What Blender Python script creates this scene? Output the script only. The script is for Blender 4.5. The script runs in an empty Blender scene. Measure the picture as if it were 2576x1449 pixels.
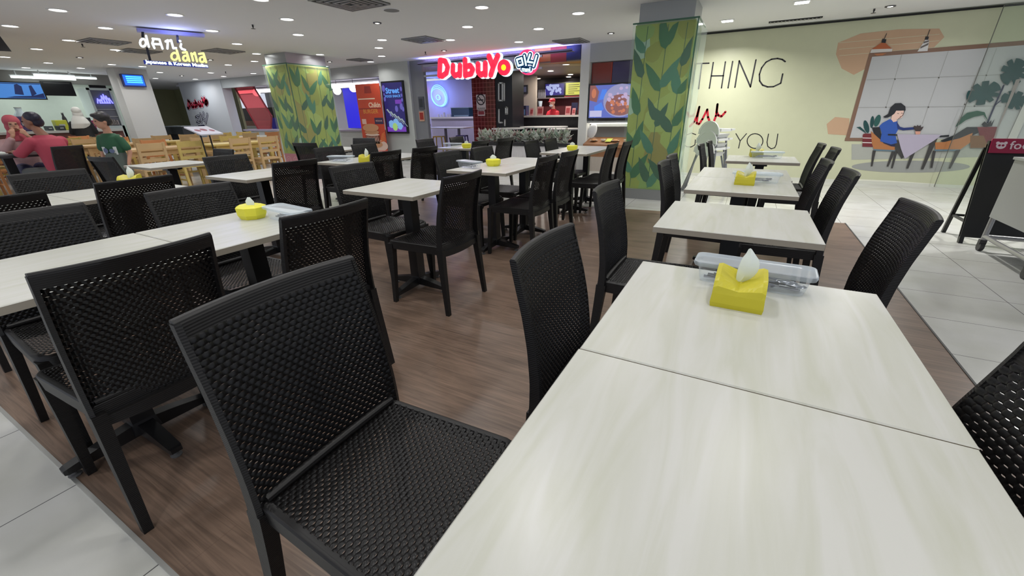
import bpy, bmesh, math, random
from mathutils import Vector, Matrix
random.seed(7)
S = bpy.context.scene
COL = S.collection
PI = math.pi

# ---------------------------------------------------------------- camera, world, exposure
EYE = Vector((0.0, 0.0, 1.2))
CAM_R = Vector((0.878934204, 0.476657502, -0.016501233))
CAM_U = Vector((-0.174913590, 0.354333690, 0.918614648))
CAM_F = Vector((-0.443711507, 0.804515545, -0.394809875))
FPX = 1022.97
cam = bpy.data.cameras.new('camera')
cam.sensor_fit = 'HORIZONTAL'; cam.sensor_width = 36.0; cam.lens = 36.0 * FPX / 2576.0
cam.clip_start = 0.02; cam.clip_end = 200
cam_o = bpy.data.objects.new('camera', cam); COL.objects.link(cam_o)
m = Matrix.Identity(4)
for i in range(3):
    m[i][0] = CAM_R[i]; m[i][1] = CAM_U[i]; m[i][2] = -CAM_F[i]; m[i][3] = EYE[i]
cam_o.matrix_world = m
S.camera = cam_o
S.view_settings.view_transform = 'Standard'
S.view_settings.look = 'None'
S.view_settings.gamma = 1.0
S.view_settings.use_curve_mapping = False
S.view_settings.exposure = 0.0
w = bpy.data.worlds.new('world'); S.world = w; w.use_nodes = True
w.node_tree.nodes['Background'].inputs[0].default_value = (0.80, 0.86, 1.0, 1)
w.node_tree.nodes['Background'].inputs[1].default_value = 0.80
S.cycles.max_bounces = 6; S.cycles.diffuse_bounces = 3; S.cycles.glossy_bounces = 3
S.cycles.transparent_max_bounces = 12; S.cycles.transmission_bounces = 3
S.cycles.sample_clamp_indirect = 3.0
S.cycles.use_denoising = True
LAMP_W = 5.2          # watts of one ceiling downlight

# ---------------------------------------------------------------- measuring helpers (real plane distances)
def ray(px, py):
    return (CAM_R * ((px - 1288) / FPX) - CAM_U * ((py - 724.5) / FPX) + CAM_F)
def F(px, py, Y):                      # point on the plane y = Y -> (x, z)
    d = ray(px, py); t = Y / d.y
    return (d.x * t, 1.2 + d.z * t)
def FX(px, py, X):                     # point on the plane x = X -> (y, z)
    d = ray(px, py); t = X / d.x
    return (d.y * t, 1.2 + d.z * t)
def G(px, py, z=0.0):                  # point at height z -> (x, y)
    d = ray(px, py); t = (z - 1.2) / d.z
    return (d.x * t, d.y * t)

# ---------------------------------------------------------------- materials
MATS = {}
def srgb(r, g, b):
    f = lambda c: (c / 255 / 12.92) if c / 255 <= 0.04045 else ((c / 255 + 0.055) / 1.055) ** 2.4
    return (f(r), f(g), f(b))
def mat(name, rgb, rough=0.5, metal=0.0, emit=0.0, ecol=None, bump=None, spec=None, var=0.0, coat=0.0, alpha=1.0):
    """procedural material: colour with slight noise variation, optional bump = (kind, scale, strength)"""
    if name in MATS: return MATS[name]
    M = bpy.data.materials.new(name); M.use_nodes = True; nt = M.node_tree; N = nt.nodes; Lk = nt.links
    b = N['Principled BSDF']
    b.inputs['Base Color'].default_value = (*rgb, 1); b.inputs['Roughness'].default_value = rough
    b.inputs['Metallic'].default_value = metal
    if spec is not None: b.inputs['Specular IOR Level'].default_value = spec
    if coat: b.inputs['Coat Weight'].default_value = coat; b.inputs['Coat Roughness'].default_value = 0.15
    if emit:
        b.inputs['Emission Color'].default_value = (*(ecol or rgb), 1); b.inputs['Emission Strength'].default_value = emit
    tc = N.new('ShaderNodeTexCoord')
    if var:
        n = N.new('ShaderNodeTexNoise'); n.inputs['Scale'].default_value = 6.0; n.inputs['Detail'].default_value = 3
        Lk.new(tc.outputs['Object'], n.inputs['Vector'])
        mx = N.new('ShaderNodeMix'); mx.data_type = 'RGBA'; mx.blend_type = 'MIX'
        mx.inputs[6].default_value = (*[c * (1 - var) for c in rgb], 1); mx.inputs[7].default_value = (*[min(1, c * (1 + var)) for c in rgb], 1)
        Lk.new(n.outputs['Fac'], mx.inputs[0]); Lk.new(mx.outputs[2], b.inputs['Base Color'])
    if bump:
        kind, sc, st = bump
        if kind == 'noise':
            n = N.new('ShaderNodeTexNoise'); n.inputs['Scale'].default_value = sc; out = n.outputs['Fac']
        else:
            n = N.new('ShaderNodeTexWave'); n.wave_type = 'BANDS'; n.bands_direction = kind; n.inputs['Scale'].default_value = sc
            n.inputs['Distortion'].default_value = 0.4; out = n.outputs['Fac']
        Lk.new(tc.outputs['Object'], n.inputs['Vector'])
        bp = N.new('ShaderNodeBump'); bp.inputs['Strength'].default_value = st; bp.inputs['Distance'].default_value = 0.003
        Lk.new(out, bp.inputs['Height']); Lk.new(bp.outputs['Normal'], b.inputs['Normal'])
    if alpha < 1: b.inputs['Alpha'].default_value = alpha
    MATS[name] = M; return M
def glassy(name, tint, clear=0.85, rough=0.05):
    if name in MATS: return MATS[name]
    M = bpy.data.materials.new(name); M.use_nodes = True; nt = M.node_tree; N = nt.nodes; Lk = nt.links
    N.remove(N['Principled BSDF'])
    t = N.new('ShaderNodeBsdfTransparent'); t.inputs[0].default_value = (*tint, 1)
    g = N.new('ShaderNodeBsdfPrincipled'); g.inputs['Base Color'].default_value = (*tint, 1); g.inputs['Roughness'].default_value = rough
    lw = N.new('ShaderNodeLayerWeight'); lw.inputs[0].default_value = 0.5; fr = N.new('ShaderNodeMath'); fr.operation = 'POWER'; fr.inputs[1].default_value = 4.0; Lk.new(lw.outputs['Facing'], fr.inputs[0])
    ad = N.new('ShaderNodeMath'); ad.operation = 'ADD'; ad.use_clamp = True; ad.inputs[1].default_value = 1 - clear
    ml = N.new('ShaderNodeMath'); ml.operation = 'MULTIPLY'; ml.inputs[1].default_value = 0.5; Lk.new(fr.outputs[0], ml.inputs[0]); Lk.new(ml.outputs[0], ad.inputs[0])
    mx = N.new('ShaderNodeMixShader'); Lk.new(ad.outputs[0], mx.inputs[0]); Lk.new(t.outputs[0], mx.inputs[1]); Lk.new(g.outputs[0], mx.inputs[2])
    Lk.new(mx.outputs[0], N['Material Output'].inputs[0]); MATS[name] = M; return M

# ---------------------------------------------------------------- mesh builder
class MB:
    def __init__(s): s.v = []; s.f = []; s.mi = []; s.cur = 0
    def quad(s, *pts):
        n = len(s.v); s.v += [tuple(p) for p in pts]; s.f.append(tuple(range(n, n + len(pts)))); s.mi.append(s.cur); return s
    def box(s, x0, x1, y0, y1, z0, z1):
        n = len(s.v)
        s.v += [(x0, y0, z0), (x1, y0, z0), (x1, y1, z0), (x0, y1, z0), (x0, y0, z1), (x1, y0, z1), (x1, y1, z1), (x0, y1, z1)]
        for q in ((0, 3, 2, 1), (4, 5, 6, 7), (0, 1, 5, 4), (1, 2, 6, 5), (2, 3, 7, 6), (3, 0, 4, 7)):
            s.f.append(tuple(n + i for i in q)); s.mi.append(s.cur)
        return s
    def hexa(s, b, t):                       # two quads (bottom, top), same winding
        n = len(s.v); s.v += [tuple(p) for p in b] + [tuple(p) for p in t]; k = len(b)
        s.f.append(tuple(n + i for i in reversed(range(k)))); s.f.append(tuple(n + k + i for i in range(k))); s.mi += [s.cur] * 2
        for i in range(k):
            j = (i + 1) % k; s.f.append((n + i, n + j, n + k + j, n + k + i)); s.mi.append(s.cur)
        return s
    def rings(s, rings, cap=True, closed=True):   # loft list of rings
        n = len(s.v); k = len(rings[0])
        for r in rings: s.v += [tuple(p) for p in r]
        for a in range(len(rings) - 1):
            for i in range(k if closed else k - 1):
                j = (i + 1) % k
                s.f.append((n + a * k + i, n + a * k + j, n + (a + 1) * k + j, n + (a + 1) * k + i)); s.mi.append(s.cur)
        if cap and closed:
            s.f.append(tuple(n + i for i in reversed(range(k)))); s.f.append(tuple(n + (len(rings) - 1) * k + i for i in range(k))); s.mi += [s.cur] * 2
        return s
    def tube(s, pts, r, k=8, cap=True):
        pts = [Vector(p) for p in pts]; rr = r if isinstance(r, (list, tuple)) else [r] * len(pts); R = []
        up = Vector((0, 0, 1)); prev = None
        for i, p in enumerate(pts):
            d = (pts[min(i + 1, len(pts) - 1)] - pts[max(i - 1, 0)]).normalized()
            a = prev if prev is not None else (up if abs(d.z) < 0.9 else Vector((1, 0, 0)))
            a = (a - d * a.dot(d)).normalized(); prev = a; b = d.cross(a)
            R.append([p + (a * math.cos(2 * PI * j / k) + b * math.sin(2 * PI * j / k)) * rr[i] for j in range(k)])
        return s.rings(R, cap)
    def lathe(s, prof, c=(0, 0, 0), k=20, cap=True):
        return s.rings([[(c[0] + r * math.cos(2 * PI * j / k), c[1] + r * math.sin(2 * PI * j / k), c[2] + z) for j in range(k)] for r, z in prof], cap)
    def ell(s, c, r, k=14, n=8, M=None):
        R = []
        for a in range(1, n):
            th = PI * a / n
            R.append([(r[0] * math.sin(th) * math.cos(2 * PI * j / k), r[1] * math.sin(th) * math.sin(2 * PI * j / k), -r[2] * math.cos(th)) for j in range(k)])
        if M is not None: R = [[tuple(M @ Vector(p)) for p in q] for q in R]
        return s.rings([[(c[0] + p[0], c[1] + p[1], c[2] + p[2]) for p in q] for q in R])
    def poly(s, P, d0, d1, T):               # 2D polygon extruded from depth d0 to d1, mapped by T(u, v, d)
        return s.hexa([T(u, v, d0) for u, v in P], [T(u, v, d1) for u, v in P])
    def stroke(s, P, wd, d0, d1, T, caps=True):
        for (a, b) in zip(P[:-1], P[1:]):
            dx, dy = b[0] - a[0], b[1] - a[1]; L = math.hypot(dx, dy) or 1e-6; nx, ny = -dy / L * wd / 2, dx / L * wd / 2
            s.poly([(a[0] + nx, a[1] + ny), (b[0] + nx, b[1] + ny), (b[0] - nx, b[1] - ny), (a[0] - nx, a[1] - ny)][::-1], d0, d1, T)
        if caps:
            for p in P: s.poly([(p[0] + wd / 2 * math.cos(2 * PI * j / 10), p[1] + wd / 2 * math.sin(2 * PI * j / 10)) for j in range(10)], d0, d1, T)
        return s
    def build(s, name, mats, parent=None, smooth=False):
        me = bpy.data.meshes.new(name); me.from_pydata(s.v, [], s.f)
        for mm in (mats if isinstance(mats, (list, tuple)) else [mats]): me.materials.append(mm)
        me.polygons.foreach_set('material_index', s.mi)
        if smooth: me.polygons.foreach_set('use_smooth', [True] * len(s.f))
        me.update()
        bm = bmesh.new(); bm.from_mesh(me); bmesh.ops.recalc_face_normals(bm, faces=bm.faces); bm.to_mesh(me); bm.free()
        if smooth:
            try: me.set_sharp_from_angle(angle=math.radians(50))
            except Exception: pass
        o = bpy.data.objects.new(name, me); COL.objects.link(o)
        if parent is not None: o.parent = parent
        return o
def wallT(Y):  return lambda u, v, d: (u, Y - d, v)          # facing -y
def wallTX(X): return lambda u, v, d: (X + d, u, v)          # facing +x
def flatT(z):  return lambda u, v, d: (u, v, z + d)
def text_polys(txt, size, mb, T, d0, d1, bold=0.0, align='CENTER'):
    """write text as solid letters into mb"""
    c = bpy.data.curves.new('t', 'FONT'); c.body = txt; c.size = size; c.align_x = align; c.extrude = 0.5; c.offset = bold; c.resolution_u = 2
    o = bpy.data.objects.new('t', c); COL.objects.link(o)
    dg = bpy.context.evaluated_depsgraph_get(); me = bpy.data.meshes.new_from_object(o.evaluated_get(dg))
    n = len(mb.v)
    for v in me.vertices: mb.v.append(tuple(T(v.co.x, v.co.y, d0 if v.co.z < 0 else d1)))
    for p in me.polygons: mb.f.append(tuple(n + i for i in p.vertices)); mb.mi.append(mb.cur)
    bpy.data.objects.remove(o); bpy.data.curves.remove(c); bpy.data.meshes.remove(me)
    return mb

# ---------------------------------------------------------------- things, parts, copies
def thing(name, label, cat, loc=(0, 0, 0), rz=0.0, group=None):
    o = bpy.data.objects.new(name, None); COL.objects.link(o); o.empty_display_size = 0.1
    o.location = loc; o.rotation_euler = (0, 0, rz); return tag(o, label, cat, group)
def tag(o, label, cat, group=None, kind=None):
    o['label'] = label; o['category'] = cat
    if group: o['group'] = group
    if kind: o['kind'] = kind
    return o
def struct(o, label=None):
    o['kind'] = 'structure'
    if label: o['label'] = label
    return o
def dup(root, loc, rz, label, group=None):
    r = root.copy(); COL.objects.link(r); r.location = loc; r.rotation_euler = (0, 0, rz); r['label'] = label
    if group: r['group'] = group
    def rec(a, b):
        for ch in list(a.children):
            c = ch.copy(); COL.objects.link(c); c.parent = b; rec(ch, c)
    rec(root, r); return r
ORD = ['first', 'second', 'third', 'fourth', 'fifth', 'sixth', 'seventh', 'eighth', 'ninth', 'tenth', 'eleventh', 'twelfth', 'thirteenth', 'fourteenth', 'fifteenth', 'sixteenth']
def project(p):
    d = Vector(p) - EYE; z = d.dot(CAM_F)
    return (1288 + FPX * d.dot(CAM_R) / z, 724.5 - FPX * d.dot(CAM_U) / z) if z > 0.05 else (-9999, -9999)
# ================================================================ ROOM
ZC = 2.46; YM = 9.05; YF = 9.1
# ---- floor: pale tiles with grout lines, and the brown plank area
def tile_mat():
    M = bpy.data.materials.new('floor_tiles'); M.use_nodes = True; N = M.node_tree.nodes; L = M.node_tree.links; b = N['Principled BSDF']
    tc = N.new('ShaderNodeTexCoord'); mp = N.new('ShaderNodeMapping'); mp.inputs['Location'].default_value = (1.9, -2.70 + 0.49 * 20, 0); L.new(tc.outputs['Object'], mp.inputs[0])
    br = N.new('ShaderNodeTexBrick'); br.offset = 0.0; br.squash = 1.0
    br.inputs['Scale'].default_value = 1.0; br.inputs['Mortar Size'].default_value = 0.0022; br.inputs['Brick Width'].default_value = 0.6; br.inputs['Row Height'].default_value = 0.49
    br.inputs['Mortar Smooth'].default_value = 0.1
    L.new(mp.outputs[0], br.inputs['Vector'])
    n = N.new('ShaderNodeTexNoise'); n.inputs['Scale'].default_value = 2.5; n.inputs['Detail'].default_value = 6; L.new(tc.outputs['Object'], n.inputs['Vector'])
    r = N.new('ShaderNodeValToRGB'); r.color_ramp.elements[0].position = 0.35; r.color_ramp.elements[0].color = (0.47, 0.47, 0.43, 1); r.color_ramp.elements[1].position = 0.65; r.color_ramp.elements[1].color = (0.55, 0.55, 0.53, 1)
    L.new(n.outputs['Fac'], r.inputs[0])
    mx = N.new('ShaderNodeMix'); mx.data_type = 'RGBA'; mx.inputs[7].default_value = (0.10, 0.10, 0.10, 1); L.new(br.outputs['Fac'], mx.inputs[0]); L.new(r.outputs[0], mx.inputs[6])
    L.new(mx.outputs[2], b.inputs['Base Color']); b.inputs['Roughness'].default_value = 0.22
    return M
def plank_mat():
    M = bpy.data.materials.new('floor_planks'); M.use_nodes = True; N = M.node_tree.nodes; L = M.node_tree.links; b = N['Principled BSDF']
    tc = N.new('ShaderNodeTexCoord'); mp = N.new('ShaderNodeMapping'); mp.inputs['Scale'].default_value = (1.0, 26.0, 1.0); L.new(tc.outputs['Object'], mp.inputs[0])
    n = N.new('ShaderNodeTexNoise'); n.inputs['Scale'].default_value = 3.0; n.inputs['Detail'].default_value = 8; n.inputs['Distortion'].default_value = 1.2; L.new(mp.outputs[0], n.inputs['Vector'])
    mp2 = N.new('ShaderNodeMapping'); mp2.inputs['Scale'].default_value = (1.2, 4.0, 1.0); L.new(tc.outputs['Object'], mp2.inputs[0])
    n2 = N.new('ShaderNodeTexNoise'); n2.inputs['Scale'].default_value = 1.2; n2.inputs['Detail'].default_value = 3; n2.inputs['Distortion'].default_value = 2.0; L.new(mp2.outputs[0], n2.inputs['Vector'])
    r = N.new('ShaderNodeValToRGB'); e = r.color_ramp.elements
    e[0].position = 0.30; e[0].color = (0.080, 0.053, 0.038, 1); e[1].position = 0.72; e[1].color = (0.262, 0.176, 0.128, 1)
    a = N.new('ShaderNodeMath'); a.operation = 'MULTIPLY_ADD'; a.inputs[1].default_value = 0.6; L.new(n.outputs['Fac'], a.inputs[0])
    s = N.new('ShaderNodeMath'); s.operation = 'MULTIPLY'; s.inputs[1].default_value = 0.4; L.new(n2.outputs['Fac'], s.inputs[0]); L.new(s.outputs[0], a.inputs[2])
    L.new(a.outputs[0], r.inputs[0])
    br = N.new('ShaderNodeTexBrick'); br.offset = 0.4; br.inputs['Scale'].default_value = 1.0; br.inputs['Mortar Size'].default_value = 0.0012; br.inputs['Brick Width'].default_value = 1.22; br.inputs['Row Height'].default_value = 0.18
    L.new(tc.outputs['Object'], br.inputs['Vector'])
    mx = N.new('ShaderNodeMix'); mx.data_type = 'RGBA'; mx.inputs[7].default_value = (0.09, 0.055, 0.038, 1)
    f2 = N.new('ShaderNodeMath'); f2.operation = 'MULTIPLY'; f2.inputs[1].default_value = 0.45; L.new(br.outputs['Fac'], f2.inputs[0])
    L.new(f2.outputs[0], mx.inputs[0]); L.new(r.outputs[0], mx.inputs[6]); L.new(mx.outputs[2], b.inputs['Base Color']); b.inputs['Roughness'].default_value = 0.34
    return M
mb = MB(); mb.box(-24, 7, -3.5, 18, -0.12, 0.0)
struct(mb.build('floor', tile_mat()), 'pale square floor tiles with thin dark grout lines')
P = [(1.13, 0.19), (1.13, 5.72), (-1.3, 5.46), (-3.1, 5.15), (-4.9, 4.95), (-4.9, 0.19)]
mb = MB(); mb.poly(P, 0.0, 0.003, flatT(0.0)); struct(mb.build('floor_planks', plank_mat()), 'brown wood plank flooring under the dining tables')
mb = MB(); mb.box(-4.9, 1.13, 0.178, 0.19, 0.0, 0.006); struct(mb.build('trim_1', mat('alu_trim', (0.55, 0.55, 0.53), 0.35, 0.8)), 'thin metal edging strip between tiles and planks')
mb = MB(); mb.box(1.13, 1.14, 0.178, 5.72, 0.0, 0.006); struct(mb.build('trim_2', mat('dark_trim', (0.03, 0.03, 0.03), 0.5)), 'dark edging strip along the plank area')
# ---- ceiling
mb = MB(); mb.box(-24, 7, -3.5, YF + 0.05, ZC, ZC + 0.1)
struct(mb.build('ceiling', mat('ceiling_paint', srgb(222, 222, 222), 0.8, bump=('noise', 40, 0.05))), 'flat light grey ceiling')
mb = MB(); mb.box(-24, -18.9, YF + 0.05, 11.2, ZC, ZC + 0.1); struct(mb.build('ceiling_corridor', MATS['ceiling_paint']), 'corridor ceiling beyond the white column')
# ---- mural wall (right, back)
wallm = mat('mural_wall_vinyl', srgb(194, 196, 166), 0.38, var=0.04)
mb = MB(); mb.box(-2.15, 7, YM, YM + 0.2, 0.0, ZC + 0.02); struct(mb.build('wall_back', wallm), 'olive cream wall with printed cafe mural')
mb = MB(); mb.box(-1.2, 7, YM - 0.03, YM - 0.001, ZC - 0.035, ZC - 0.012); struct(mb.build('trim_3', mat('black_trim', (0.01, 0.01, 0.01), 0.8)), 'thin dark trim between wall and ceiling')  # thin black trim strip along the top of the wall
mb = MB(); mb.box(-2.15, 7, YM - 0.012, YM - 0.001, 0.0, 0.05); struct(mb.build('baseboard_back', mat('pale_skirting', srgb(205, 206, 195), 0.4)), 'low pale skirting under the mural wall')
# ---- columns wrapped in a bamboo leaf print behind glass
LEAF = [(0, 0), (0.16, 0.12), (0.2, 0.34), (0.13, 0.7), (0, 1.0), (-0.13, 0.7), (-0.2, 0.34), (-0.16, 0.12)]
def leaf_pts(cx, cy, L, ang, wd=1.0):
    c, s = math.cos(ang), math.sin(ang)
    return [(cx + (x * wd * L * 1.25) * c - (y * L) * s, cy + (x * wd * L * 1.25) * s + (y * L) * c) for x, y in LEAF]
def bamboo_face(root, T, W, z0, z1, seed, dense=1.0):
    rnd = random.Random(seed)
    bg = MB()
    bg.poly([(0, z0), (W, z0), (W, z1), (0, z1)], 0, 0.004, T); bg.build('print_background', mat('print_green', srgb(176, 180, 72), 0.45), root)
    pt = MB()                          # lighter and darker patches
    cols = [srgb(186, 196, 96), srgb(164, 162, 54), srgb(186, 208, 186), srgb(156, 182, 92), srgb(170, 150, 64)]
    mats = [mat('print_patch_%s' % n, c, 0.45) for n, c in zip(('lime', 'olive', 'mist', 'grass', 'ochre'), cols)]
    def clip(P):
        return [(min(max(x, 0.004), W - 0.004), min(max(y, z0 + 0.004), z1 - 0.004)) for x, y in P]
    k = 0; z = z0
    while z < z1:
        for j in range(2):
            pt.cur = rnd.randrange(5); x = rnd.uniform(0, W); a = rnd.uniform(-0.9, 0.9); k += 1
            pt.poly(clip(leaf_pts(x, z - 0.1, rnd.uniform(0.3, 0.55), a, 1.3)), 0.0042 + 0.00005 * (k % 30), 0.0058 + 0.00005 * (k % 30), T)
        z += 0.22
    pt.build('print_patches', mats, root)
    st = MB(); lf = MB()
    dk = [mat('leaf_dark', srgb(30, 92, 58), 0.45), mat('leaf_mid', srgb(34, 112, 60), 0.45), mat('leaf_teal', srgb(60, 130, 100), 0.45)]
    n = max(2, round(W / 0.25 * dense)); kk = 0
    for i in range(n):
        x0 = W * (i + 0.5) / n + rnd.uniform(-0.02, 0.02); slope = rnd.uniform(0.0, 0.05)
        st.stroke([(x0, z0 + 0.02), (min(W - .01, x0 + slope * 2), z1 - 0.02)], 0.007, 0.0075, 0.0085, T, False)
        z = z0 + rnd.uniform(0.02, 0.18)
        while z < z1 - 0.2:
            xx = x0 + slope * 2 * (z - z0) / (z1 - z0)
            for sgn in ((-1, 1) if rnd.random() < 0.55 else (rnd.choice((-1, 1)),)):
                zz = z + rnd.uniform(-0.06, 0.06)
                lf.cur = rnd.choice((0, 0, 1, 1, 2)); kk += 1
                P = clip(leaf_pts(xx, zz, rnd.uniform(0.32, 0.42), sgn * rnd.uniform(0.22, 0.75) * -1, 0.62))
                lf.poly(P, 0.0086 + 0.00004 * (kk % 20), 0.0096 + 0.00004 * (kk % 20), T)
            z += rnd.uniform(0.34, 0.50)
    st.build('stem_print', dk[0], root); lf.build('leaf_print', dk, root)
def bamboo_column(label, x0, x1, y0, y1, seed, zg, zt=2.24, pink=False, reveal=0.0, fin=0.0):
    o = thing('bamboo_column', label, 'column', (x0, y0, 0))
    W, D = x1 - x0, y1 - y0
    mb = MB(); mb.box(0.012, W - 0.012, 0.012, D - 0.012, 0, zt); mb.build('core', mat('column_core', srgb(170, 180, 150), 0.6), o)
    Tf = lambda u, v, d: (u, 0.012 - d, v)
    Tr = lambda u, v, d: (W - 0.012 + d, u, v)
    bamboo_face(o, Tf, W, zg, zt - 0.02, seed)
    bamboo_face(o, Tr, D, zg, zt - 0.02, seed + 1)
    if pink:
        b = MB(); b.box(0.001, W - .001, 0.0, 0.01, 0.08, zg); b.box(W - .01, W, 0.0, D, 0.08, zg); b.build('pink_base_print', mat('print_pink', srgb(205, 140, 155), 0.45), o)
        r = MB()
        for i in range(int(D / 0.26)):
            for rr in (0.09, 0.045):
                r.stroke([(0.13 + i * 0.26 + rr * math.cos(t * PI / 8), zg - 0.16 + rr * math.sin(t * PI / 8)) for t in range(17)], 0.008, 0.012, 0.014, Tr, False)
        for i in range(int(W / 0.26)):
            for rr in (0.09, 0.045):
                r.stroke([(0.13 + i * 0.26 + rr * math.cos(t * PI / 8), zg - 0.16 + rr * math.sin(t * PI / 8)) for t in range(17)], 0.008, 0.012, 0.014, Tf, False)
        r.build('scroll_print', mat('print_pink_pale', srgb(235, 190, 200), 0.45), o)
    pl = MB(); pl.box(-0.02, W + 0.02, -0.02, D + 0.02, 0, zg if not pink else 0.08); pl.build('plinth', mat('plinth_grey', srgb(150, 152, 152), 0.4, 0.2), o)
    gl = MB(); gl.box(-0.025, W + 0.03, -0.03, -0.022, zg, zt); gl.box(W + 0.03, W + 0.038, -0.03, D + fin, zg, zt); gl.build('glass_panel', glassy('column_glass', (0.95, 1.0, 0.97), 0.95), o)
    tr = MB(); tr.box(-0.03, W + 0.04, -0.035, -0.02, zt - 0.012, zt + 0.004)
    tr.box(W + 0.028, W + 0.042, -0.03, D, zt - 0.012, zt + 0.004); tr.box(W + 0.024, W + 0.036, -0.036, -0.02, zg, zt)
    tr.build('glass_edge', mat('glass_edge', srgb(70, 110, 90), 0.3, 0.3), o)
    cp = MB(); cp.box(0.03, W - 0.03, 0.03, D - 0.03, zt, ZC); cp.build('metal_cap', mat('brushed_cap', srgb(165, 168, 170), 0.3, 0.6), o)
    return o
bamboo_column('square column behind glass with green bamboo leaf print, beside the mural wall', -1.53, -0.80, 6.24, 6.97, 11, 0.145, fin=0.30)
bamboo_column('square column with green bamboo leaf print above a pink scroll band, near the wooden chairs', -9.56, -8.80, 6.3, 7.35, 21, 0.42, 2.25, True)

# ---- ceiling downlights
ring_m = mat('lamp_ring', srgb(225, 225, 225), 0.4)
lens_m = mat('lamp_lens', (1, 1, 1), 0.4, emit=9.0, ecol=(1.0, 0.98, 0.95))
small_m = mat('spot_lens', (1, 1, 1), 0.4, emit=7.0, ecol=(1.0, 0.95, 0.88))
ld = bpy.data.lights.new('downlight_glow', 'AREA'); ld.shape = 'DISK'; ld.size = 0.15; ld.energy = LAMP_W; ld.color = (1.0, 0.985, 0.96); ld.spread = math.radians(150)
dl = thing('downlight', '', 'ceiling light', (0, 0, ZC), 0, 'recessed downlights in the grey ceiling')
mb = MB(); mb.lathe([(0.082, 0.0), (0.105, 0.0), (0.105, -0.004), (0.100, -0.008), (0.085, -0.008), (0.080, -0.002), (0.078, -0.001)], k=24, cap=False); mb.build('trim_ring', ring_m, dl, True)
mb = MB(); mb.lathe([(0.0, -0.003), (0.078, -0.003)], k=24, cap=False); mb.build('lens', lens_m, dl)
lo = bpy.data.objects.new('lamp', ld); COL.objects.link(lo); lo.parent = dl; lo.location = (0, 0, -0.012)
LP = [(145,25),(440,37),(265,70),(25,65),(533,77),(173,101),(92,123),(596,110),(290,125),(1212,18),(722,48),(750,87),(1176,67),(1355,72),(1455,33),(961,100),(953,120),(960,141),(955,158),(1133,100),(1305,105),(645,135),(805,137),(655,-2),(281,162),(121,158),(65,170),(203,171),(402,182),(12,143),(574,163),(530,183),(833,168),(645,163+22),(200,171),(358,167),(492,199),(563,192),(640,152+2),(391,197)]
pts = []
for p in LP:
    q = G(p[0], p[1], ZC); q = (q[0], min(q[1], 8.62) if q[1] < YF + 0.5 else q[1])
    if all(math.hypot(q[0] - r[0], q[1] - r[1]) > 0.3 for r in pts) and q[1] < YF - 0.1: pts.append(q)
# rows that light the part of the hall behind and beside the camera (same lamps, same spacing)
hid = [(-0.6, 5.2), (-1.5, 4.3), (-2.5, 3.4), (-3.4, 2.4), (-4.4, 1.6), (-0.7, 3.4), (-1.6, 2.4), (-2.5, 1.4), (0.3, 2.4), (-0.7, 1.5), (0.3, 0.5), (-1.6, 0.5), (-3.5, 0.6), (-5.5, 0.8),
       (-0.7, -0.6), (-2.6, -0.6), (1.3, -0.5), (-4.6, -0.4), (-4.3, 3.4), (-5.5, 2.4), (1.3, 1.4), (-7, 0.9), (-9.2, 0.6), (-11.5, 1.2), (0.4, -1.8), (-3.4, -1.8)]
allp = [(p, True) for p in pts] + [(p, False) for p in hid]
seen_rows = sorted(pts, key=lambda p: project((p[0], p[1], ZC))[1])
labels = {}
bands = {}
for p in pts:
    u, v = project((p[0], p[1], ZC)); bands.setdefault(int(max(v, 0) // 22), []).append((u, p))
bn = sorted(bands)
for bi, b in enumerate(bn):
    L = sorted(bands[b])
    for i, (u, p) in enumerate(L):
        labels[p] = 'round ceiling downlight, %s from the left in the %s band of lights from the top' % (ORD[i], ORD[bi])
first = True
for i, (p, vis) in enumerate(allp):
    lab = labels.get(p, 'round ceiling downlight above the tables, outside the view')
    if first: dl.location = (p[0], p[1], ZC); dl['label'] = lab; first = False
    else: dup(dl, (p[0], p[1], ZC), 0, lab)
# square lamps near the mural wall
ld2 = ld.copy(); ld2.energy = LAMP_W * 1.6; ld2.shape = 'SQUARE'
sq = thing('square_downlight', 'square glowing ceiling lamp nearest the bamboo column by the mural', 'ceiling light', (0, 0, ZC), 0, 'square ceiling lamps by the mural wall')
mb = MB(); mb.box(-0.10, 0.10, -0.10, 0.10, -0.008, 0.0); mb.build('trim_ring', ring_m, sq)
mb = MB(); mb.box(-0.078, 0.078, -0.078, 0.078, -0.0095, -0.0082); mb.build('lens', lens_m, sq)
lo = bpy.data.objects.new('lamp', ld2); COL.objects.link(lo); lo.parent = sq; lo.location = (0, 0, -0.014)
x, y = G(1830, 52, ZC); sq.location = (x, y, ZC)
x, y = G(2018, 5, ZC); dup(sq, (x, y, ZC), 0, 'square glowing ceiling lamp at the top edge, above the olive wall')
dup(sq, (2.3, 7.9, ZC), 0, 'added square ceiling lamp above the mural, outside the view'); ld3 = ld2.copy(); ld3.energy = LAMP_W * 8; [setattr(c_, 'data', ld3) for c_ in sq.children if c_.type == 'LIGHT']  # unseen square lamps added from here on to brighten the mural wall
dup(sq, (1.4, 6.0, ZC), 0, 'added square ceiling lamp above the right table row, outside the view')
dup(sq, (3.4, 6.2, ZC), 0, 'added square ceiling lamp above the trolley, outside the view')
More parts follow.
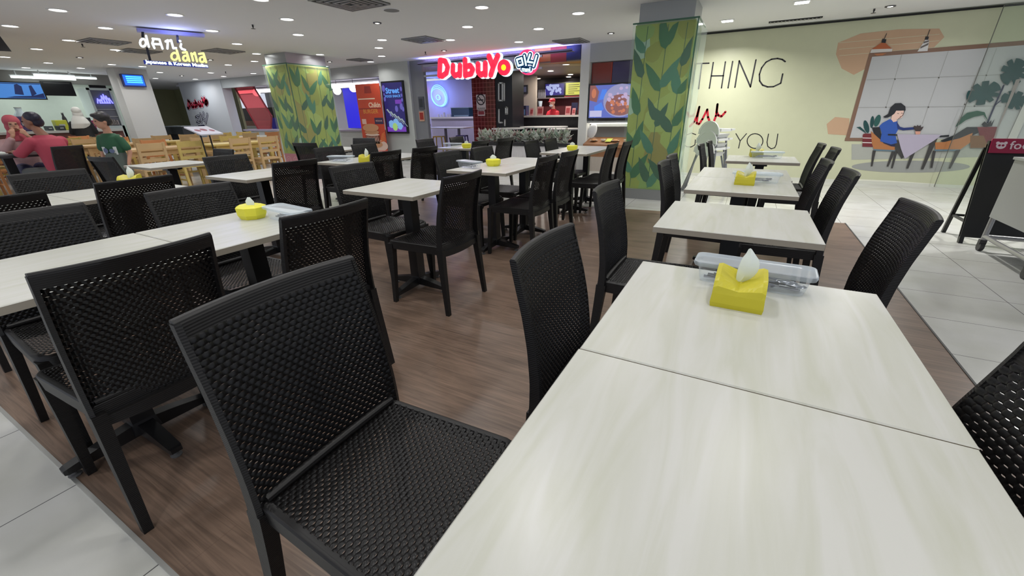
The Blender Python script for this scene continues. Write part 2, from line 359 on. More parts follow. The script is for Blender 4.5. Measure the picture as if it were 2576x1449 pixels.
# small spotlights
sp = thing('spotlight', '', 'ceiling light', (0, 0, ZC), 0, 'small ceiling spotlights')
mb = MB(); mb.lathe([(0.03, 0.0), (0.062, 0.0), (0.06, -0.012), (0.04, -0.012)], k=16, cap=False); mb.build('bezel', mat('spot_bezel', (0.08, 0.08, 0.08), 0.4), sp, True)
mb = MB(); mb.lathe([(0.0, -0.010), (0.032, -0.010)], k=14, cap=False); mb.build('lens', small_m, sp)
for i, (p, lab) in enumerate([((200, 144), 'small spotlight in a dark bezel, between the left downlights'), ((949, 57), 'small spotlight with dark bezel above the red DubuYo letters, left'), ((1117, 127), 'tiny spotlight just above the fascia of the DubuYo stall'), ((529, 150), 'small warm spotlight right of the dani dana sign'), ((1537, 83), 'small unlit spotlight left of the bamboo column cap'), ((2240, 15), 'small spotlight at the ceiling edge above the mural'), ((829, 155), 'tiny spotlight behind the left bamboo column'), ((457, 190), 'tiny spotlight below the dani dana tagline')]):
    x, y = G(p[0], p[1], ZC)
    if y > YF - 0.15: y = YF - 0.15
    if i == 0: sp.location = (x, y, ZC); sp['label'] = lab
    else: dup(sp, (x, y, ZC), 0, lab)
# air vents
vent_m = mat('vent_metal', srgb(150, 150, 148), 0.4, 0.3); slot_m = mat('vent_dark', (0.012, 0.012, 0.012), 0.8)
def vent(px, py, label, s=0.28):
    x, y = G(px, py, ZC); o = thing('air_vent', label, 'vent', (x, y, ZC), 0, 'square ceiling air vents')
    mb = MB(); mb.box(-s, s, -s, s, -0.006, 0); mb.build('plate', slot_m, o)
    mb = MB()
    for k in range(5):
        a = s * (1 - k * 0.19); b = a - s * 0.07
        for (q) in ((-a, a, -a, -b), (-a, a, b, a), (-a, -b, -b, b), (b, a, -b, b)): mb.box(*q, -0.02 - 0.004 * k, -0.006)
    mb.build('louvres', vent_m, o)
vent(880, 3, 'large square louvred air vent at the top edge of the ceiling', 0.33)
vent(1065, 99, 'square ceiling air vent above the poster pillar, left of the red letters')
vent(262, 104, 'dark square ceiling air vent left of the dani dana sign')
vent(562, 128, 'dark square ceiling air vent right of the dani dana sign')
vent(1437, 103, 'square louvred air vent by the ceiling edge above the stall frame')
vent(350, 128, 'dark air vent behind the first letter of the hanging sign')
vent(905, 150, 'pale air vent behind the left bamboo column, above the burger poster', 0.22)
o = thing('slot_vent', 'long slot air vent along the ceiling above the olive wall', 'vent', (*G(2000, 49, ZC), ZC))
mb = MB(); mb.box(-0.35, 0.35, -0.05, 0.05, -0.012, 0); mb.build('plate', slot_m, o)
mb = MB()
for k in range(14): mb.box(-0.33 + k * 0.05, -0.315 + k * 0.05, -0.045, 0.045, -0.02, -0.011)
mb.build('fins', vent_m, o)
o = thing('ceiling_speaker', 'round grey speaker grille in the ceiling beside the large vent', 'speaker', (*G(985, 25, ZC), ZC))
mb = MB(); mb.lathe([(0.10, 0), (0.10, -0.006), (0.0, -0.008)], k=24, cap=False); mb.build('grille', mat('grille_grey', srgb(120, 120, 120), 0.6, bump=('noise', 300, 0.5)), o, True)
mb = MB(); mb.lathe([(0.10, 0), (0.115, 0), (0.112, -0.01), (0.10, -0.008)], k=24, cap=False); mb.build('rim', ring_m, o, True)
spk = thing('sprinkler', '', 'sprinkler', (0, 0, ZC), 0, 'ceiling sprinklers')
mb = MB(); mb.lathe([(0.012, 0), (0.012, -0.03), (0.006, -0.035), (0.006, -0.05)], k=8); mb.build('stem', mat('sprinkler_metal', (0.05, 0.05, 0.05), 0.4, 0.5), spk)
mb = MB(); mb.lathe([(0.03, -0.05), (0.03, -0.053)], k=10); mb.build('deflector', MATS['sprinkler_metal'], spk)
for i, (p, lab) in enumerate([((635, 62), 'small black ceiling sprinkler right of the hanging sign'), ((1070, 130), 'small black sprinkler left of the red letters, near the fascia'), ((206, 110), 'tiny sprinkler below the left dark air vent'), ((567, 180), 'tiny sprinkler above the red glass panel'), ((2200, 22), 'small sprinkler at the ceiling edge above the mural')]):
    x, y = G(p[0], p[1], ZC); y = min(y, YF - 0.2)
    if i == 0: spk.location = (x, y, ZC); spk['label'] = lab
    else: dup(spk, (x, y, ZC), 0, lab)
# ================================================================ BLACK WICKER CHAIRS
rat_f = mat('rattan_frame', (0.0085, 0.0078, 0.0080), 0.45, bump=('Z', 55, 0.22), spec=0.4)
rat_l = mat('rattan_leg', (0.006, 0.0055, 0.0055), 0.45, bump=('Z', 55, 0.25), spec=0.4)
rat_w = mat('rattan_weave', (0.0058, 0.0055, 0.0058), 0.36, spec=0.36)
PROF = [(0.87, 0.0), (0.80, 0.017), (0.72, 0.038), (0.63, 0.055), (0.53, 0.066), (0.45, 0.067), (0.40, 0.064), (0.31, 0.057), (0.16, 0.043), (0.0, 0.028)]
HWP = [(0.87, 0.200), (0.60, 0.205), (0.45, 0.209), (0.40, 0.211), (0.0, 0.230)]
def interp(T, z):
    for (z1, a), (z0, b) in zip(T[:-1], T[1:]):
        if z >= z0: return b + (a - b) * (z - z0) / (z1 - z0)
    return T[-1][1]
def smooth_prof(z):
    return (interp(PROF, min(0.87, z + 0.02)) + interp(PROF, z) * 2 + interp(PROF, max(0, z - 0.02))) / 4
def plan(u, z):
    k = 0.35 + 0.65 * max(0, min(1, (z - 0.4) / 0.47))
    return -0.028 * k * (1 - (u / 0.2) ** 2)
def back_pt(u, z, d=0.0):      # u lateral -0.2..0.2 at top, d = offset forwards
    s = interp(HWP, z) / 0.2
    return (smooth_prof(z) + plan(u, z) + d, u * s, z)
def weave(mb, pt, us, rows, P=0.018, amp=0.0020, hh=0.0060, cut=0.00105):
    """woven strands; pt(u, j, dv, d) -> point, rows = number of strands"""
    for j in range(rows):
        R = []
        for u in us:
            w = math.cos(2 * PI * (u / P + j * 0.5))
            top = hh - cut * max(0, -w - 0.15) / 0.85; bot = hh - cut * max(0, w - 0.15) / 0.85
            dd = amp * w
            R.append([pt(u, j, -bot, dd - 0.0006), pt(u, j, 0.0, dd + 0.0016), pt(u, j, top, dd - 0.0006), pt(u, j, 0.0, dd - 0.0022)])
        mb.rings(R, True)
def wicker_chair():
    c = thing('wicker_chair', '', 'chair')
    # back frame: top band, two posts, bottom band
    f = MB(); us = [-0.2 + 0.4 * i / 20 for i in range(21)]
    zb = [0.826, 0.84, 0.855, 0.866, 0.870]
    R = []
    for u in us:
        R.append([back_pt(u, z, 0.009) for z in zb[:-1]] + [back_pt(u, 0.87, 0.004), back_pt(u, 0.87, -0.006)] + [back_pt(u, z, -0.010) for z in reversed(zb[:-1])])
    f.rings(R)
    for s in (-1, 1):
        R = []
        for i in range(27):
            z = 0.862 - i * (0.862 - 0.40) / 26; k = (0.87 - z) / 0.47; h = interp(HWP, z); cx = smooth_prof(z)
            dp = 0.010 + 0.011 * k; y1 = s * (h + 0.002); y0 = s * (h - 0.009)
            R.append([(cx + dp, y0, z), (cx + dp * 0.8, y1, z), (cx - dp * 0.8, y1, z), (cx - dp, y0, z)])
        f.rings(R)
    R = []
    for u in [-0.19 + 0.38 * i / 16 for i in range(17)]:
        lo = 0.385 - 0.012 * (1 - (u / 0.19) ** 2)
        R.append([back_pt(u, 0.414, 0.008), back_pt(u, 0.414, -0.008), back_pt(u, lo, -0.008), back_pt(u, lo, 0.008)])
    f.rings(R); f.build('back_frame', rat_f, c, True)
    p = MB(); us = [-0.1925 + 0.385 * i / 156 for i in range(157)]
    weave(p, lambda u, j, dv, d: back_pt(u, 0.4195 + j * 0.0113 + dv, d + 0.0105 + 0.011 * max(0, (0.87 - (0.4195 + j * 0.0113)) / 0.47) * (abs(u) / 0.2) ** 4), us, 37)
    p.build('back_panel', rat_w, c, True)
    # seat
    def hy(t): return 0.198 + 0.020 * (t - 0.07) / 0.43
    def zs(t, y): return 0.452 - 0.010 * (1 - (y / 0.21) ** 2) - 0.012 * max(0, (t - 0.42) / 0.08) ** 2
    out = [(0.065, -hy(0.065))]
    out += [(0.44 + 0.06 * math.sin(a * PI / 12), -(hy(0.44) - 0.055 + 0.055 * math.cos(a * PI / 12))) for a in range(7)]
    out += [(0.44 + 0.06 * math.cos(a * PI / 12), (hy(0.44) - 0.055 + 0.055 * math.sin(a * PI / 12))) for a in range(7)]
    out += [(0.065, hy(0.065))]
    def inner(d):
        r = []
        for x, y in out:
            yy = math.copysign(abs(y) - d, y) if abs(y) > 0.14 else y
            r.append((min(x, 0.50 - d) if x > 0.2 else x + d * 0.3, yy))
        return r
    n = len(out); s = MB()
    loops = [[(x, y, zs(x, y) - 0.004) for x, y in inner(0.02)], [(x, y, zs(x, y)) for x, y in inner(0.018)], [(x, y, zs(x, y) + 0.001) for x, y in inner(0.008)], [(x, y, zs(x, y) - 0.006) for x, y in out]]
    loops.append([(x - 0.003, y * 0.985, 0.405 - (0.012 if abs(y) > 0.17 and (x > 0.42 or x < 0.1) else -0.006)) for x, y in out])
    loops.append([(x, y, 0.412) for x, y in inner(0.016)]); loops.append([(x, y, 0.435) for x, y in inner(0.02)])
    s.rings(loops, False); s.tube([(0.080 + plan(y_, 0.46) * 0.4, y_, 0.455) for y_ in [-0.185 + 0.37 * k_ / 10 for k_ in range(11)]], 0.011, 8); s.build('seat_frame', rat_f, c, True)
    q = MB(); us = [-0.190 + 0.380 * i / 140 for i in range(141)]
    def spt(u, j, dv, d):
        t = 0.080 + j * 0.0113 + dv; y = u * (hy(t) - 0.016) / 0.190
        if t > 0.44: y *= 1 - 0.35 * ((t - 0.44) / 0.06) ** 2 * 0.4
        return (t, y, zs(t, y) - 0.002 + d)
    weave(q, spt, us, 35); q.build('seat_panel', rat_w, c, True)
    # legs
    for sg in (-1, 1):
        l = MB(); R = []
        for i in range(15):
            z = 0.43 - i * 0.43 / 14; cx = smooth_prof(z) if z > 0.02 else 0.028; h = interp(HWP, z); k = z / 0.43
            dp = 0.013 + 0.010 * k; y1 = sg * (h + 0.002); y0 = sg * (h - 0.024 - 0.008 * k)
            R.append([(cx + dp, y0, z), (cx + dp, y1, z), (cx - dp, y1, z), (cx - dp, y0, z)])
        l.rings(R); l.build('leg', rat_l, c, False)
    for sg in (-1, 1):
        l = MB(); R = []
        for z, t, y, h in ((0.425, 0.470, 0.195, 0.021), (0.30, 0.474, 0.198, 0.018), (0.0, 0.490, 0.207, 0.013)):
            R.append([(t + h, sg * (y - h), z), (t + h, sg * (y + h), z), (t - h, sg * (y + h), z), (t - h, sg * (y - h), z)])
        l.rings(R); l.build('leg', rat_l, c, False)
    return c
chair0 = wicker_chair(); chair_used = [False]
def chair(x, y, deg, label, group):
    if not chair_used[0]:
        chair_used[0] = True; chair0.location = (x, y, 0.003); chair0.rotation_euler = (0, 0, math.radians(deg)); chair0['label'] = label; chair0['group'] = group; return chair0
    return dup(chair0, (x, y, 0.003), math.radians(deg), label, group)
GR = 'black wicker chairs around the white tables'
B = 'black wicker chair '
CH = [
 (-0.84, 0.47, 0, 'large foreground black woven chair pulled out from the near table, seat fully visible'),
 (-0.45, 1.02, 0, B + 'at the left side of the near table, beside the yellow tissue pack'),
 (-0.56, 1.99, 0, B + 'left of the bare white table in front, with sunlit woven seat'),
 (0.575, 1.93, 180, B + 'with purple sheen on its top, nearest the tiled aisle'),
 (0.438, 0.645, 180, B + 'cut off by the lower right edge beside the near table'),
 (-0.48, 3.11, 0, B + 'in front of the bamboo column, nearer of the pair'),
 (-0.50, 3.59, 0, B + 'in front of the bamboo column, farther of the pair'),
 (0.54, 2.95, 180, B + 'right of the second table row, purple top, third from the mural'),
 (0.50, 3.52, 180, B + 'right of the joined tables, second from the mural'),
 (0.70, 4.66, 180, B + 'nearest the mural at the far right table, broad purple top'),
 (0.66, 5.20, 180, B + 'partly hidden behind the purple topped chair by the mural'),
 (-0.40, 4.83, 0, B + 'in front of the stacked white high chairs, broad back'),
 (-0.36, 5.30, 0, B + 'in front of the stacked white high chairs, narrow edge-on back'),
 (-1.43, 0.435, 180, 'black woven chair in the left foreground, back towards us, light dots through its top'),
 (-1.41, 1.06, 180, B + 'with dotted light through its back, beside the faceted tissue pack'),
 (-2.51, 0.47, 0, B + 'on the far side of the long white table, at the left edge'),
 (-2.53, 1.10, 0, B + 'beyond the long white table, right of the edge one'),
 (-3.25, 1.14, 184, B + 'with many light dots in its back, left middle ground'),
 (-3.16, 0.52, 180, B + 'with light dots, cut by the left edge of the view'),
 (-4.35, 1.05, 0, B + 'with wide low back in front of the man in the red shirt'),
 (-3.23, 2.21, 180, B + 'with squarely seen dark back, left of the middle white table'),
 (-2.54, 2.18, 0, B + 'tucked in at the left of the middle white table'),
 (-1.47, 2.08, 180, B + 'right of the middle white table, all legs visible on the planks'),
 (-3.17, 3.18, 178, B + 'behind the middle white table, seen beside a tissue pack'),
 (-3.13, 3.74, 178, B + 'standing alone in front of the grey poster pillar'),
 (-2.52, 3.32, 0, B + 'with bluish back left of the joined tables, nearer one'),
 (-2.49, 3.90, 0, B + 'with bluish back left of the joined tables, farther one'),
 (-1.43, 3.27, 180, B + 'right of the joined middle tables, nearer one'),
 (-1.42, 3.75, 180, B + 'right of the joined middle tables, farther one'),
 (-1.30, 4.76, 180, B + 'left of the bamboo column, nearer of the two tall backs'),
 (-1.24, 5.07+.12, 180, B + 'directly beside the bamboo column, farther tall back'),
 (-2.45, 5.02, 0, B + 'with violet back in front of the white planter, left one'),
 (-2.37, 5.45, 0, B + 'with bright violet top in front of the white planter, right one'),
 (-3.09, 5.50, 175, B + 'seen against the silver plants, right of the far yellow pack'),
 (-3.11, 4.86, 180, B + 'low in front of the silver plants, beside the far yellow pack'),
 (-4.20, 5.01, 2, B + 'at the far left end of the table before the poster pillar'),
 (-4.28, 3.38, 0, B + 'with wide back behind the left cutlery box'),
 (-4.32, 3.95, 0, B + 'right in front of the burger poster, nearer one'),
 (-5.44, 5.00, -78, B + 'right in front of the burger poster, farther one'),
 (-5.37, 3.86, 101, B + 'standing apart in front of the pink column base'),
 (-4.38, 2.28, 0, B + 'left of the third table, in front of the menu stand'),
 (-5.34, 2.78, -90, B + 'small one behind, at the far side of the leftmost bare table'),
 (-5.59, 1.75, 99, B + 'in front of the standing boy'),
 (-4.05, 5.60, 5, B + 'rounded back just left of the far yellow pack'),
]
for x, y, a, lab in CH: chair(x, y, a, lab, GR)

# ================================================================ WHITE PEDESTAL TABLES
def top_mat():
    M = bpy.data.materials.new('white_laminate'); M.use_nodes = True; N = M.node_tree.nodes; L = M.node_tree.links; b = N['Principled BSDF']
    tc = N.new('ShaderNodeTexCoord'); gm = N.new('ShaderNodeNewGeometry'); mp = N.new('ShaderNodeMapping'); mp.inputs['Scale'].default_value = (11.0, 1.2, 1.0); mp.inputs['Rotation'].default_value = (0, 0, -0.12); L.new(gm.outputs['Position'], mp.inputs[0])
    n = N.new('ShaderNodeTexNoise'); n.inputs['Scale'].default_value = 2.0; n.inputs['Detail'].default_value = 7; n.inputs['Distortion'].default_value = 0.8; L.new(mp.outputs[0], n.inputs['Vector'])
    r = N.new('ShaderNodeValToRGB'); e = r.color_ramp.elements; e[0].position = 0.30; e[0].color = (*srgb(190, 191, 178), 1); e[1].position = 0.62; e[1].color = (*srgb(203, 203, 198), 1)
    L.new(n.outputs['Fac'], r.inputs[0]); L.new(r.outputs[0], b.inputs['Base Color']); b.inputs['Roughness'].default_value = 0.33
    bp = N.new('ShaderNodeBump'); bp.inputs['Strength'].default_value = 0.05; bp.inputs['Distance'].default_value = 0.002; L.new(n.outputs['Fac'], bp.inputs['Height']); L.new(bp.outputs[0], b.inputs['Normal'])
    return M
lam = top_mat(); edge = mat('laminate_edge', srgb(160, 152, 138), 0.5); steel = mat('black_steel', (0.008, 0.008, 0.009), 0.38)
def pedestal_table():
    t = thing('pedestal_table', '', 'table')
    a = MB(); h = 0.298; bz = 0.0025
    a.cur = 1; a.box(-h, h, -h, h, 0.725, 0.7475)
    a.cur = 0; a.hexa([(-h, -h, 0.7475), (h, -h, 0.7475), (h, h, 0.7475), (-h, h, 0.7475)], [(-h + bz, -h + bz, 0.75), (h - bz, -h + bz, 0.75), (h - bz, h - bz, 0.75), (-h + bz, h - bz, 0.75)])
    a.build('tabletop', [lam, edge], t)
    s = MB(); s.box(-0.2, 0.2, -0.022, 0.022, 0.70, 0.725); s.box(-0.022, 0.022, -0.2, 0.2, 0.702, 0.724); s.box(-0.06, 0.06, -0.06, 0.06, 0.685, 0.70); s.build('support_bracket', steel, t)
    p = MB(); R = []
    for z, w in ((0.69, 0.037), (0.10, 0.037), (0.05, 0.045)): R.append([(-w, -w, z), (w, -w, z), (w, w, z), (-w, w, z)])
    p.rings(R); p.build('pole', steel, t)
    for k in range(4):
        a_ = k * PI / 2; c, s_ = math.cos(a_), math.sin(a_); b = MB(); R = []
        for r, wd, z0, z1 in ((0.0, 0.026, 0.035, 0.095), (0.12, 0.024, 0.03, 0.075), (0.24, 0.021, 0.025, 0.05), (0.25, 0.018, 0.028, 0.046)):
            R.append([(r * c - wd * s_, r * s_ + wd * c, z0), (r * c + wd * s_, r * s_ - wd * c, z0), (r * c + wd * s_, r * s_ - wd * c, z1), (r * c - wd * s_, r * s_ + wd * c, z1)])
        b.rings(R); ft = b.build('base_arm', steel, t)
        g = MB(); g.lathe([(0.018, 0.0), (0.02, 0.006), (0.008, 0.01), (0.008, 0.03)], (0.225 * c, 0.225 * s_, 0), k=12); g.build('glide', mat('glide_grey', (0.12, 0.12, 0.12), 0.4), ft)
    return t
tab0 = pedestal_table()
TB = [
 (0.068, 0.398, 'nearest white square table, filling the lower right corner'),
 (0.070, 0.998, 'white square table with the large yellow tissue pack and clear box, behind the nearest one'),
 (0.015, 2.05, 'bare bright white table in the right row, nothing on it'),
 (0.012, 3.03, 'white table with a yellow pack, nearer of the joined pair in the right row'),
 (0.02, 3.63, 'white table farther of the joined pair in the right row, behind the yellow pack'),
 (0.155, 4.79, 'farthest white table of the right row, tissue box towards the olive wall'),
 (-1.955, 0.42, 'white table at the left edge, left half of the long joined table'),
 (-1.955, 1.02, 'white table with tissue pack, right half of the long joined table'),
 (-1.985, 2.15, 'bare white table in the middle between two black chairs on the planks'),
 (-1.965, 3.25, 'white table with a yellow pack and cutlery box, nearer of the middle joined pair'),
 (-1.965, 3.86, 'white table farther of the middle joined pair, catching blue light'),
 (-1.89, 5.02, 'white table with a yellow pack in front of the planter, left of the bamboo column'),
 (-1.89, 5.62, 'white table touching the planter side, farther one left of the bamboo column'),
 (-3.77, 0.62, 'white table glimpsed between chair backs at the left edge'),
 (-3.77, 1.22, 'white table under the lime tissue pack, mostly behind a dotted chair back'),
 (-3.69, 2.17, 'bare white table left of the squarely seen black chair back'),
 (-3.71, 3.28, 'white table with cutlery box and yellow pack at the left bamboo column'),
 (-3.71, 3.88, 'white table glimpsed in front of the grey poster pillar'),
 (-3.66, 5.27, 'white table with square yellow pack near the blue lit stall corner'),
 (-5.52, 2.28, 'bare white table farthest left, near the wooden chairs'),
 (-5.35, 4.45, 'white table sliver left of the burger poster'),
]
GT = 'white square pedestal tables'
for i, (x, y, lab) in enumerate(TB):
    if i == 0: tab0.location = (x, y, 0.003); tab0['label'] = lab; tab0['group'] = GT
    else: dup(tab0, (x, y, 0.003), 0, lab, GT)
# ================================================================ STALL FRONTS ALONG THE BACK (facade plane y = YF)
def RF(x0, y0, x1, y1, Y):
    ym = (y0 + y1) / 2; xm = (x0 + x1) / 2
    a = F(x0, ym, Y)[0]; b = F(x1, ym, Y)[0]
    return a, b, F(xm, y1, Y)[1], F(xm, y0, Y)[1]
def bx(name, m, x0, x1, y0, y1, z0, z1, parent=None):
    q = MB(); q.box(x0, x1, y0, y1, z0, z1); return q.build(name, m, parent)
def local(o, x, y, z=0.0):
    """wrap: returns offset helper so parts keep world coordinates while the Empty sits at the base"""
    return None
def wthing(name, label, cat, base, group=None):
    """thing whose parts are given in world coordinates"""
    o = thing(name, label, cat, base, 0, group); return o
_build = MB.build
def wbuild(mb, name, m, root, smooth=False, parent=None):
    """build a part in world coordinates below root (and below part `parent`)"""
    o = _build(mb, name, m, parent or root, smooth)
    L = Vector(root.location)
    o.data.transform(Matrix.Translation(-L)); return o
grey_w = mat('grey_plaster', srgb(172, 174, 176), 0.6, var=0.03)
conc = mat('pale_concrete', srgb(178, 178, 176), 0.6, var=0.05)
white_p = mat('white_paint', srgb(214, 214, 212), 0.5)
dark = mat('dark_void', (0.01, 0.01, 0.012), 0.6)
lilac = mat('lilac_slats', srgb(176, 170, 196), 0.5, bump=('X', 12, 0.8))
# structure: fascia, pillars, back walls
struct(bx('wall_fascia_grey', grey_w, -19.3, -8.94, YF, YF + 0.15, 2.17, ZC), 'grey fascia band above the left stall opening')
struct(bx('wall_fascia_slats', mat('wood_slats', srgb(128, 116, 112), 0.5, bump=('X', 14, 1.0), var=0.25), -7.5, -3.29, YF, YF + 0.15, 2.19, ZC), 'wooden slat fascia behind the red letters')
struct(bx('wall_stall_rear', mat('stall_rear', srgb(70, 62, 60), 0.6), -9.2, -1.0, 14.4, 14.6, 0, 2.4), 'dark rear wall of the DubuYo stall')
struct(bx('wall_left_stall_rear', grey_w, -19.8, -10.6, 12.75, 12.9, 0, 2.6), 'grey rear wall of the left stall')
struct(bx('ceiling_left_stall', mat('stall_ceiling_pale', srgb(190, 188, 196), 0.7), -19.8, -8.94, YF + 0.15, 12.8, 2.36, 2.42), 'pale ceiling of the left stall')
q = MB(); q.box(-9.3, -1.0, YF + 0.15, 14.6, 2.28, 2.36); struct(q.build('ceiling_stall', mat('stall_ceiling', srgb(140, 126, 112), 0.5)), 'brown ceiling of the DubuYo stall')
st = wthing('ceiling_stripes', 'coloured diagonal stripes on the stall ceiling, orange, tan and red', 'ceiling panel', (-4.0, 9.3, 2.27))
for nm, c, P in (('orange_stripe', srgb(190, 125, 50), [(-5.2, 9.26), (-3.3, 9.26), (-2.0, 10.6), (-2.0, 11.3), (-5.2, 9.9)]), ('tan_stripe', srgb(170, 150, 120), [(-5.2, 9.95), (-2.0, 11.35), (-2.0, 12.0), (-5.2, 10.5)]), ('red_stripe', srgb(150, 50, 40), [(-3.25, 9.26), (-2.0, 9.26), (-2.0, 10.5)])):
    q = MB(); q.poly(P, -0.008, 0.0, flatT(2.279)); wbuild(q, nm, mat(nm, c, 0.4), st)
# wall pillar with poster screen and its grey return
struct(bx('wall_pillar', mat('pillar_concrete', srgb(180, 184, 182), 0.5, var=0.05), -8.94, -7.9, YF - 0.05, YF + 0.5, 0, ZC), 'pale grey pillar carrying the digital poster')
struct(bx('wall_pillar_return', mat('return_grey', srgb(120, 122, 128), 0.5), -7.9, -7.48, YF + 0.02, YF + 0.12, 0, ZC), 'darker grey wall return beside the digital poster pillar')
a = RF(1053, 243, 1066, 275, YF + 0.0); o = wthing('wall_dispenser', 'small grey recessed panel on the wall return right of the digital poster', 'panel', (a[0], YF, a[2])); q = MB(); q.box(a[0], a[1], YF - 0.005, YF + 0.02, a[2], a[3]); wbuild(q, 'plate', mat('panel_dark', srgb(80, 82, 92), 0.4), o); q = MB(); q.box(a[0] + .03, a[1] - .03, YF - 0.010, YF - 0.005, a[2] + .05, a[3] - .05); wbuild(q, 'inset', mat('panel_inset', srgb(55, 58, 66), 0.3), o)
a = RF(1055, 280, 1067, 305, YF); o = wthing('notice_card', 'small red and white notice on the grey wall return', 'notice', (a[0], YF, a[2])); q = MB(); q.box(a[0], a[1], YF - 0.005, YF + 0.02, a[2], a[3]); wbuild(q, 'card', mat('notice_pale', srgb(190, 150, 130), 0.5), o); q = MB(); q.box(a[0] + .02, a[1] - .02, YF - 0.009, YF - 0.005, a[2] + .04, a[3] - .03); wbuild(q, 'red_field', mat('notice_red', srgb(150, 45, 40), 0.5), o)
# digital poster screen
a = RF(966, 204, 1031, 336, YF - 0.05); xa, xb, za, zb = -8.83, -8.08, 0.74, 2.03
sc = wthing('digital_poster', 'tall glowing purple and blue digital poster on the grey pillar', 'screen', (xa, YF - 0.05, za))
q = MB(); q.box(xa, xb, YF - 0.12, YF - 0.051, za, zb); wbuild(q, 'housing', mat('screen_black', (0.012, 0.012, 0.014), 0.3), sc)
def glow(name, rgb, e=1.0): return mat('glow_' + name, tuple(c * 0.2 for c in rgb), 0.4, emit=e, ecol=rgb)
Ts = lambda u, v, d: (u, YF - 0.12 - d, v)
q = MB(); q.poly([(xa + .03, za + .04), (xb - .03, za + .04), (xb - .03, zb - .04), (xa + .03, zb - .04)], 0.0, 0.002, Ts); wbuild(q, 'picture', glow('navy', srgb(40, 36, 96), 0.9), sc)
q = MB(); text_polys('Street', 0.19, q, lambda u, v, d: Ts(-8.46 + u, 1.74 + v, d), 0.002, 0.004, 0.006); text_polys('FOOD SNACK', 0.085, q, lambda u, v, d: Ts(-8.46 + u, 1.64 + v, d), 0.002, 0.004, 0.002); wbuild(q, 'heading', glow('sky', srgb(90, 150, 225), 1.0), sc)
rn = random.Random(4); q = MB()
for i in range(16):
    x = rn.uniform(xa + .08, xb - .08); z = rn.uniform(za + .1, 1.55) if i < 9 else rn.choice([rn.uniform(1.3, 1.9)]); x = x if i < 9 else rn.choice([xa + .07, xb - .07]); r = rn.uniform(.02, .06)
    q.poly([(x + r * math.cos(t * PI / 5), z + r * 1.5 * math.sin(t * PI / 5)) for t in range(10)], 0.002, 0.0025 + i * 1e-4, Ts)
wbuild(q, 'petal_shapes', glow('haze', srgb(95, 90, 170), 0.9), sc)
q = MB()
for i in range(5):
    x = xa + .12 + i * .12; z = 1.33 - i * .06; q.stroke([(x, z), (x + .17, z - .17)], 0.014, 0.003, 0.006, Ts)
    for k in range(3): q.ell((x - .0 + .03 * k, YF - 0.126, z + .01 - .03 * k), (.028, .004, .022), 8, 5)
wbuild(q, 'skewers', glow('skewer', srgb(150, 165, 165), 0.9), sc)
q = MB()
for (cx, cz, r) in ((-8.62, .98, .10), (-8.45, 1.02, .10), (-8.32, .93, .09)): q.poly([(cx + r * (1 + .12 * math.cos(5 * t * PI / 10)) * math.cos(t * PI / 10), cz + r * math.sin(t * PI / 10)) for t in range(20)], 0.003, 0.0045 + r * .01, Ts)
wbuild(q, 'plates', glow('plate', srgb(120, 165, 215), 0.9), sc)
q = MB(); q.poly([(-8.50 + .09 * math.cos(t * PI / 8), .91 + .1 * math.sin(t * PI / 8)) for t in range(16)], 0.006, 0.007, Ts); wbuild(q, 'dip_bowl', glow('dip', srgb(150, 190, 110), 0.9), sc)
q = MB(); q.poly([(xa + .04, za + .05), (xb - .04, za + .05), (xb - .04, za + .17), (xa + .04, za + .17)], 0.003, 0.0035, Ts); q.poly([(-8.40, 1.48), (-8.18, 1.48), (-8.18, 1.58), (-8.40, 1.58)], 0.003, 0.0035, Ts); wbuild(q, 'purple_band', glow('violet', srgb(110, 60, 165), 0.9), sc)
# burger banner
Yb = 8.85; xa, zt = F(893, 213, Yb); xb = F(954, 212, Yb)[0]; zt -= 0.0; zb = 0.10
bn = wthing('burger_banner', 'tall orange red roll-up banner with a big burger, left of the pillar', 'banner', (xa, Yb, 0))
Tb = lambda u, v, d: (xa + u * (xb - xa), Yb - d, zb + v * (zt - zb))
q = MB(); q.poly([(0, 0), (1, 0), (1, 1), (0, 1)], 0, 0.006, Tb); wbuild(q, 'panel', mat('banner_orange', srgb(200, 74, 48), 0.5, var=0.08), bn)
q = MB(); q.box(xa - .02, xb + .02, Yb - .08, Yb + .08, 0, 0.09); wbuild(q, 'stand_base', mat('banner_base', srgb(150, 150, 150), 0.35, 0.6), bn)
q = MB(); q.cur = 0; text_polys('Chikin', 0.17, q, lambda u, v, d: Tb(0.70 + u / (xb - xa), 0.695 + v / (zt - zb), d), 0.006, 0.008, 0.004)
q.poly([(.05, .80), (.75, .80), (.75, .815), (.05, .815)], .006, .008, Tb); wbuild(q, 'white_lettering', mat('banner_cream', srgb(240, 215, 190), 0.5), bn)
q = MB(); text_polys('BURGER', 0.15, q, lambda u, v, d: Tb(0.5 + u / (xb - xa), 0.615 + v / (zt - zb), d), 0.006, 0.008, 0.002); wbuild(q, 'yellow_lettering', mat('banner_yellow', srgb(222, 150, 70), 0.5), bn)
q = MB(); q.poly([(.03, .67), (.95, .67), (.95, .685), (.03, .685)], .006, .0075, Tb); q.poly([(.35, .88), (.65, .88), (.62, .97), (.38, .97)], .006, .0075, Tb); wbuild(q, 'brown_band', mat('banner_brown', srgb(150, 50, 40), 0.5), bn)
q = MB(); q.poly([(.62, .47), (.98, .47), (.98, .555), (.62, .555)], .006, .009, Tb); wbuild(q, 'price_box', mat('banner_navy', srgb(62, 48, 82), 0.5), bn)
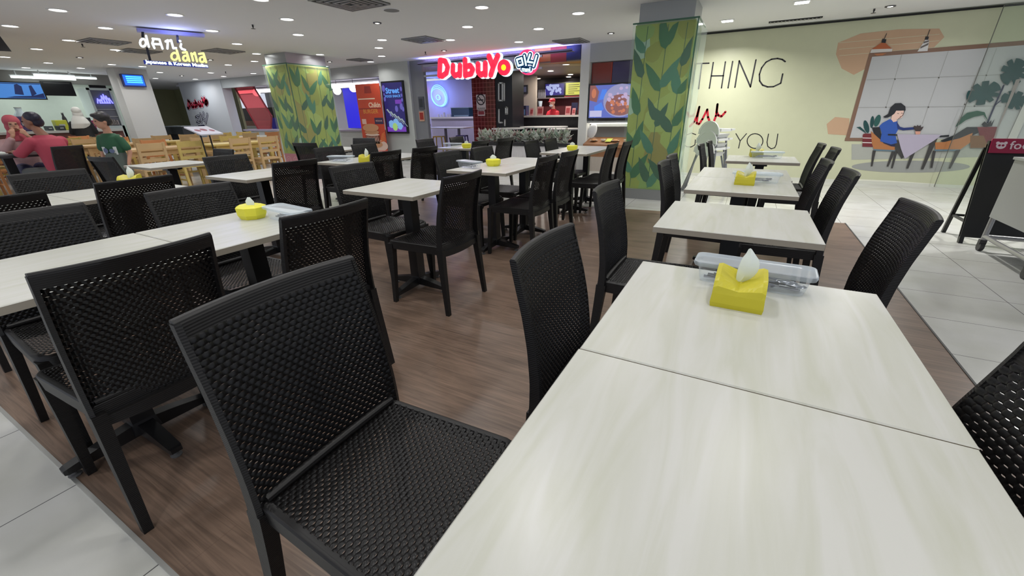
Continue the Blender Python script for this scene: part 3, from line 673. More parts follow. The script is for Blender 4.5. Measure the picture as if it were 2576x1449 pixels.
q = MB(); text_polys('REGULAR', 0.055, q, lambda u, v, d: Tb(0.8 + u / (xb - xa), 0.505 + v / (zt - zb), d), 0.009, 0.0105); q.poly([(.08, .47), (.26, .47), (.26, .54), (.08, .54)], .006, .008, Tb); wbuild(q, 'small_print', mat('banner_small', srgb(232, 190, 175), 0.5), bn)
def ellp(cx, cy, rx, ry, n=20): return [(cx + rx * math.cos(2 * PI * t / n), cy + ry * math.sin(2 * PI * t / n)) for t in range(n)]
q = MB(); q.poly(ellp(.62, .17, .42, .085), .006, .008, Tb); wbuild(q, 'plate', mat('banner_plate', srgb(225, 195, 180), 0.5), bn)
q = MB(); q.poly(ellp(.42, .42, .34, .055), .012, .022, Tb); q.poly(ellp(.44, .36, .31, .03), .011, .016, Tb); q.poly(ellp(.5, .19, .33, .05), .009, .012, Tb); wbuild(q, 'bun', mat('banner_bun', srgb(205, 150, 112), 0.5), bn)
q = MB(); q.poly([(.18, .20), (.72, .20), (.76, .31), (.15, .31)], .0095, .012, Tb); wbuild(q, 'patty', mat('banner_patty', srgb(120, 62, 46), 0.5), bn)
q = MB()
for i in range(8): q.stroke([(.2 + i * .065, .30), (.23 + i * .065, .215 + .01 * (i % 2))], .018, .0125, .0135, Tb)
q.poly(ellp(.45, .325, .3, .018), .0125, .0135, Tb); wbuild(q, 'sauce', mat('banner_sauce', srgb(232, 205, 190), 0.5), bn)
q = MB()
for i in range(6): q.poly([(.74 + .02 * i, .22 + .02 * i), (.97, .24 + .022 * i), (.97, .255 + .022 * i), (.74 + .02 * i, .235 + .02 * i)], .0085, .0095, Tb)
wbuild(q, 'fries', mat('banner_fries', srgb(222, 120, 70), 0.5), bn)
q = MB()
for i in range(6): q.poly([(.62, .0 + i * .018 + .005), (1.0, .0 + i * .018 + .005), (1.0, .0 + i * .018 + .014), (.62, .0 + i * .018 + .014)], .006, .0085, Tb)
wbuild(q, 'striped_foot', mat('banner_stripe', srgb(236, 120, 120), 0.5), bn)
# left stall interior
o = wthing('partition_counter', 'low grey concrete partition behind the left bamboo column', 'partition', (-12.6, 9.2, 0))
q = MB(); q.box(-15.9, -8.98, 9.2, 9.4, 0, 0.78); wbuild(q, 'wall', conc, o); q = MB(); q.box(-15.95, -8.98, 9.15, 9.45, 0.78, 0.83); wbuild(q, 'ledge', mat('ledge_lilac', srgb(150, 140, 160), 0.4), o)
for (px0, px1, py, Y, lab) in ((560, 720, 216, 11.5, 'long glowing cove light inside the left stall, left of the bamboo column'), (828, 952, 207, 11.5, 'long glowing cove light inside the left stall, above the burger banner')):
    x0, z = F(px0, py + 3, Y); x1 = F(px1, py - 3, Y)[0]; z = 2.14
    o = wthing('cove_light', lab, 'light', (x0, Y, z)); q = MB(); q.box(x0, x1, Y, Y + .2, z, z + .2); wbuild(q, 'housing', white_p, o); q = MB(); q.box(x0, x1, Y - .012, Y, z + .02, z + .14); wbuild(q, 'tube', mat('cove_glow', (1, 1, 1), .5, emit=2.2, ecol=(.96, .92, 1)), o)
pg = None
for i, (px, py, r, lab) in enumerate(((645, 233, .14, 'glowing white globe lamp behind the red glass panel'), (848, 228, .15, 'glowing white globe lamp left of the burger banner'), (889, 221, .15, 'glowing white globe lamp half behind the burger banner'))):
    Y = 10.6; x, z = F(px, py, Y)
    if pg is None:
        pg = thing('globe_lamp', lab, 'lamp', (x, Y, z), 0, 'white globe lamps of the left stall'); q = MB(); q.ell((0, 0, 0), (.13, .13, .13), 18, 12); q.build('globe', mat('globe_glow', (1, 1, 1), .5, emit=3.0, ecol=(1, .95, .97)), pg, True); q = MB(); q.tube([(0, 0, .12), (0, 0, 2.41 - z)], .006, 6); q.build('cord', dark, pg)
    else: dup(pg, (x, Y, z), 0, lab)
a = RF(548, 272, 712, 304, 12.4); o = wthing('kitchen_hatch', 'dark kitchen serving hatch behind the red glass panel', 'hatch', (a[0], 12.4, a[2])); q = MB(); q.box(a[0], a[1], 12.35, 12.6, a[2], a[3]); wbuild(q, 'opening', mat('hatch_dark', srgb(40, 26, 30), .4), o)
q = MB(); q.box(a[0], a[1], 12.3, 12.6, a[2] - .22, a[2]); wbuild(q, 'wood_front', mat('hatch_wood', srgb(140, 95, 78), .5, var=.15), o)
q = MB(); q.box(a[0], a[1], 12.0, 12.6, 0, a[2] - .22); wbuild(q, 'base', white_p, o)
a = RF(546, 274, 562, 292, 12.2); o = wthing('red_neon_mark', 'small red neon hand-like mark in front of the dark kitchen hatch', 'neon sign', (a[0], 12.2, a[2]))
Tn = lambda u, v, d: (a[0] + u, 12.2 - d, a[2] + v); q = MB(); q.stroke([(0, .2), (.08, .08), (.1, .0)], .03, 0, .02, Tn); q.stroke([(.06, .22), (.1, .1)], .03, 0, .02, Tn); q.stroke([(.14, .2), (.11, .1)], .03, 0, .02, Tn); q.stroke([(.2, .13), (.12, .06)], .03, 0, .02, Tn); wbuild(q, 'tube', glow('red', srgb(255, 60, 60), 2.5), o)
Yr = 9.5; P = [F(*p, Yr) for p in ((587, 213), (632, 207), (684, 292), (682, 332), (655, 332))]
o = wthing('tinted_screen', 'leaning translucent red glass panel left of the green bamboo column', 'glass panel', (P[4][0], Yr, P[4][1]))
q = MB(); q.poly(P, 0, .012, wallT(Yr)); wbuild(q, 'pane', glassy('red_glass', (0.80, 0.30, 0.32), 0.80), o)
q = MB(); q.stroke(P + [P[0]], .04, -.01, .03, wallT(Yr)); wbuild(q, 'frame', mat('red_frame', srgb(130, 40, 50), .4), o)
a = RF(868, 216, 901, 322, 12.5); struct(bx('wall_blue_panel', glow('blue_panel', srgb(50, 46, 225), 0.75), a[0], a[1], 12.5, 12.6, a[2], a[3]), 'vivid blue lit panel in the left stall')
a = RF(684, 296, 705, 340, 11.8); struct(bx('wall_blue_block', glow('blue_block', srgb(40, 34, 110), 0.5), a[0], a[1], 11.8, 12.0, 0, a[3]), 'dark blue block in the left stall')
x, z = F(893, 310, 9.1); o = wthing('ball_stool', 'white rounded seat back peeking over the partition, left of the banner', 'stool', (x, 9.75, 0)); q = MB(); q.ell((x, 9.75, z), (.17, .15, .22), 16, 10); wbuild(q, 'shell', white_p, o, True); q = MB(); q.lathe([(.15, 0), (.15, .015), (.02, .03), (.02, z - .15)], (x, 9.75, 0)); wbuild(q, 'pedestal', white_p, o, True)
# decal wall in the left
struct(bx('wall_decal', mat('decal_wall', srgb(176, 178, 184), .55), -19.25, -16.45, YF - .02, YF + .3, 0, ZC), 'grey blue wall with the red DubuYo decal')
struct(bx('wall_corridor', mat('corridor_olive', srgb(158, 158, 120), .6, var=.1), -24, -19.0, 11.0, 11.1, 0, ZC), 'olive corridor wall beyond the white column')
a = RF(402, 314, 436, 336, 8.6); o = wthing('side_shelf', 'low dark shelf between the white column and the decal wall', 'shelf', (-18.9, 8.0, 0)); q = MB(); q.box(-18.9, -17.6, 8.0, 8.4, .70, .95); wbuild(q, 'cabinet', mat('shelf_dark', srgb(40, 44, 48), .4), o); q = MB(); q.box(-18.95, -17.55, 7.95, 8.45, .95, .98); wbuild(q, 'top', mat('shelf_top', srgb(120, 125, 130), .4), o); q = MB(); [q.box(x, x + .05, 8.0, 8.4, 0, .7) for x in (-18.9, -17.65)]; wbuild(q, 'leg', dark, o)

# ---- DubuYo lettering: strokes in the pixel grid of one enlarged view of the sign
LET = {
 'D': [[(130, 325), (122, 500)], [(135, 325), (185, 335), (215, 400), (200, 470), (150, 508), (122, 500)]],
 'u': [[(275, 385), (272, 465), (300, 500), (345, 480)], [(355, 385), (352, 500)]],
 'b': [[(412, 320), (415, 500)], [(420, 400), (470, 385), (500, 430), (480, 480), (425, 492)]],
 'u2': [[(560, 370), (560, 455), (592, 492), (632, 470)], [(642, 360), (642, 492)]],
 'Y': [[(685, 280), (728, 392)], [(785, 275), (735, 392), (705, 492)]],
 'o': [[(855 + 47 * math.cos(t * PI / 8), 408 + 58 * math.sin(t * PI / 8)) for t in range(17)]]}
KO = [[(1000, 318), (1055, 300), (1070, 372), (1018, 388), (1000, 318)], [(1085, 272), (1105, 380)], [(1150, 258), (1122, 342), (1178, 350)], [(1225, 275), (1190, 392)]]
MINI = [[(1062, 450), (1062, 420), (1078, 420), (1080, 450)], [(1080, 422), (1096, 424), (1096, 452)], [(1108, 452), (1108, 424)], [(1120, 452), (1120, 424), (1136, 426), (1136, 452)], [(1150, 450), (1150, 405)]]
def sign_strokes(q, strokes, f, wd, d0, d1, T):
    for s_ in strokes: q.stroke([f(*p) for p in s_], wd, d0, d1, T)
Y1 = 8.78; K = .22086
fs = lambda cx, cy: F(1080 + cx * K, 80 + cy * K, Y1)
px = abs(fs(100, 300)[0] - fs(200, 300)[0]) / 100
sg = wthing('stall_sign', 'large glowing red DubuYo letters with a yellow centred o, on the slat fascia', 'sign', (F(1190, 170, Y1)[0], Y1, 2.0))
red_g = glow('sign_red', srgb(245, 40, 66), 1.6); wh_g = glow('sign_white', srgb(215, 250, 255), 1.4)
Tw = wallT(Y1)
for n, st_ in LET.items():
    q = MB(); sign_strokes(q, st_, lambda a_, b_: fs(a_ + 12, b_ + 4), 56 * px, -.05, 0.0, Tw); h = wbuild(q, 'letter_back', wh_g, sg)
    q = MB(); sign_strokes(q, st_, fs, 46 * px, 0.001, .03, Tw); wbuild(q, 'letter_' + n[0].lower(), red_g, sg)
q = MB(); q.poly([fs(855 + 26 * math.cos(t * PI / 8), 408 + 34 * math.sin(t * PI / 8)) for t in range(16)][::-1], .031, .04, Tw); wbuild(q, 'yellow_centre', glow('sign_yellow', srgb(235, 230, 30), 1.6), sg)
q = MB(); q.box(F(1060, 170, Y1)[0], F(1360, 160, Y1)[0], Y1 + .06, Y1 + .1, 2.27, 2.31); q.box(F(1060, 170, Y1)[0], F(1360, 160, Y1)[0], Y1 + .06, Y1 + .1, 2.05, 2.09)
for t_ in range(6):
    xx = F(1090 + 50 * t_, 165, Y1)[0]; q.box(xx, xx + .02, Y1 + .06, YF, 2.28, 2.30)
wbuild(q, 'mounting_rail', mat('rail_grey', srgb(150, 150, 160), .4, .4), sg)
bd = wthing('round_sign', 'round pink glowing badge sign with white Korean letters and mini', 'sign', (F(1327, 160, Y1)[0], Y1, 2.0))
q = MB(); q.poly([fs(1118 + 118 * math.cos(t * PI / 12), 345 + 148 * math.sin(t * PI / 12)) for t in range(24)][::-1], -.06, -.01, Tw); wbuild(q, 'disc', glow('badge_pink', srgb(240, 60, 120), 1.0), bd)
for nm, wd, d0, d1, m_ in (('white_outline', 52, -.008, .004, glow('badge_white', srgb(240, 250, 255), 1.3)), ('navy_outline', 37, .005, .012, mat('badge_navy', srgb(20, 70, 120), .4, emit=.25)), ('korean_letters', 15, .013, .02, glow('badge_cyan', srgb(205, 245, 255), 1.4))):
    q = MB(); sign_strokes(q, KO, fs, wd * px, d0, d1, Tw)
    if nm != 'korean_letters': q.poly([fs(*p) for p in ((1045, 400), (1165, 385), (1172, 420), (1150, 460), (1105, 472), (1060, 458))][::-1], d0, d1, Tw); q.stroke([fs(1060, 425), fs(1150, 430)], (wd * .9) * px, d0, d1, Tw)
    else: sign_strokes(q, MINI, fs, 9 * px, d0, d1, Tw)
    wbuild(q, nm, m_, bd)
# light strip added to cast a blue violet glow on the ceiling
o = wthing('added_glow_strip', 'added blue violet light strip tinting the ceiling above the red letters', 'light strip', (-7.4, 9.0, ZC)); q = MB(); q.box(-7.38, -3.42, 8.90, 8.98, 2.343, 2.352); wbuild(q, 'strip', glow('strip_blue', srgb(90, 100, 255), 0.7), o)
q = MB(); q.box(-7.4, -3.4, 8.84, 9.0, 2.33, 2.342); q.box(-7.4, -3.4, 8.84, 8.85, 2.33, 2.375); wbuild(q, 'cove', mat('cove_lilac', srgb(140, 136, 160), .5), o)  # added trough that hides the strip from below
ls = bpy.data.lights.new('strip_glow', 'AREA'); ls.shape = 'RECTANGLE'; ls.size = 3.9; ls.size_y = 0.08; ls.energy = 40; ls.color = (.35, .35, 1)
lo = bpy.data.objects.new('lamp', ls); COL.objects.link(lo); lo.parent = o; lo.location = (2.0, -.08, -.105); lo.rotation_euler = (math.radians(172), 0, 0)
# decal on the wall (same mark, flat print)
Yd = YF - .02; fd = lambda x, y: F(320 + (975 + (x - 90) * .40) * .15528, 60 + (1215 + (y - 260) * .62 - (x - 90) * .04) * .15528, Yd)
pd = abs(fd(100, 300)[0] - fd(200, 300)[0]) / 100; Td = wallT(Yd)
de = wthing('wall_logo', 'flat red DubuYo and Korean decal on the grey blue wall', 'decal', (fd(500, 900)[0], Yd, fd(500, 700)[1]))
allS = [s_ for st_ in LET.values() for s_ in st_]
fk = lambda x, y: F(340 + (845 + (x - 985) * .70) * .17941, 180 + (575 + (y - 250) * 1.02) * .17941, Yd)
for nm, w1, w2, d0, d1, m_ in (('navy_edge', 84, 62, 0, .003, mat('decal_navy', srgb(40, 38, 70), .5)), ('white_edge', 70, 38, .0035, .005, mat('decal_white', srgb(215, 215, 222), .5)), ('red_fill', 50, 0, .0055, .007, mat('decal_red', srgb(196, 46, 72), .5))):
    q = MB(); sign_strokes(q, allS, fd, w1 * pd, d0, d1, Td)
    if w2: sign_strokes(q, KO, fk, w2 * pd * 1.1, d0, d1, Td)
    wbuild(q, nm, m_, de)
q = MB(); sign_strokes(q, KO, fk, 17 * pd, .0055, .007, Td); q.stroke([fk(1050, 440), fk(1160, 430)], 40 * pd, 0.0, .003, Td); wbuild(q, 'dark_lines', MATS['decal_navy'], de)

# ---- stall entrance frame with screen and food display
struct(bx('wall_frame_pillar', white_p, -3.29, -3.1, YF - .02, YF + .35, 0, ZC), 'slim white frame pillar beside the food screen')
struct(bx('wall_frame_top', mat('frame_grey_top', srgb(168, 170, 172), .5), -3.1, -1.9, YF - .02, YF + .35, 2.13, ZC), 'pale panel above the food screen')
struct(bx('wall_frame_back', mat('frame_side', srgb(150, 152, 158), .5), -3.1, -1.9, YF + .45, YF + .5, 0.55, 2.13), 'grey recess behind the food screen')
a = RF(1385, 118, 1425, 156, YF - .03); o = wthing('red_fascia_panel', 'dark red panel high on the stall fascia right of the badge sign', 'panel', (a[0], YF, a[2])); q = MB(); q.box(a[0], a[1], YF - .03, YF - .001, a[2], ZC - .002); wbuild(q, 'sheet', mat('panel_red', srgb(140, 46, 38), .4), o)
a2 = RF(1425, 118, 1464, 150, YF - .03); o = wthing('navy_fascia_panel', 'dark navy panel at the top right end of the stall fascia', 'panel', (a2[0], YF, a2[2])); q = MB(); q.box(a2[0], -3.295, YF - .03, YF - .001, a2[2], ZC - .002); wbuild(q, 'sheet', mat('panel_navy', srgb(36, 40, 78), .4), o)
a3 = RF(1345, 125, 1385, 155, YF - .03); o = wthing('orange_fascia_panel', 'orange brown panel on the fascia just right of the badge sign', 'panel', (a3[0], YF, a3[2])); q = MB(); q.box(a3[0], a3[1], YF - .03, YF - .001, a3[2], ZC - .002); wbuild(q, 'sheet', mat('panel_orange', srgb(176, 118, 62), .4), o)
a = RF(1489, 152, 1540, 212, YF + .1); o = wthing('tinted_window_red', 'dark red glass pane above the food screen', 'glass panel', (a[0], YF + .1, 1.75)); q = MB(); q.box(-3.08, -2.66, YF + .1, YF + .12, 1.74, 2.12); wbuild(q, 'pane', mat('red_mirror', srgb(130, 36, 22), .12, spec=.8), o); q = MB(); q.box(-2.67, -2.655, YF + .09, YF + .125, 1.74, 2.12); wbuild(q, 'edge', mat('red_edge', srgb(170, 50, 35), .4), o)
o = wthing('tinted_window_violet', 'dark violet glass pane above the food screen, right half', 'glass panel', (-2.65, YF + .1, 1.75)); q = MB(); q.box(-2.65, -1.95, YF + .1, YF + .12, 1.74, 2.12); wbuild(q, 'pane', mat('navy_mirror', srgb(48, 38, 92), .12, spec=.8), o)
tv = wthing('food_screen', 'large glowing screen showing a close-up bowl of noodles, right of the white frame pillar', 'screen', (-2.6, YF, 1.05))
q = MB(); q.box(-3.09, -1.96, YF - .02, YF + .06, 1.05, 1.73); wbuild(q, 'housing', MATS['screen_black'], tv)
Tv = wallT(YF - .02)
q = MB(); q.poly([(-3.06, 1.08), (-1.98, 1.08), (-1.98, 1.70), (-3.06, 1.70)], 0, .002, Tv); wbuild(q, 'picture', glow('tv_blue', srgb(96, 110, 190), .9), tv)
q = MB(); q.poly(ellp(-2.40, 1.40, .36, .31, 28), .002, .0035, Tv); wbuild(q, 'bowl', glow('tv_bowl', srgb(150, 150, 190), .9), tv)
q = MB(); q.poly([(-3.06, 1.42), (-2.9, 1.38), (-2.86, 1.58), (-2.95, 1.70), (-3.06, 1.70)], .002, .003, Tv); q.poly(ellp(-2.40, 1.32, .31, .2, 24), .0036, .0045, Tv); wbuild(q, 'broth', glow('tv_brown', srgb(140, 92, 90), .9), tv)
q = MB(); rn = random.Random(9)
for i in range(34):
    x = -2.40 + rn.uniform(-.29, .27); z = 1.42 + rn.uniform(-.1, .23); r = rn.uniform(.025, .05)
    q.poly([(x + r * math.cos(t * PI / 3 + i), z + r * .8 * math.sin(t * PI / 3 + i)) for t in range(6)], .0046 + i * 3e-5, .0056 + i * 3e-5, Tv)
wbuild(q, 'noodle_pieces', glow('tv_pale', srgb(190, 170, 205), .9), tv)
q = MB()
for i in range(16):
    x = -2.40 + rn.uniform(-.27, .25); z = 1.27 + rn.uniform(-.09, .12); r = rn.uniform(.02, .04); q.poly([(x + r * math.cos(t * PI / 3 + i), z + r * math.sin(t * PI / 3 + i)) for t in range(6)], .0062, .007 + i * 3e-5, Tv)
q.poly(ellp(-2.97, 1.55, .05, .09), .0031, .004, Tv); wbuild(q, 'meat_pieces', glow('tv_meat', srgb(196, 120, 90), .9), tv)
q = MB(); q.poly([(-3.04, 1.10), (-2.78, 1.10), (-2.78, 1.22), (-3.04, 1.22)], .002, .004, Tv); wbuild(q, 'caption_box', glow('tv_caption', srgb(190, 190, 225), .9), tv)
q = MB(); q.poly([(-2.86, 1.42), (-2.72, 1.44), (-2.70, 1.62), (-2.80, 1.62)], .002, .003, Tv); q.poly([(-2.93, 1.08), (-2.74, 1.25), (-2.8, 1.38), (-2.95, 1.3)], .002, .0029, Tv); wbuild(q, 'blue_wave', glow('tv_sky', srgb(80, 130, 230), .9), tv)
# food display shelf
fd_ = wthing('food_display', 'slanted lit display shelf with food models under the screen', 'display shelf', (-2.6, YF, 0))
q = MB(); q.box(-3.1, -1.95, YF - .1, YF + .35, 0, .30); wbuild(q, 'base', mat('display_base', srgb(170, 160, 150), .5, bump=('X', 10, .6)), fd_)
q = MB(); q.hexa([(-3.1, YF - .18, .50), (-1.95, YF - .18, .50), (-1.95, YF + .35, .62), (-3.1, YF + .35, .62)], [(-3.1, YF - .18, .56), (-1.95, YF - .18, .56), (-1.95, YF + .35, .68), (-3.1, YF + .35, .68)]); q.box(-3.1, -1.95, YF - .1, YF + .3, .3, .5); wbuild(q, 'tray', mat('display_wood', srgb(150, 105, 72), .5, var=.2), fd_)
q = MB(); q.box(-3.1, -1.95, YF - .0, YF + .35, .98, 1.02); q.box(-3.05, -2.2, YF + .2, YF + .34, .90, .96); wbuild(q, 'hood', mat('hood_grey', srgb(140, 142, 142), .4), fd_)
q = MB(); q.box(-3.05, -2.0, YF + .05, YF + .2, .965, .98); wbuild(q, 'light', mat('display_glow', (1, 1, 1), .5, emit=5.0, ecol=(1, .97, .85)), fd_)
q = MB(); q.ell((-3.0, YF + .1, .82), (.10, .03, .16), 14, 8, Matrix.Rotation(.3, 4, 'Y')); wbuild(q, 'scoop', mat('scoop_white', srgb(205, 205, 210), .3), fd_, True)
tr0 = None; pal = [(-2.93, 0, 'round white plate'), (-2.72, 1, 'small white bowl'), (-2.45, 0, 'round plate'), (-2.22, 1, 'small pale bowl')]
for i, (dx, kind, nm) in enumerate(pal):
    o = thing('food_model_dish', ('food model plate' if kind == 0 else 'food model bowl') + ', %s from the left on the display shelf' % ORD[i], 'dish', (dx, YF + .02, .615), 0, 'food models on the display shelf')
    q = MB(); q.lathe([(.04, 0), (.085, .012), (.09, .016), (.05, .006), (0, .006)] if kind == 0 else [(.03, 0), (.055, .03), (.058, .04), (.048, .034), (0, .012)], k=18, cap=False); q.build('plate', mat('dish_white', srgb(235, 232, 220), .3), o, True)
    q = MB(); q.ell((0, 0, .022), (.055, .055, .02) if kind == 0 else (.04, .04, .02), 12, 6); q.build('food', mat('food_cream' if i % 2 else 'food_tan', srgb(205, 185, 130) if i % 2 else srgb(190, 140, 95), .6, bump=('noise', 60, 1)), o, True)
for i, x in enumerate((-2.60, -2.09)):
    o = thing('menu_card', 'yellow green menu card lying on the display shelf, %s' % ('left one' if i == 0 else 'right one'), 'menu card', (x, YF + .04, .608), .15, 'menu cards on the display shelf'); q = MB(); q.hexa([(-.07, -.12, 0), (.05, -.12, 0), (.07, .12, .05), (-.05, .12, .05)], [(-.07, -.12, .004), (.05, -.12, .004), (.07, .12, .054), (-.05, .12, .054)]); q.build('card', mat('card_lime', srgb(190, 200, 90), .5), o)
# ---- interior of the DubuYo stall
red_t = None
def tile_red():
    M = bpy.data.materials.new('red_tiles'); M.use_nodes = True; N = M.node_tree.nodes; L = M.node_tree.links; b = N['Principled BSDF']
    tc = N.new('ShaderNodeTexCoord'); sx = N.new('ShaderNodeSeparateXYZ'); cx = N.new('ShaderNodeCombineXYZ'); ad = N.new('ShaderNodeMath'); ad.operation = 'ADD'; L.new(tc.outputs['Object'], sx.inputs[0]); L.new(sx.outputs[0], ad.inputs[0]); L.new(sx.outputs[1], ad.inputs[1]); L.new(ad.outputs[0], cx.inputs[0]); L.new(sx.outputs[2], cx.inputs[1])
    br = N.new('ShaderNodeTexBrick'); br.offset = 0; br.inputs['Scale'].default_value = 1; br.inputs['Brick Width'].default_value = .11; br.inputs['Row Height'].default_value = .11; br.inputs['Mortar Size'].default_value = .006
    br.inputs['Color1'].default_value = (*srgb(92, 26, 26), 1); br.inputs['Color2'].default_value = (*srgb(112, 34, 32), 1); br.inputs['Mortar'].default_value = (*srgb(170, 90, 90), 1)
    L.new(cx.outputs[0], br.inputs[0]); L.new(br.outputs[0], b.inputs['Base Color']); b.inputs['Roughness'].default_value = .2; return M
Yc = 10.6; xa = F(1189, 265, Yc)[0]; xb = F(1246, 265, Yc)[0]; xc = F(1288, 265, Yc)[0]
struct(bx('wall_red_tiles', tile_red(), xa, xb, Yc, Yc + .7, 0, 2.28), 'dark red tiled pillar inside the stall')
struct(bx('wall_black_board', mat('board_black', srgb(16, 14, 26), .4), xb, xc, Yc + .02, Yc + .7, 0, 2.28), 'black panel with white block letters beside the red tiles')
lt = wthing('block_letters', 'white block Korean letters standing on the black panel', 'letters', (xb, Yc, .9)); q = MB()
fl = lambda x, y: F(1040 + x * .15182, 180 + y * .15182, Yc); Tc = wallT(Yc + .02)
for P in ([(1415, 190), (1475, 190), (1475, 480), (1415, 480), (1415, 190)], [(1505, 200), (1505, 475)], [(1418, 630), (1418, 845), (1475, 845)], [(1530, 590), (1530, 700), (1555, 700), (1555, 600), (1530, 590)], [(1515, 805), (1515, 895)]): q.stroke([fl(*p) for p in P], .035, 0, .03, Tc)
wbuild(q, 'strokes', mat('letters_white', srgb(225, 225, 225), .4), lt)
ns = wthing('no_smoking_sign', 'white no smoking notice on the red tiled pillar', 'sign', (fl(1050, 400)[0], Yc, fl(1100, 630)[1])); P0 = fl(1042, 385); P1 = fl(1205, 628); q = MB(); q.box(P0[0], P1[0], Yc - .012, Yc - .001, P1[1], P0[1]); wbuild(q, 'board', mat('sign_board', srgb(222, 205, 205), .5), ns)
cx, cz = fl(1122, 465); r = .13; Tq = wallT(Yc - .012); q = MB(); q.stroke([(cx + r * math.cos(t * PI / 10), cz + r * math.sin(t * PI / 10)) for t in range(21)], .025, 0, .004, Tq); q.stroke([(cx - r * .7, cz + r * .7), (cx + r * .7, cz - r * .7)], .022, 0, .004, Tq); q.stroke([(cx - .08, cz - .01), (cx + .07, cz - .01)], .028, 0, .005, Tq); wbuild(q, 'symbol', mat('sign_black', srgb(50, 40, 45), .5), ns)
q = MB(); text_polys('DILARANG', .055, q, lambda u, v, d: Tq(cx + u, cz - .24 + v, d), 0, .003); text_polys('MEROKOK', .055, q, lambda u, v, d: Tq(cx + u, cz - .31 + v, d), 0, .003); wbuild(q, 'lettering', MATS['sign_black'], ns)
P0 = fl(1068, 638); P1 = fl(1188, 732); nb = wthing('red_notice', 'small red framed notice below the no smoking sign', 'sign', (P0[0], Yc, P1[1])); q = MB(); q.box(P0[0], P1[0], Yc - .012, Yc - .001, P1[1], P0[1]); wbuild(q, 'board', MATS['sign_board'], nb); q = MB(); q.box(P0[0] + .02, P1[0] - .02, Yc - .016, Yc - .012, P1[1] + .03, P0[1] - .03); wbuild(q, 'field', mat('notice_red2', srgb(150, 50, 60), .5), nb)
# neon wall with blue rings
Yn = 12.6; struct(bx('wall_neon', lilac, F(1060, 260, Yn)[0], F(1192, 260, Yn)[0], Yn, Yn + .1, 0, 2.28), 'lilac ribbed wall with blue neon rings')
nn = wthing('neon_rings', 'blue neon sign of nested tilted rings on the lilac wall', 'neon sign', (F(1105, 240, Yn)[0], Yn - .05, F(1105, 240, Yn)[1])); blue_g = glow('neon_blue', srgb(110, 170, 255), 2.6)
def ring3(cx, cy, rx, ry, rot):
    pts_ = []
    for t in range(33):
        a_ = t * PI / 16; u, v = rx * math.cos(a_), ry * math.sin(a_); x_ = cx + u * math.cos(rot) - v * math.sin(rot); y_ = cy + u * math.sin(rot) + v * math.cos(rot)
        X_, Z_ = fl_n(x_, y_); pts_.append((X_, Yn - .05, Z_))
    return pts_
fl_n = lambda x, y: F(1040 + x * .15182, 180 + y * .15182, Yn)
for (cx_, cy_, rx, ry) in ((440, 400, 120, 185), (432, 412, 112, 168), (425, 425, 108, 150)):
    q = MB(); q.tube(ring3(cx_, cy_, rx, ry, -.38), .010, 6); wbuild(q, 'ring', blue_g, nn)
q = MB(); q.tube(ring3(425, 430, 32, 42, -.38), .013, 6); wbuild(q, 'centre_ring', blue_g, nn)
lb = bpy.data.lights.new('neon_glow', 'POINT'); lb.energy = 30; lb.color = (.25, .35, 1); lb.shadow_soft_size = .3; lo = bpy.data.objects.new('lamp', lb); COL.objects.link(lo); lo.parent = nn; lo.location = (0, -.35, 0)
xx, zz = fl_n(200, 320); o = wthing('red_neon_bulb', 'small red glowing lamp at the left edge of the lilac wall', 'lamp', (xx, Yn - .1, zz)); q = MB(); q.ell((xx, Yn - .1, zz), (.07, .07, .09), 12, 8); wbuild(q, 'bulb', glow('red_bulb', srgb(255, 110, 90), 2.5), o, True)
o = wthing('letter_banner', 'narrow vertical strip of black and white letters beside the red tiled pillar', 'sign', (fl(895, 200)[0], Yc + .4, 1.3)); P0 = fl(868, 185); P1 = fl(935, 580); q = MB(); q.box(P0[0], P1[0], Yc + .4, Yc + .42, P1[1], P0[1]); q.box(P1[0] - .01, xa + .02, Yc + .40, Yc + .42, P0[1] - .1, P0[1] - .05); wbuild(q, 'strip', dark, o); q = MB()
for i in range(9):
    zz = P0[1] - .06 - i * (P0[1] - P1[1] - .05) / 9; xm = (P0[0] + P1[0]) / 2; q.stroke([(xm - .04, zz), (xm + .04, zz), (xm + .04 * (-1) ** i, zz - .06)], .02, 0, .006, wallT(Yc + .4))
wbuild(q, 'characters', MATS['letters_white'], o)
# drink counter in front of the neon wall
Yk = 11.8; x0 = F(1080, 295, Yk)[0]; x1 = F(1190, 295, Yk)[0]; zt = F(1135, 294, Yk)[1]
o = wthing('drink_counter', 'white ribbed counter with a bright top under the blue neon rings', 'counter', (x0, Yk, 0)); q = MB(); q.box(x0 + .03, x1 - .03, Yk + .05, Yk + .6, 0, zt - .05); wbuild(q, 'body', mat('counter_ribbed', srgb(176, 172, 190), .5, bump=('X', 12, .8)), o); q = MB(); q.box(x0, x1, Yk, Yk + .65, zt - .05, zt); wbuild(q, 'top', white_p, o)
P0 = fl(595, 610); o = wthing('glass_showcase', 'dark blue glass display case on the white drink counter', 'display case', (F(1132, 290, Yk)[0], Yk + .1, zt)); xa_ = F(1130, 290, Yk)[0]; xb_ = F(1175, 290, Yk)[0]; zz = F(1150, 272, Yk)[1]; q = MB(); q.box(xa_, xb_, Yk + .12, Yk + .5, zt, zz); wbuild(q, 'case', mat('case_teal', srgb(36, 60, 86), .15), o); q = MB(); q.box(xa_ - .01, xb_ + .01, Yk + .1, Yk + .52, zz, zz + .02); q.box(xa_ + .12, xb_ - .02, Yk + .1, Yk + .12, zt + .01, zt + .05); wbuild(q, 'trim', mat('case_trim', srgb(110, 135, 150), .3), o)
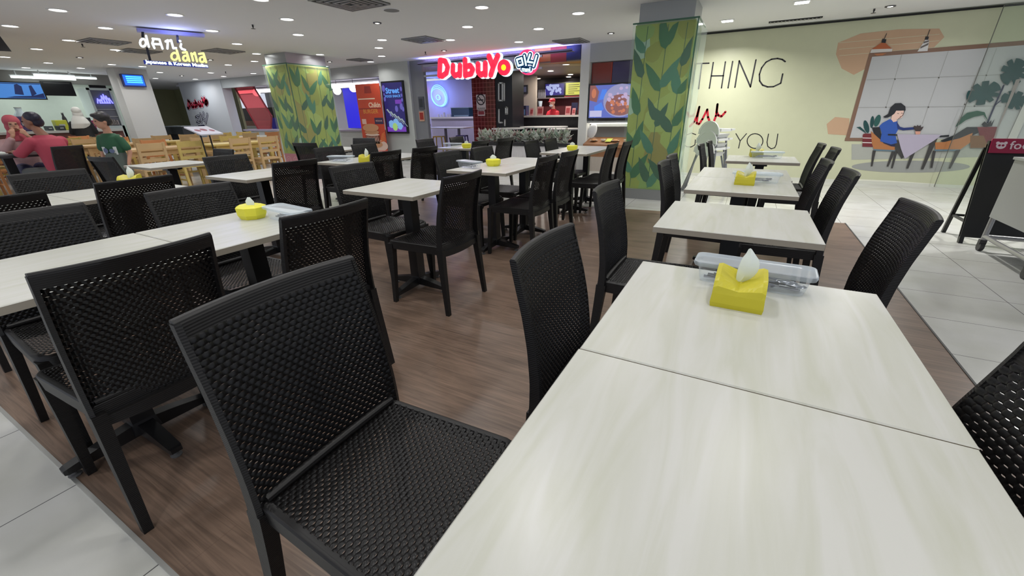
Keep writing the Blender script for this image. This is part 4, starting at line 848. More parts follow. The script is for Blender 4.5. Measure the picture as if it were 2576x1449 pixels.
for i, pxx in enumerate((1094, 1101, 1108, 1117, 1123)):
    xx = F(pxx, 288, Yk)[0]; h = (.09, .08, .14, .08, .09)[i]; o = thing('condiment_jar', 'small white condiment jar, %s from the left on the drink counter' % ORD[i], 'jar', (xx, Yk + .2, zt), 0, 'condiment jars on the drink counter'); q = MB(); q.lathe([(.035, 0), (.04, h * .5), (.03, h * .8), (.03, h), (0, h)], k=12); q.build('jar', mat('jar_white', srgb(205, 205, 215), .3), o, True)
# white high tables and stools of the stall
def stall_table(pxl, pxr, py, label, Y, z=.75, round_=True):
    x0_ = F(pxl, py, Y)[0]; x1_ = F(pxr, py, Y)[0]; r_ = (x1_ - x0_) / 2; xm = (x0_ + x1_) / 2; zt_ = F((pxl + pxr) / 2, py, Y)[1]
    o_ = thing('stall_table', label, 'table', (xm, Y, 0), 0, 'tables inside the DubuYo stall'); q_ = MB(); q_.lathe([(0, zt_ - .03), (r_ - .01, zt_ - .03), (r_, zt_ - .015), (r_ - .005, zt_), (0, zt_)], k=28, cap=False); q_.build('tabletop', white_p, o_, True)
    q_ = MB(); q_.lathe([(.2, 0), (.2, .02), (.03, .04), (.03, zt_ - .03)], k=14); q_.build('pedestal', mat('stall_pedestal', srgb(110, 108, 125), .4), o_, True)
stall_table(1242, 1315, 322, 'white table inside the stall, left of three above the silver plants', 10.2)
stall_table(1314, 1425, 318, 'white table inside the stall, middle one in front of the black counter', 11.25)
stall_table(1378, 1460, 323, 'white table inside the stall, right of three beside the frame pillar', 10.1)
o = thing('stall_table', 'lilac lit rectangular table with two legs under the drink counter', 'table', (F(1135, 320, 10.9)[0], 10.9, 0), 0, 'tables inside the DubuYo stall'); x0 = F(1088, 320, 10.9)[0] - o.location.x; x1 = F(1180, 320, 10.9)[0] - o.location.x; zt_ = F(1135, 320, 10.9)[1]
q = MB(); q.box(x0, x1, -.3, .3, zt_ - .03, zt_); q.build('tabletop', white_p, o)
for sx in (-.22, .28): q = MB(); q.box(sx - .03, sx + .03, -.03, .03, .02, zt_ - .03); q.box(sx - .05, sx + .05, -.25, .25, 0, .02); q.build('leg', MATS['stall_pedestal'], o)
def stool(x, y, z, col, label):
    o_ = thing('metal_stool', label, 'stool', (x, y, 0), .3, 'metal stools in the stall'); m_ = mat('stool_' + col[0], col[1], .35, .3); q_ = MB(); q_.hexa([(-.15, -.15, z - .03), (.15, -.15, z - .03), (.15, .15, z - .03), (-.15, .15, z - .03)], [(-.14, -.14, z), (.14, -.14, z), (.14, .14, z), (-.14, .14, z)]); q_.build('seat', m_, o_)
    for sx in (-1, 1):
        for sy in (-1, 1): q_ = MB(); q_.tube([(sx * .13, sy * .13, z - .03), (sx * .18, sy * .18, 0)], [.02, .014], 6); q_.build('leg', m_, o_)
x, z = F(1104, 344, 10.6); stool(x, 10.6, z + .02, ('yellow', srgb(190, 160, 70)), 'yellow metal stool under the lilac lit table')
x, z = F(1162, 342, 10.6); stool(x, 10.6, z + .02, ('violet', srgb(58, 46, 110)), 'violet metal stool under the lilac lit table')
x0, z = F(1076, 312, 10.2); o = wthing('queue_post', 'salmon coloured post standing left of the lilac lit table', 'post', (x0, 10.2, 0)); q = MB(); q.lathe([(.10, 0), (.10, .02), (.075, .03), (.075, z - .05)], (x0, 10.2, 0), 14); wbuild(q, 'post', mat('post_salmon', srgb(190, 145, 135), .5), o, True); q = MB(); q.lathe([(.085, z - .05), (.085, z), (0, z)], (x0, 10.2, 0), 14); wbuild(q, 'cap', mat('post_cap', srgb(70, 50, 60), .4), o, True)
# order counter, menu screens
Yo = 11.7; x0 = F(1290, 305, Yo)[0]; x1 = -3.0; zt = F(1380, 290, Yo)[1]
oc = wthing('order_counter', 'long black ribbed order counter with a white top', 'counter', (x0, Yo, 0)); q = MB(); q.box(x0 + .02, x1, Yo + .05, Yo + .5, 0, zt - .05); wbuild(q, 'body', mat('counter_black', srgb(14, 12, 16), .4, bump=('X', 12, 1)), oc); q = MB(); q.box(x0, x1, Yo, Yo + .55, zt - .05, zt); wbuild(q, 'top', mat('counter_white', srgb(205, 200, 195), .4), oc)
struct(bx('wall_beige_side', mat('beige_side', srgb(150, 140, 128), .5), F(1288, 240, 12.8)[0], F(1348, 240, 12.8)[0], 12.8, 12.9, 0, 2.28), 'beige wall section behind the order counter')
def screen(name, lab, x0p, y0p, x1p, y1p, Y, col):
    a_ = RF(x0p, y0p, x1p, y1p, Y); o_ = wthing(name, lab, 'screen', (a_[0], Y, a_[2])); q_ = MB(); q_.box(a_[0], a_[1], Y, Y + .06, a_[2], a_[3]); wbuild(q_, 'housing', MATS['screen_black'], o_); q_ = MB(); q_.box(a_[0] + .03, a_[1] - .03, Y - .004, Y, a_[2] + .03, a_[3] - .03); wbuild(q_, 'picture', col, o_); return o_, a_
o, a = screen('menu_screen', 'blue glowing menu screen hanging behind the order counter', 1370, 208, 1421, 242, 13.4, glow('menu_navy', srgb(50, 44, 120), .9)); q = MB(); rn = random.Random(3); Tm = wallT(13.396)
for i in range(16):
    x = rn.uniform(a[0] + .08, a[1] - .08); z = rn.uniform(a[2] + .08, a[3] - .08); r = rn.uniform(.03, .07); q.poly([(x + r * math.cos(t * PI / 4), z + r * math.sin(t * PI / 4)) for t in range(8)], 0, .002 + i * 1e-4, Tm)
q.poly([(a[0] + .2, a[3] - .12), (a[1] - .2, a[3] - .12), (a[1] - .2, a[3] - .05), (a[0] + .2, a[3] - .05)], 0, .005, Tm); wbuild(q, 'dish_icons', glow('menu_pale', srgb(160, 170, 215), .9), o)
o, a = screen('price_screen', 'yellow green glowing price list beside the blue menu screen', 1421, 205, 1466, 241, 13.38, glow('menu_lime', srgb(205, 205, 90), .9)); q = MB()
for i in range(7): zz = a[3] - .1 - i * .058; q.box(a[0] + .12, a[0] + .12 + (.35, .5, .3, .42, .2, .5, .5)[i], 13.372, 13.376, zz, zz + .018)
wbuild(q, 'text_lines', glow('menu_olive', srgb(110, 105, 50), .5), o); q = MB(); q.box(a[0], a[1], 13.36, 13.42, a[2] - .05, a[2]); wbuild(q, 'red_rail', mat('rail_red', srgb(150, 30, 35), .4), o)
a = RF(1311, 214, 1327, 236, 12.75); o = wthing('framed_notice', 'small dark framed picture on the beige wall section', 'picture', (a[0], 12.75, a[2])); q = MB(); q.box(a[0], a[1], 12.74, 12.79, a[2], a[3]); wbuild(q, 'frame', dark, o); q = MB(); q.box(a[0] + .04, a[1] - .04, 12.73, 12.74, a[2] + .05, a[3] - .05); wbuild(q, 'picture', mat('picture_slate', srgb(80, 84, 110), .4), o)
a = RF(1309, 266, 1327, 288, Yo + .3); o = wthing('water_dispenser', 'dark blue box-shaped dispenser on the left end of the order counter', 'dispenser', (a[0], Yo + .3, zt)); q = MB(); q.box(a[0], a[1], Yo + .2, Yo + .4, zt, a[3]); wbuild(q, 'case', mat('disp_navy', srgb(44, 52, 78), .3), o); q = MB(); q.box(a[0] + .03, a[1] - .03, Yo + .19, Yo + .2, zt + .02, a[3] - .1); wbuild(q, 'front', mat('disp_blue', srgb(100, 130, 170), .3), o)
for i, (p0, p1, t0) in enumerate(((1334, 1342, 272), (1352, 1367, 268), (1423, 1436, 267), (1440, 1448, 272))):
    a = RF(p0, t0, p1, 289, Yo + .15); o = thing('counter_card', 'pink menu card standing on the order counter, %s from the left' % ORD[i], 'menu card', ((a[0] + a[1]) / 2, Yo + .15, zt), 0, 'menu cards on the order counter'); hw_ = (a[1] - a[0]) / 2; h = a[3] - zt; q = MB(); q.hexa([(-hw_, -.04, 0), (hw_, -.04, 0), (hw_, -.03, 0), (-hw_, -.03, 0)], [(-hw_, 0, h), (hw_, 0, h), (hw_, .01, h), (-hw_, .01, h)]); q.build('card', mat('card_pink', srgb(214, 150, 150), .5), o); q = MB(); q.hexa([(-hw_ * .7, -.038, .05), (hw_ * .7, -.038, .05), (hw_ * .7, -.034, .05), (-hw_ * .7, -.034, .05)], [(-hw_ * .7, -.010, h * .8), (hw_ * .7, -.010, h * .8), (hw_ * .7, -.006, h * .8), (-hw_ * .7, -.006, h * .8)]); q.build('print', mat('card_red', srgb(170, 70, 75), .5), o)
a = RF(1437, 258, 1452, 289, Yo + .3); o = wthing('till', 'dark till with a small screen at the right of the order counter', 'till', (a[0], Yo + .35, zt)); q = MB(); q.box(a[0], a[1], Yo + .32, Yo + .36, zt + .12, a[3]); wbuild(q, 'screen', mat('till_screen', srgb(50, 50, 80), .2), o); q = MB(); q.box(a[0] + .05, a[1] - .05, Yo + .33, Yo + .45, zt, zt + .13); wbuild(q, 'stand', dark, o)
a = RF(1347, 254, 1358, 268, Yo + 1.0); o = wthing('cup_stack', 'pale stack of cups behind the order counter', 'cups', (a[0], 12.9, a[2])); q = MB(); q.lathe([(.05, a[2]), (.07, a[3]), (0, a[3])], ((a[0] + a[1]) / 2, 12.9, 0), 12); wbuild(q, 'cups', mat('cup_pale', srgb(170, 185, 195), .4), o, True)
for i in range(4):
    x, z = F(1356 + i * 5, 232, 13.3); o = thing('sauce_bottle', 'pale sauce bottle on the dark rear shelf, %s from the left' % ORD[i], 'bottle', (x, 13.3, F(1400, 245, 13.3)[1]), 0, 'sauce bottles on the rear shelf'); q = MB(); q.lathe([(.03, 0), (.03, .14), (.012, .19), (.012, .24), (0, .24)], k=10); q.build('bottle', mat('bottle_pale', srgb(120, 118, 125), .3), o, True)
o = wthing('rear_shelf', 'steel rear shelf under the menu screens', 'shelf', (F(1350, 244, 13.3)[0], 13.2, F(1350, 246, 13.3)[1])); x0 = F(1350, 246, 13.3)[0]; x1 = F(1462, 240, 13.3)[0]; z = F(1400, 245, 13.3)[1]; q = MB(); q.box(x0, x1, 13.2, 13.5, z - .03, z); wbuild(q, 'board', mat('shelf_steel', srgb(150, 140, 140), .3, .6), o); q = MB(); q.box(x0, x1, 13.45, 14.4, .9, z - .03); wbuild(q, 'backsplash', mat('splash_maroon', srgb(84, 34, 38), .4), o)
# stall downlights
for i, (px_, py_) in enumerate(((1413, 146), (1424, 161), (1385, 178), (1435, 187), (1372, 200), (1328, 194), (1448, 196), (1386, 206))):
    t_ = (2.28 - 1.2) / ray(px_, py_).z; d_ = ray(px_, py_); o = thing('stall_downlight', 'small warm downlight in the brown stall ceiling, %s of eight' % ORD[i], 'ceiling light', (d_.x * t_, min(d_.y * t_, 14.2), 2.27), 0, 'downlights inside the DubuYo stall')
    q = MB(); q.lathe([(.0, -.002), (.085, -.002)], k=16, cap=False); q.build('lens', mat('stall_lens', (1, 1, 1), .4, emit=6, ecol=(1, .93, .85)), o)
    q = MB(); q.lathe([(.085, 0), (.1, 0), (.098, -.008), (.086, -.006)], k=16, cap=False); q.build('trim_ring', ring_m, o)
for x, y, e in ((-5.6, 12.5, 30), (-4.2, 11.0, 24), (-3.9, 13.2, 26), (-7.8, 11.0, 22)):
    ll = bpy.data.lights.new('stall_glow', 'AREA'); ll.shape = 'DISK'; ll.size = .2; ll.energy = e; ll.color = (1, .93, .85) if x > -7 else (.75, .7, 1); o = bpy.data.objects.new('lamp', ll); COL.objects.link(o); o.location = (x, y, 2.25)
for x, y in ((-11, 11), (-13.5, 11), (-16, 11)):
    ll = bpy.data.lights.new('left_stall_glow', 'AREA'); ll.shape = 'DISK'; ll.size = .3; ll.energy = 26; ll.color = (.95, .92, 1); o = bpy.data.objects.new('lamp', ll); COL.objects.link(o); o.location = (x, y, 2.33)
# planter with silver leaved plants
x0 = F(1195, 380, 8.6)[0]; x1 = -3.32; Yp = 8.6
pl = wthing('planter_box', 'long pale slatted planter box with a dark rim in front of the stall', 'planter', (x0, Yp, 0)); zt = .52
q = MB(); q.box(x0, x1, Yp, Yp + .35, .12, zt); wbuild(q, 'body', mat('planter_slats', srgb(200, 198, 200), .5, bump=('X', 9, 1)), pl); q = MB(); q.box(x0 - .02, x1 + .01, Yp - .02, Yp + .37, zt, zt + .06); wbuild(q, 'rim', dark, pl); q = MB(); q.box(x0 + .02, x1 - .02, Yp + .02, Yp + .33, 0, .12); wbuild(q, 'plinth', dark, pl)
rn = random.Random(12); sil = [mat('leaf_silver', srgb(190, 195, 186), .6), mat('leaf_sage', srgb(160, 172, 152), .6), mat('leaf_rosy', srgb(160, 130, 128), .6), mat('leaf_mint', srgb(110, 150, 128), .6)]
n = 26
for i in range(n):
    x = x0 + .08 + (x1 - x0 - .16) * i / (n - 1); q = MB(); y = Yp + .175 + rn.uniform(-.06, .06); zb = zt + .05
    for k in range(30):
        q.cur = rn.choices((0, 1, 2, 3), (6, 3, 1.2, 1 if 16 < i < 20 else .1))[0]
        a_ = rn.uniform(0, 2 * PI); el_ = rn.uniform(.25, 1.4); L_ = rn.uniform(.10, .17); h0 = rn.uniform(0, .19); d = Vector((math.cos(a_) * math.cos(el_), math.sin(a_) * math.cos(el_), math.sin(el_))); sd = Vector((-math.sin(a_), math.cos(a_), 0)) * L_ * .28; b_ = Vector((0, 0, h0)) + d * .01; nn_ = d.cross(sd).normalized() * .012
        q.hexa([b_, b_ + d * L_ * .5 + sd - nn_, b_ + d * L_, b_ + d * L_ * .5 - sd - nn_], [b_ + nn_ * .3, b_ + d * L_ * .5 + sd - nn_ * .7, b_ + d * L_ + nn_ * .3, b_ + d * L_ * .5 - sd - nn_ * .7])
    o = q.build('silver_plant', sil); o.location = (x, y, zb); o.rotation_euler = (0, 0, rn.uniform(0, 6)); tag(o, 'silver leaved plant in the long pale planter, %s from its %s end' % ((ORD[i], 'left') if i < 13 else (ORD[n - 1 - i], 'right')), 'plant', 'silver plants in the planter')
# ================================================================ MURAL PRINT ON THE BACK WALL (flat print, as on the real wall)
Tm = wallT(YM)
mu = lambda cx, cy: F(2040 + cx * .35877, cy * .35886, YM)
mural = wthing('wall_mural', 'printed cafe scene on the olive wall: window, seated woman in blue, chairs and plants', 'mural', (mu(230, 980)[0], YM, 0.3))
def mp(c): return mat('print_%d_%d_%d' % c, srgb(*c), 0.4)
LV = [0.0]
def mpart(name, items, lvl):
    q = MB(); ms = []
    for k, (c, kind, P, *w) in enumerate(items):
        m_ = mp(c)
        if m_ not in ms: ms.append(m_)
        q.cur = ms.index(m_); d0 = lvl + k * 0.00025; d1 = d0 + 0.0006
        if kind == 'p': q.poly([mu(*p) for p in P], d0, d1, Tm)
        else: q.stroke([mu(*p) for p in P], w[0] * PXM, d0, d1, Tm)
    return wbuild(q, name, ms, mural)
PXM = abs(mu(100, 500)[0] - mu(200, 500)[0]) / 100
def E_(cx, cy, rx, ry, n=24, rot=0.0): return [(cx + rx * math.cos(t * 2 * PI / n) * math.cos(rot) - ry * math.sin(t * 2 * PI / n) * math.sin(rot), cy + rx * math.cos(t * 2 * PI / n) * math.sin(rot) + ry * math.sin(t * 2 * PI / n) * math.cos(rot)) for t in range(n)]
pe = (192, 158, 128); br = (126, 96, 78); win = (182, 183, 184); bl = (28, 30, 34); org = (172, 112, 66); bluec = (44, 84, 168); navy = (26, 32, 66); tl = (20, 66, 66); mar = (110, 36, 42); lav = (176, 168, 186); legc = (56, 54, 52)
mpart('peach_patch', [(pe, 'p', [(190, 300), (350, 235), (620, 205), (900, 200), (935, 260), (850, 345), (430, 385), (385, 480), (300, 525), (215, 480), (175, 380)]), (pe, 'p', [(110, 870), (170, 820), (270, 830), (265, 950), (120, 940)])] + [((200, 200, 170), 's', [(200, y), (900, y - 60)], 3) for y in (300, 345, 390)], 0.001)
mpart('window_pane', [(win, 'p', [(420, 372), (1520, 310), (1640, 300), (1560, 975), (262, 975)])], 0.0035)
mpart('window_frame', [(br, 'p', [(410, 372), (1700, 268), (1700, 300), (408, 400)]), (br, 'p', [(408, 375), (435, 375), (268, 980), (238, 985)]), (br, 'p', [(240, 966), (362, 966), (362, 990), (236, 988)])] + [((160, 160, 158), 's', P, 4) for P in ([(636, 385), (586, 555), (525, 752)], [(962, 360), (895, 545), (820, 752), (780, 870)], [(1180, 470), (1075, 730), (1005, 920)], [(1300, 340), (1228, 528), (1145, 745)], [(390, 560), (1330, 524)], [(330, 754), (1330, 744)])] + [((90, 88, 84), 'p', E_(x, y, 6, 6, 8)) for x, y in ((588, 555), (895, 545), (525, 752), (822, 751), (1228, 528), (1078, 732), (1145, 744))], 0.0045)
mpart('orange_lamp', [(bl, 's', [(530, 236), (514, 272)], 4), (bl, 'p', [(492, 300), (500, 272), (528, 276), (522, 302)]), ((176, 92, 50), 'p', [(422, 348), (492, 300), (522, 302), (568, 344)]), ((205, 200, 195), 'p', [(414, 372), (424, 346), (570, 342), (566, 362)]), ((176, 110, 70), 'p', [(440, 378), (530, 372), (500, 388), (462, 390)])], 0.009)
mpart('striped_lamp', [(bl, 's', [(832, 210), (815, 256)], 4), (bl, 'p', [(797, 278), (803, 256), (826, 258), (820, 280)]), ((210, 208, 208), 'p', [(745, 362), (800, 280), (828, 280), (816, 358)]), ((100, 90, 86), 'p', [(768, 328), (824, 300), (820, 316), (764, 342)]), ((100, 90, 86), 'p', [(792, 292), (827, 282), (824, 294), (786, 306)])], 0.009)
mpart('potted_leaves', [(tl, 'p', [(318, 892), (345, 888), (372, 912), (390, 938), (368, 924), (340, 905)]), (tl, 'p', E_(388, 888, 18, 46, 20, -.25)), (tl, 'p', E_(428, 855, 13, 42, 20, .12)), ((34, 84, 78), 'p', E_(465, 846, 20, 44, 20, .35)), (mar, 'p', [(362, 945), (372, 936), (430, 936), (432, 1030), (360, 1028)]), ((220, 216, 214), 'p', [(361, 964), (432, 966), (432, 971), (361, 969)]), ((220, 216, 214), 'p', [(360, 996), (432, 998), (432, 1004), (360, 1002)])], 0.009)
mpart('near_chair', [(bl, 'p', [(425, 893), (480, 890), (494, 950), (500, 1000), (450, 960)]), (org, 'p', [(420, 918), (452, 948), (500, 992), (590, 1026), (586, 1052), (440, 1046), (426, 1004)]), ((92, 116, 130), 'p', [(438, 1044), (590, 1052), (588, 1062), (440, 1056)]), (legc, 'p', [(432, 1054), (455, 1054), (430, 1166), (419, 1165)]), (legc, 'p', [(566, 1058), (590, 1060), (542, 1168), (529, 1166)]), (legc, 'p', [(588, 1055), (606, 1062), (572, 1180), (560, 1178)])], 0.0115)
mpart('seated_woman', [(navy, 'p', [(490, 985), (560, 1002), (600, 1000), (606, 1030), (560, 1025), (510, 1005)]), (legc, 'p', [(594, 980), (626, 985), (652, 1098), (634, 1114), (586, 1040)]), (bluec, 'p', [(500, 862), (548, 836), (604, 846), (612, 905), (590, 942), (602, 1002), (560, 1012), (484, 990), (494, 930), (478, 884)]), ((30, 48, 108), 'p', [(598, 850), (622, 888), (650, 896), (732, 890), (736, 906), (642, 914), (604, 902)]), ((226, 190, 176), 'p', [(732, 888), (752, 884), (756, 900), (736, 908)]), ((226, 190, 176), 'p', [(560, 836), (568, 800), (600, 812), (600, 850), (576, 856)]), ((226, 190, 176), 'p', [(572, 790), (590, 768), (648, 774), (650, 800), (634, 826), (604, 836), (580, 826)]), (bl, 'p', [(505, 818), (540, 798), (556, 752), (588, 724), (630, 722), (660, 746), (662, 774), (624, 776), (596, 776), (584, 796), (562, 812), (536, 824), (515, 826)]), (bl, 's', [(658, 770), (642, 808), (612, 832)], 4), ((170, 110, 100), 's', [(622, 818), (632, 815)], 3), (bl, 's', [(604, 794), (614, 797)], 3), (bl, 's', [(632, 792), (641, 794)], 3)], 0.015)
mpart('dining_table', [(bl, 'p', [(538, 938), (606, 940), (606, 951), (538, 949)]), (bl, 'p', [(900, 950), (965, 945), (966, 957), (900, 962)]), (legc, 'p', [(735, 1050), (700, 1070), (665, 1180), (680, 1181)]), (legc, 'p', [(885, 970), (838, 985), (768, 1185), (786, 1186)]), (lav, 'p', [(602, 940), (912, 944), (860, 985), (655, 1112), (628, 1040)])], 0.0195)
mpart('small_plant', [((206, 150, 130), 'p', [(728, 918), (766, 918), (760, 942), (732, 942)]), ((60, 48, 46), 'p', [(714, 892), (722, 880), (738, 886), (744, 874), (752, 884), (768, 876), (768, 892), (788, 886), (776, 906), (764, 920), (732, 920)])], 0.0225)
mpart('far_chair', [(bl, 'p', [(905, 985), (1000, 946), (1090, 890), (1215, 890), (1180, 925), (1050, 985), (940, 1012)]), (org, 'p', [(866, 998), (935, 994), (1040, 968), (1130, 930), (1110, 1000), (1040, 1048), (870, 1050)]), ((92, 116, 130), 'p', [(862, 1046), (1040, 1046), (1036, 1058), (864, 1058)]), (legc, 'p', [(850, 1056), (872, 1058), (848, 1176), (832, 1175)]), (legc, 'p', [(1010, 1052), (1044, 1050), (974, 1181), (960, 1180)])], 0.024)
def monstera(cx, cy, rx, ry, rot, notches):
    P = []
    for t in range(44):
        a_ = t * 2 * PI / 44; k = 1.0
        for n_ in notches:
            d_ = abs((a_ - n_ + PI) % (2 * PI) - PI)
            if d_ < .10: k = .62
        u, v = rx * k * math.cos(a_), ry * k * math.sin(a_); P.append((cx + u * math.cos(rot) - v * math.sin(rot), cy + u * math.sin(rot) + v * math.cos(rot)))
    return P
NT = (.4, 1.0, 1.6, 2.5, 4.0, 4.7, 5.4)
mpart('monstera_plant', [(navy, 's', [(1232, 860), (1282, 740), (1345, 600)], 10), (navy, 's', [(1282, 740), (1330, 700)], 7), (tl, 'p', monstera(1205, 652, 125, 78, -.35, NT)), (tl, 'p', monstera(1415, 505, 105, 84, -.8, NT)), (tl, 'p', monstera(1425, 702, 100, 66, .1, NT)), ((24, 78, 58), 'p', [(1008, 890), (1040, 832), (1090, 790), (1160, 776), (1212, 786), (1236, 850), (1205, 806), (1140, 818), (1080, 842), (1040, 872)]), (mar, 'p', [(1160, 890), (1300, 888), (1262, 1012), (1195, 1010)]), ((120, 84, 52), 'p', [(1112, 950), (1205, 950), (1240, 1036), (1112, 1036)]), (bl, 'p', [(1190, 872), (1212, 850), (1232, 870), (1258, 842), (1258, 868), (1282, 832), (1262, 884), (1205, 888)]), ((150, 140, 136), 'p', [(1430, 560), (1465, 550), (1310, 890), (1275, 1010), (1258, 1010)]), ((196, 194, 190), 'p', [(1470, 760), (1500, 700), (1560, 700), (1430, 980), (1360, 1000)])], 0.0265)
mpart('floor_shadow_print', [((166, 168, 160), 'p', [(285, 1010), (1250, 1010), (1250, 1100), (285, 1120)]), ((150, 152, 148), 'p', E_(700, 1168, 415, 42, 36))], 0.0015)  # grey floor band and a shadow ellipse printed in the mural's flat colours
mpart('pale_swoosh', [((222, 222, 206), 'p', [(300, 1254), (560, 1266), (870, 1288), (872, 1302), (600, 1290), (300, 1272)])], 0.0015)
gp = wthing('glass_partition', 'clear glass sheet edge running up in front of the mural', 'glass panel', (mu(870, 1300)[0], YM - .12, 0.02)); a_ = F(2352, 466, YM - .12); b_ = F(2463, 179, YM - .12); q = MB(); q.box(a_[0], a_[0] + 2.2, YM - .125, YM - .115, .02, 2.44); wbuild(q, 'sheet', glassy('mural_glass', (.97, .99, .97), .97), gp); q = MB(); q.box(a_[0] - .006, a_[0], YM - .128, YM - .112, .02, 2.44); wbuild(q, 'edge', mat('glass_edge_dark', srgb(96, 96, 88), .3), gp)
# wall lettering
tx = lambda cx, cy: F(1550 + cx * .33117, cy * .33126, YM); PT = abs(tx(100, 500)[0] - tx(200, 500)[0]) / 100
ink = mat('letter_ink', srgb(38, 36, 40), .5); wl = wthing('wall_lettering', 'thin dark letters THING, G and YOU on the olive wall', 'lettering', (tx(640, 1100)[0], YM, .5))
def arc(cx, cy, rx, ry, a0, a1, n=16): return [(cx + rx * math.cos(a0 + (a1 - a0) * t / n), cy + ry * math.sin(a0 + (a1 - a0) * t / n)) for t in range(n + 1)]
for nm, SS in (('word_thing', [[(592, 480), (566, 678)], [(566, 485), (705, 480)], [(650, 482), (626, 674)], [(738, 475), (708, 670)], [(830, 470), (800, 668)], [(725, 577), (815, 575)], [(885, 467), (850, 667)], [(935, 462), (902, 663)], [(935, 462), (1020, 660)], [(1062, 455), (1020, 660)], [(1284, 468), (1262, 452), (1225, 444), (1180, 450), (1138, 472), (1105, 515), (1088, 565), (1090, 615), (1112, 646), (1150, 660), (1195, 658), (1250, 632), (1265, 562)]]),
               ('word_you', [[(910, 1015), (942, 1070)], [(990, 1015), (942, 1070), (930, 1125)], arc(1055, 1071, 60, 56, 0, 2 * PI, 20), [(1157, 1018), (1146, 1080), (1152, 1112), (1178, 1130), (1204, 1122), (1217, 1095), (1228, 1018)]]),
               ('letter_g', [[(605, 1022), (572, 1010), (535, 1025), (510, 1062), (512, 1095), (535, 1114), (570, 1116), (598, 1100), (602, 1062)]])):
    q = MB()
    for P in SS: q.stroke([tx(*p) for p in P], (9 if nm == 'word_thing' else 6) * PT, 0, .002, Tm)
    wbuild(q, nm, ink, wl)
rs = wthing('wall_script', 'red brush script letters on the olive wall beside the bamboo column', 'lettering', (tx(600, 940)[0], YM, 1.0)); q = MB()
for P in ([(560, 960), (592, 925), (614, 880), (632, 812)], [(632, 812), (618, 880), (612, 935), (630, 942), (655, 905)], [(655, 905), (692, 832)], [(692, 832), (698, 890), (716, 938), (738, 935), (758, 880), (770, 792)], [(770, 792), (764, 850), (776, 876), (800, 884), (830, 850)]): q.stroke([tx(*p) for p in P], 15 * PT, 0, .003, Tm)
wbuild(q, 'brush_strokes', mat('script_red', srgb(176, 24, 44), .5), rs)

# ================================================================ STACKED HIGH CHAIRS, SIGNBOARD, TROLLEY
hw_ = mat('high_chair_plastic', srgb(225, 227, 224), .35); hm = mat('high_chair_tube', srgb(150, 152, 154), .25, .8)
for i in range(3):
    hc = thing('high_chair', ('topmost', 'middle', 'lowest')[2 - i] + ' white plastic high chair of the nested stack by the bamboo column', 'high chair', (-.47 + .012 * i, 7.25 + .015 * i, 0), -.55, 'stacked white high chairs')
    zb = .55 + .13 * i
    q = MB(); q.rings([[(x * k, y * k, z) for x, y in ((-.16, -.14), (.16, -.14), (.18, .10), (.12, .16), (-.12, .16), (-.18, .10))] for k, z in ((.85, zb), (1.0, zb + .05), (1.04, zb + .055))]); q.build('seat_shell', hw_, hc, True)
    q = MB(); q.rings([[(.17 * math.cos(a) * k, -.12 - .02 + .05 * (1 - abs(math.cos(a))) * -1, zb + .05 + .20 * math.sin(a) * k)] * 1 + [(.17 * math.cos(a) * k, -.16, zb + .05 + .20 * math.sin(a) * k)] for k in (1.0,) for a in [t * PI / 12 for t in range(13)]], False, False)
    R = []
    for t in range(13):
        a = t * PI / 12; R.append([(.175 * math.cos(a), -.13, zb + .05 + .19 * math.sin(a)), (.175 * math.cos(a), -.155, zb + .05 + .19 * math.sin(a)), (.145 * math.cos(a), -.155, zb + .05 + .155 * math.sin(a)), (.145 * math.cos(a), -.13, zb + .05 + .155 * math.sin(a))])
    q = MB(); q.rings(R); q.poly([(.15 * math.cos(t * PI / 12), zb + .05 + .16 * math.sin(t * PI / 12)) for t in range(13)], .142, .150, lambda u, v, d: (u, -d, v)); q.build('backrest', hw_, hc, True)
    q = MB(); q.box(-.19, .19, .10, .20, zb + .10, zb + .125); q.box(-.19, -.165, -.13, .12, zb + .09, zb + .125); q.box(.165, .19, -.13, .12, zb + .09, zb + .125); q.build('tray', hw_, hc)
    for sx in (-1, 1):
        for sy in (-1, 1): q = MB(); q.tube([(sx * .13, sy * .10, zb + .02), (sx * (.25 - .012 * i), sy * (.22 - .01 * i), .0)], .014, 8); q.build('leg', hm, hc, True)
# A-frame board
ab = thing('signboard', 'tall black A-frame board with a pink header reading foodpanda, cut off by the right edge', 'signboard', (1.93, 5.42, 0)); blk = mat('board_frame', (.008, .008, .008), .4)
q = MB(); q.hexa([(0, -.14, .06), (.62, -.14, .06), (.62, -.12, .06), (0, -.12, .06)], [(0.0, .07, .87), (.62, .07, .87), (.62, .09, .87), (0.0, .09, .87)]); q.build('front_panel', blk, ab)
for x in (0.0, .60): q = MB(); q.hexa([(x, -.16, 0), (x + .03, -.16, 0), (x + .03, -.12, 0), (x, -.12, 0)], [(x, .06, .90), (x + .03, .06, .90), (x + .03, .10, .90), (x, .10, .90)]); q.build('leg', blk, ab)
for x in (0.0, .60): q = MB(); q.hexa([(x, .26, 0), (x + .03, .26, 0), (x + .03, .29, 0), (x, .29, 0)], [(x, .11, .84), (x + .03, .11, .84), (x + .03, .13, .84), (x, .13, .84)]); q.build('leg', blk, ab)
q = MB(); q.box(.01, .03, -.10, .26, .18, .20); q.box(.02, .61, .24, .26, .18, .20); q.build('brace', blk, ab)
Tsb = lambda u, v, d: (.01 + u, -.165 + .26 * (v / 1.0) - d * .95 - .012, v)
q = MB(); q.hexa([Tsb(0.0, .80, 0), Tsb(.60, .80, 0), Tsb(.60, .92, 0), Tsb(0, .92, 0)], [Tsb(0.0, .80, .012), Tsb(.60, .80, .012), Tsb(.60, .92, .012), Tsb(0, .92, .012)]); q.build('header', mat('header_pink', srgb(150, 18, 62), .4), ab)
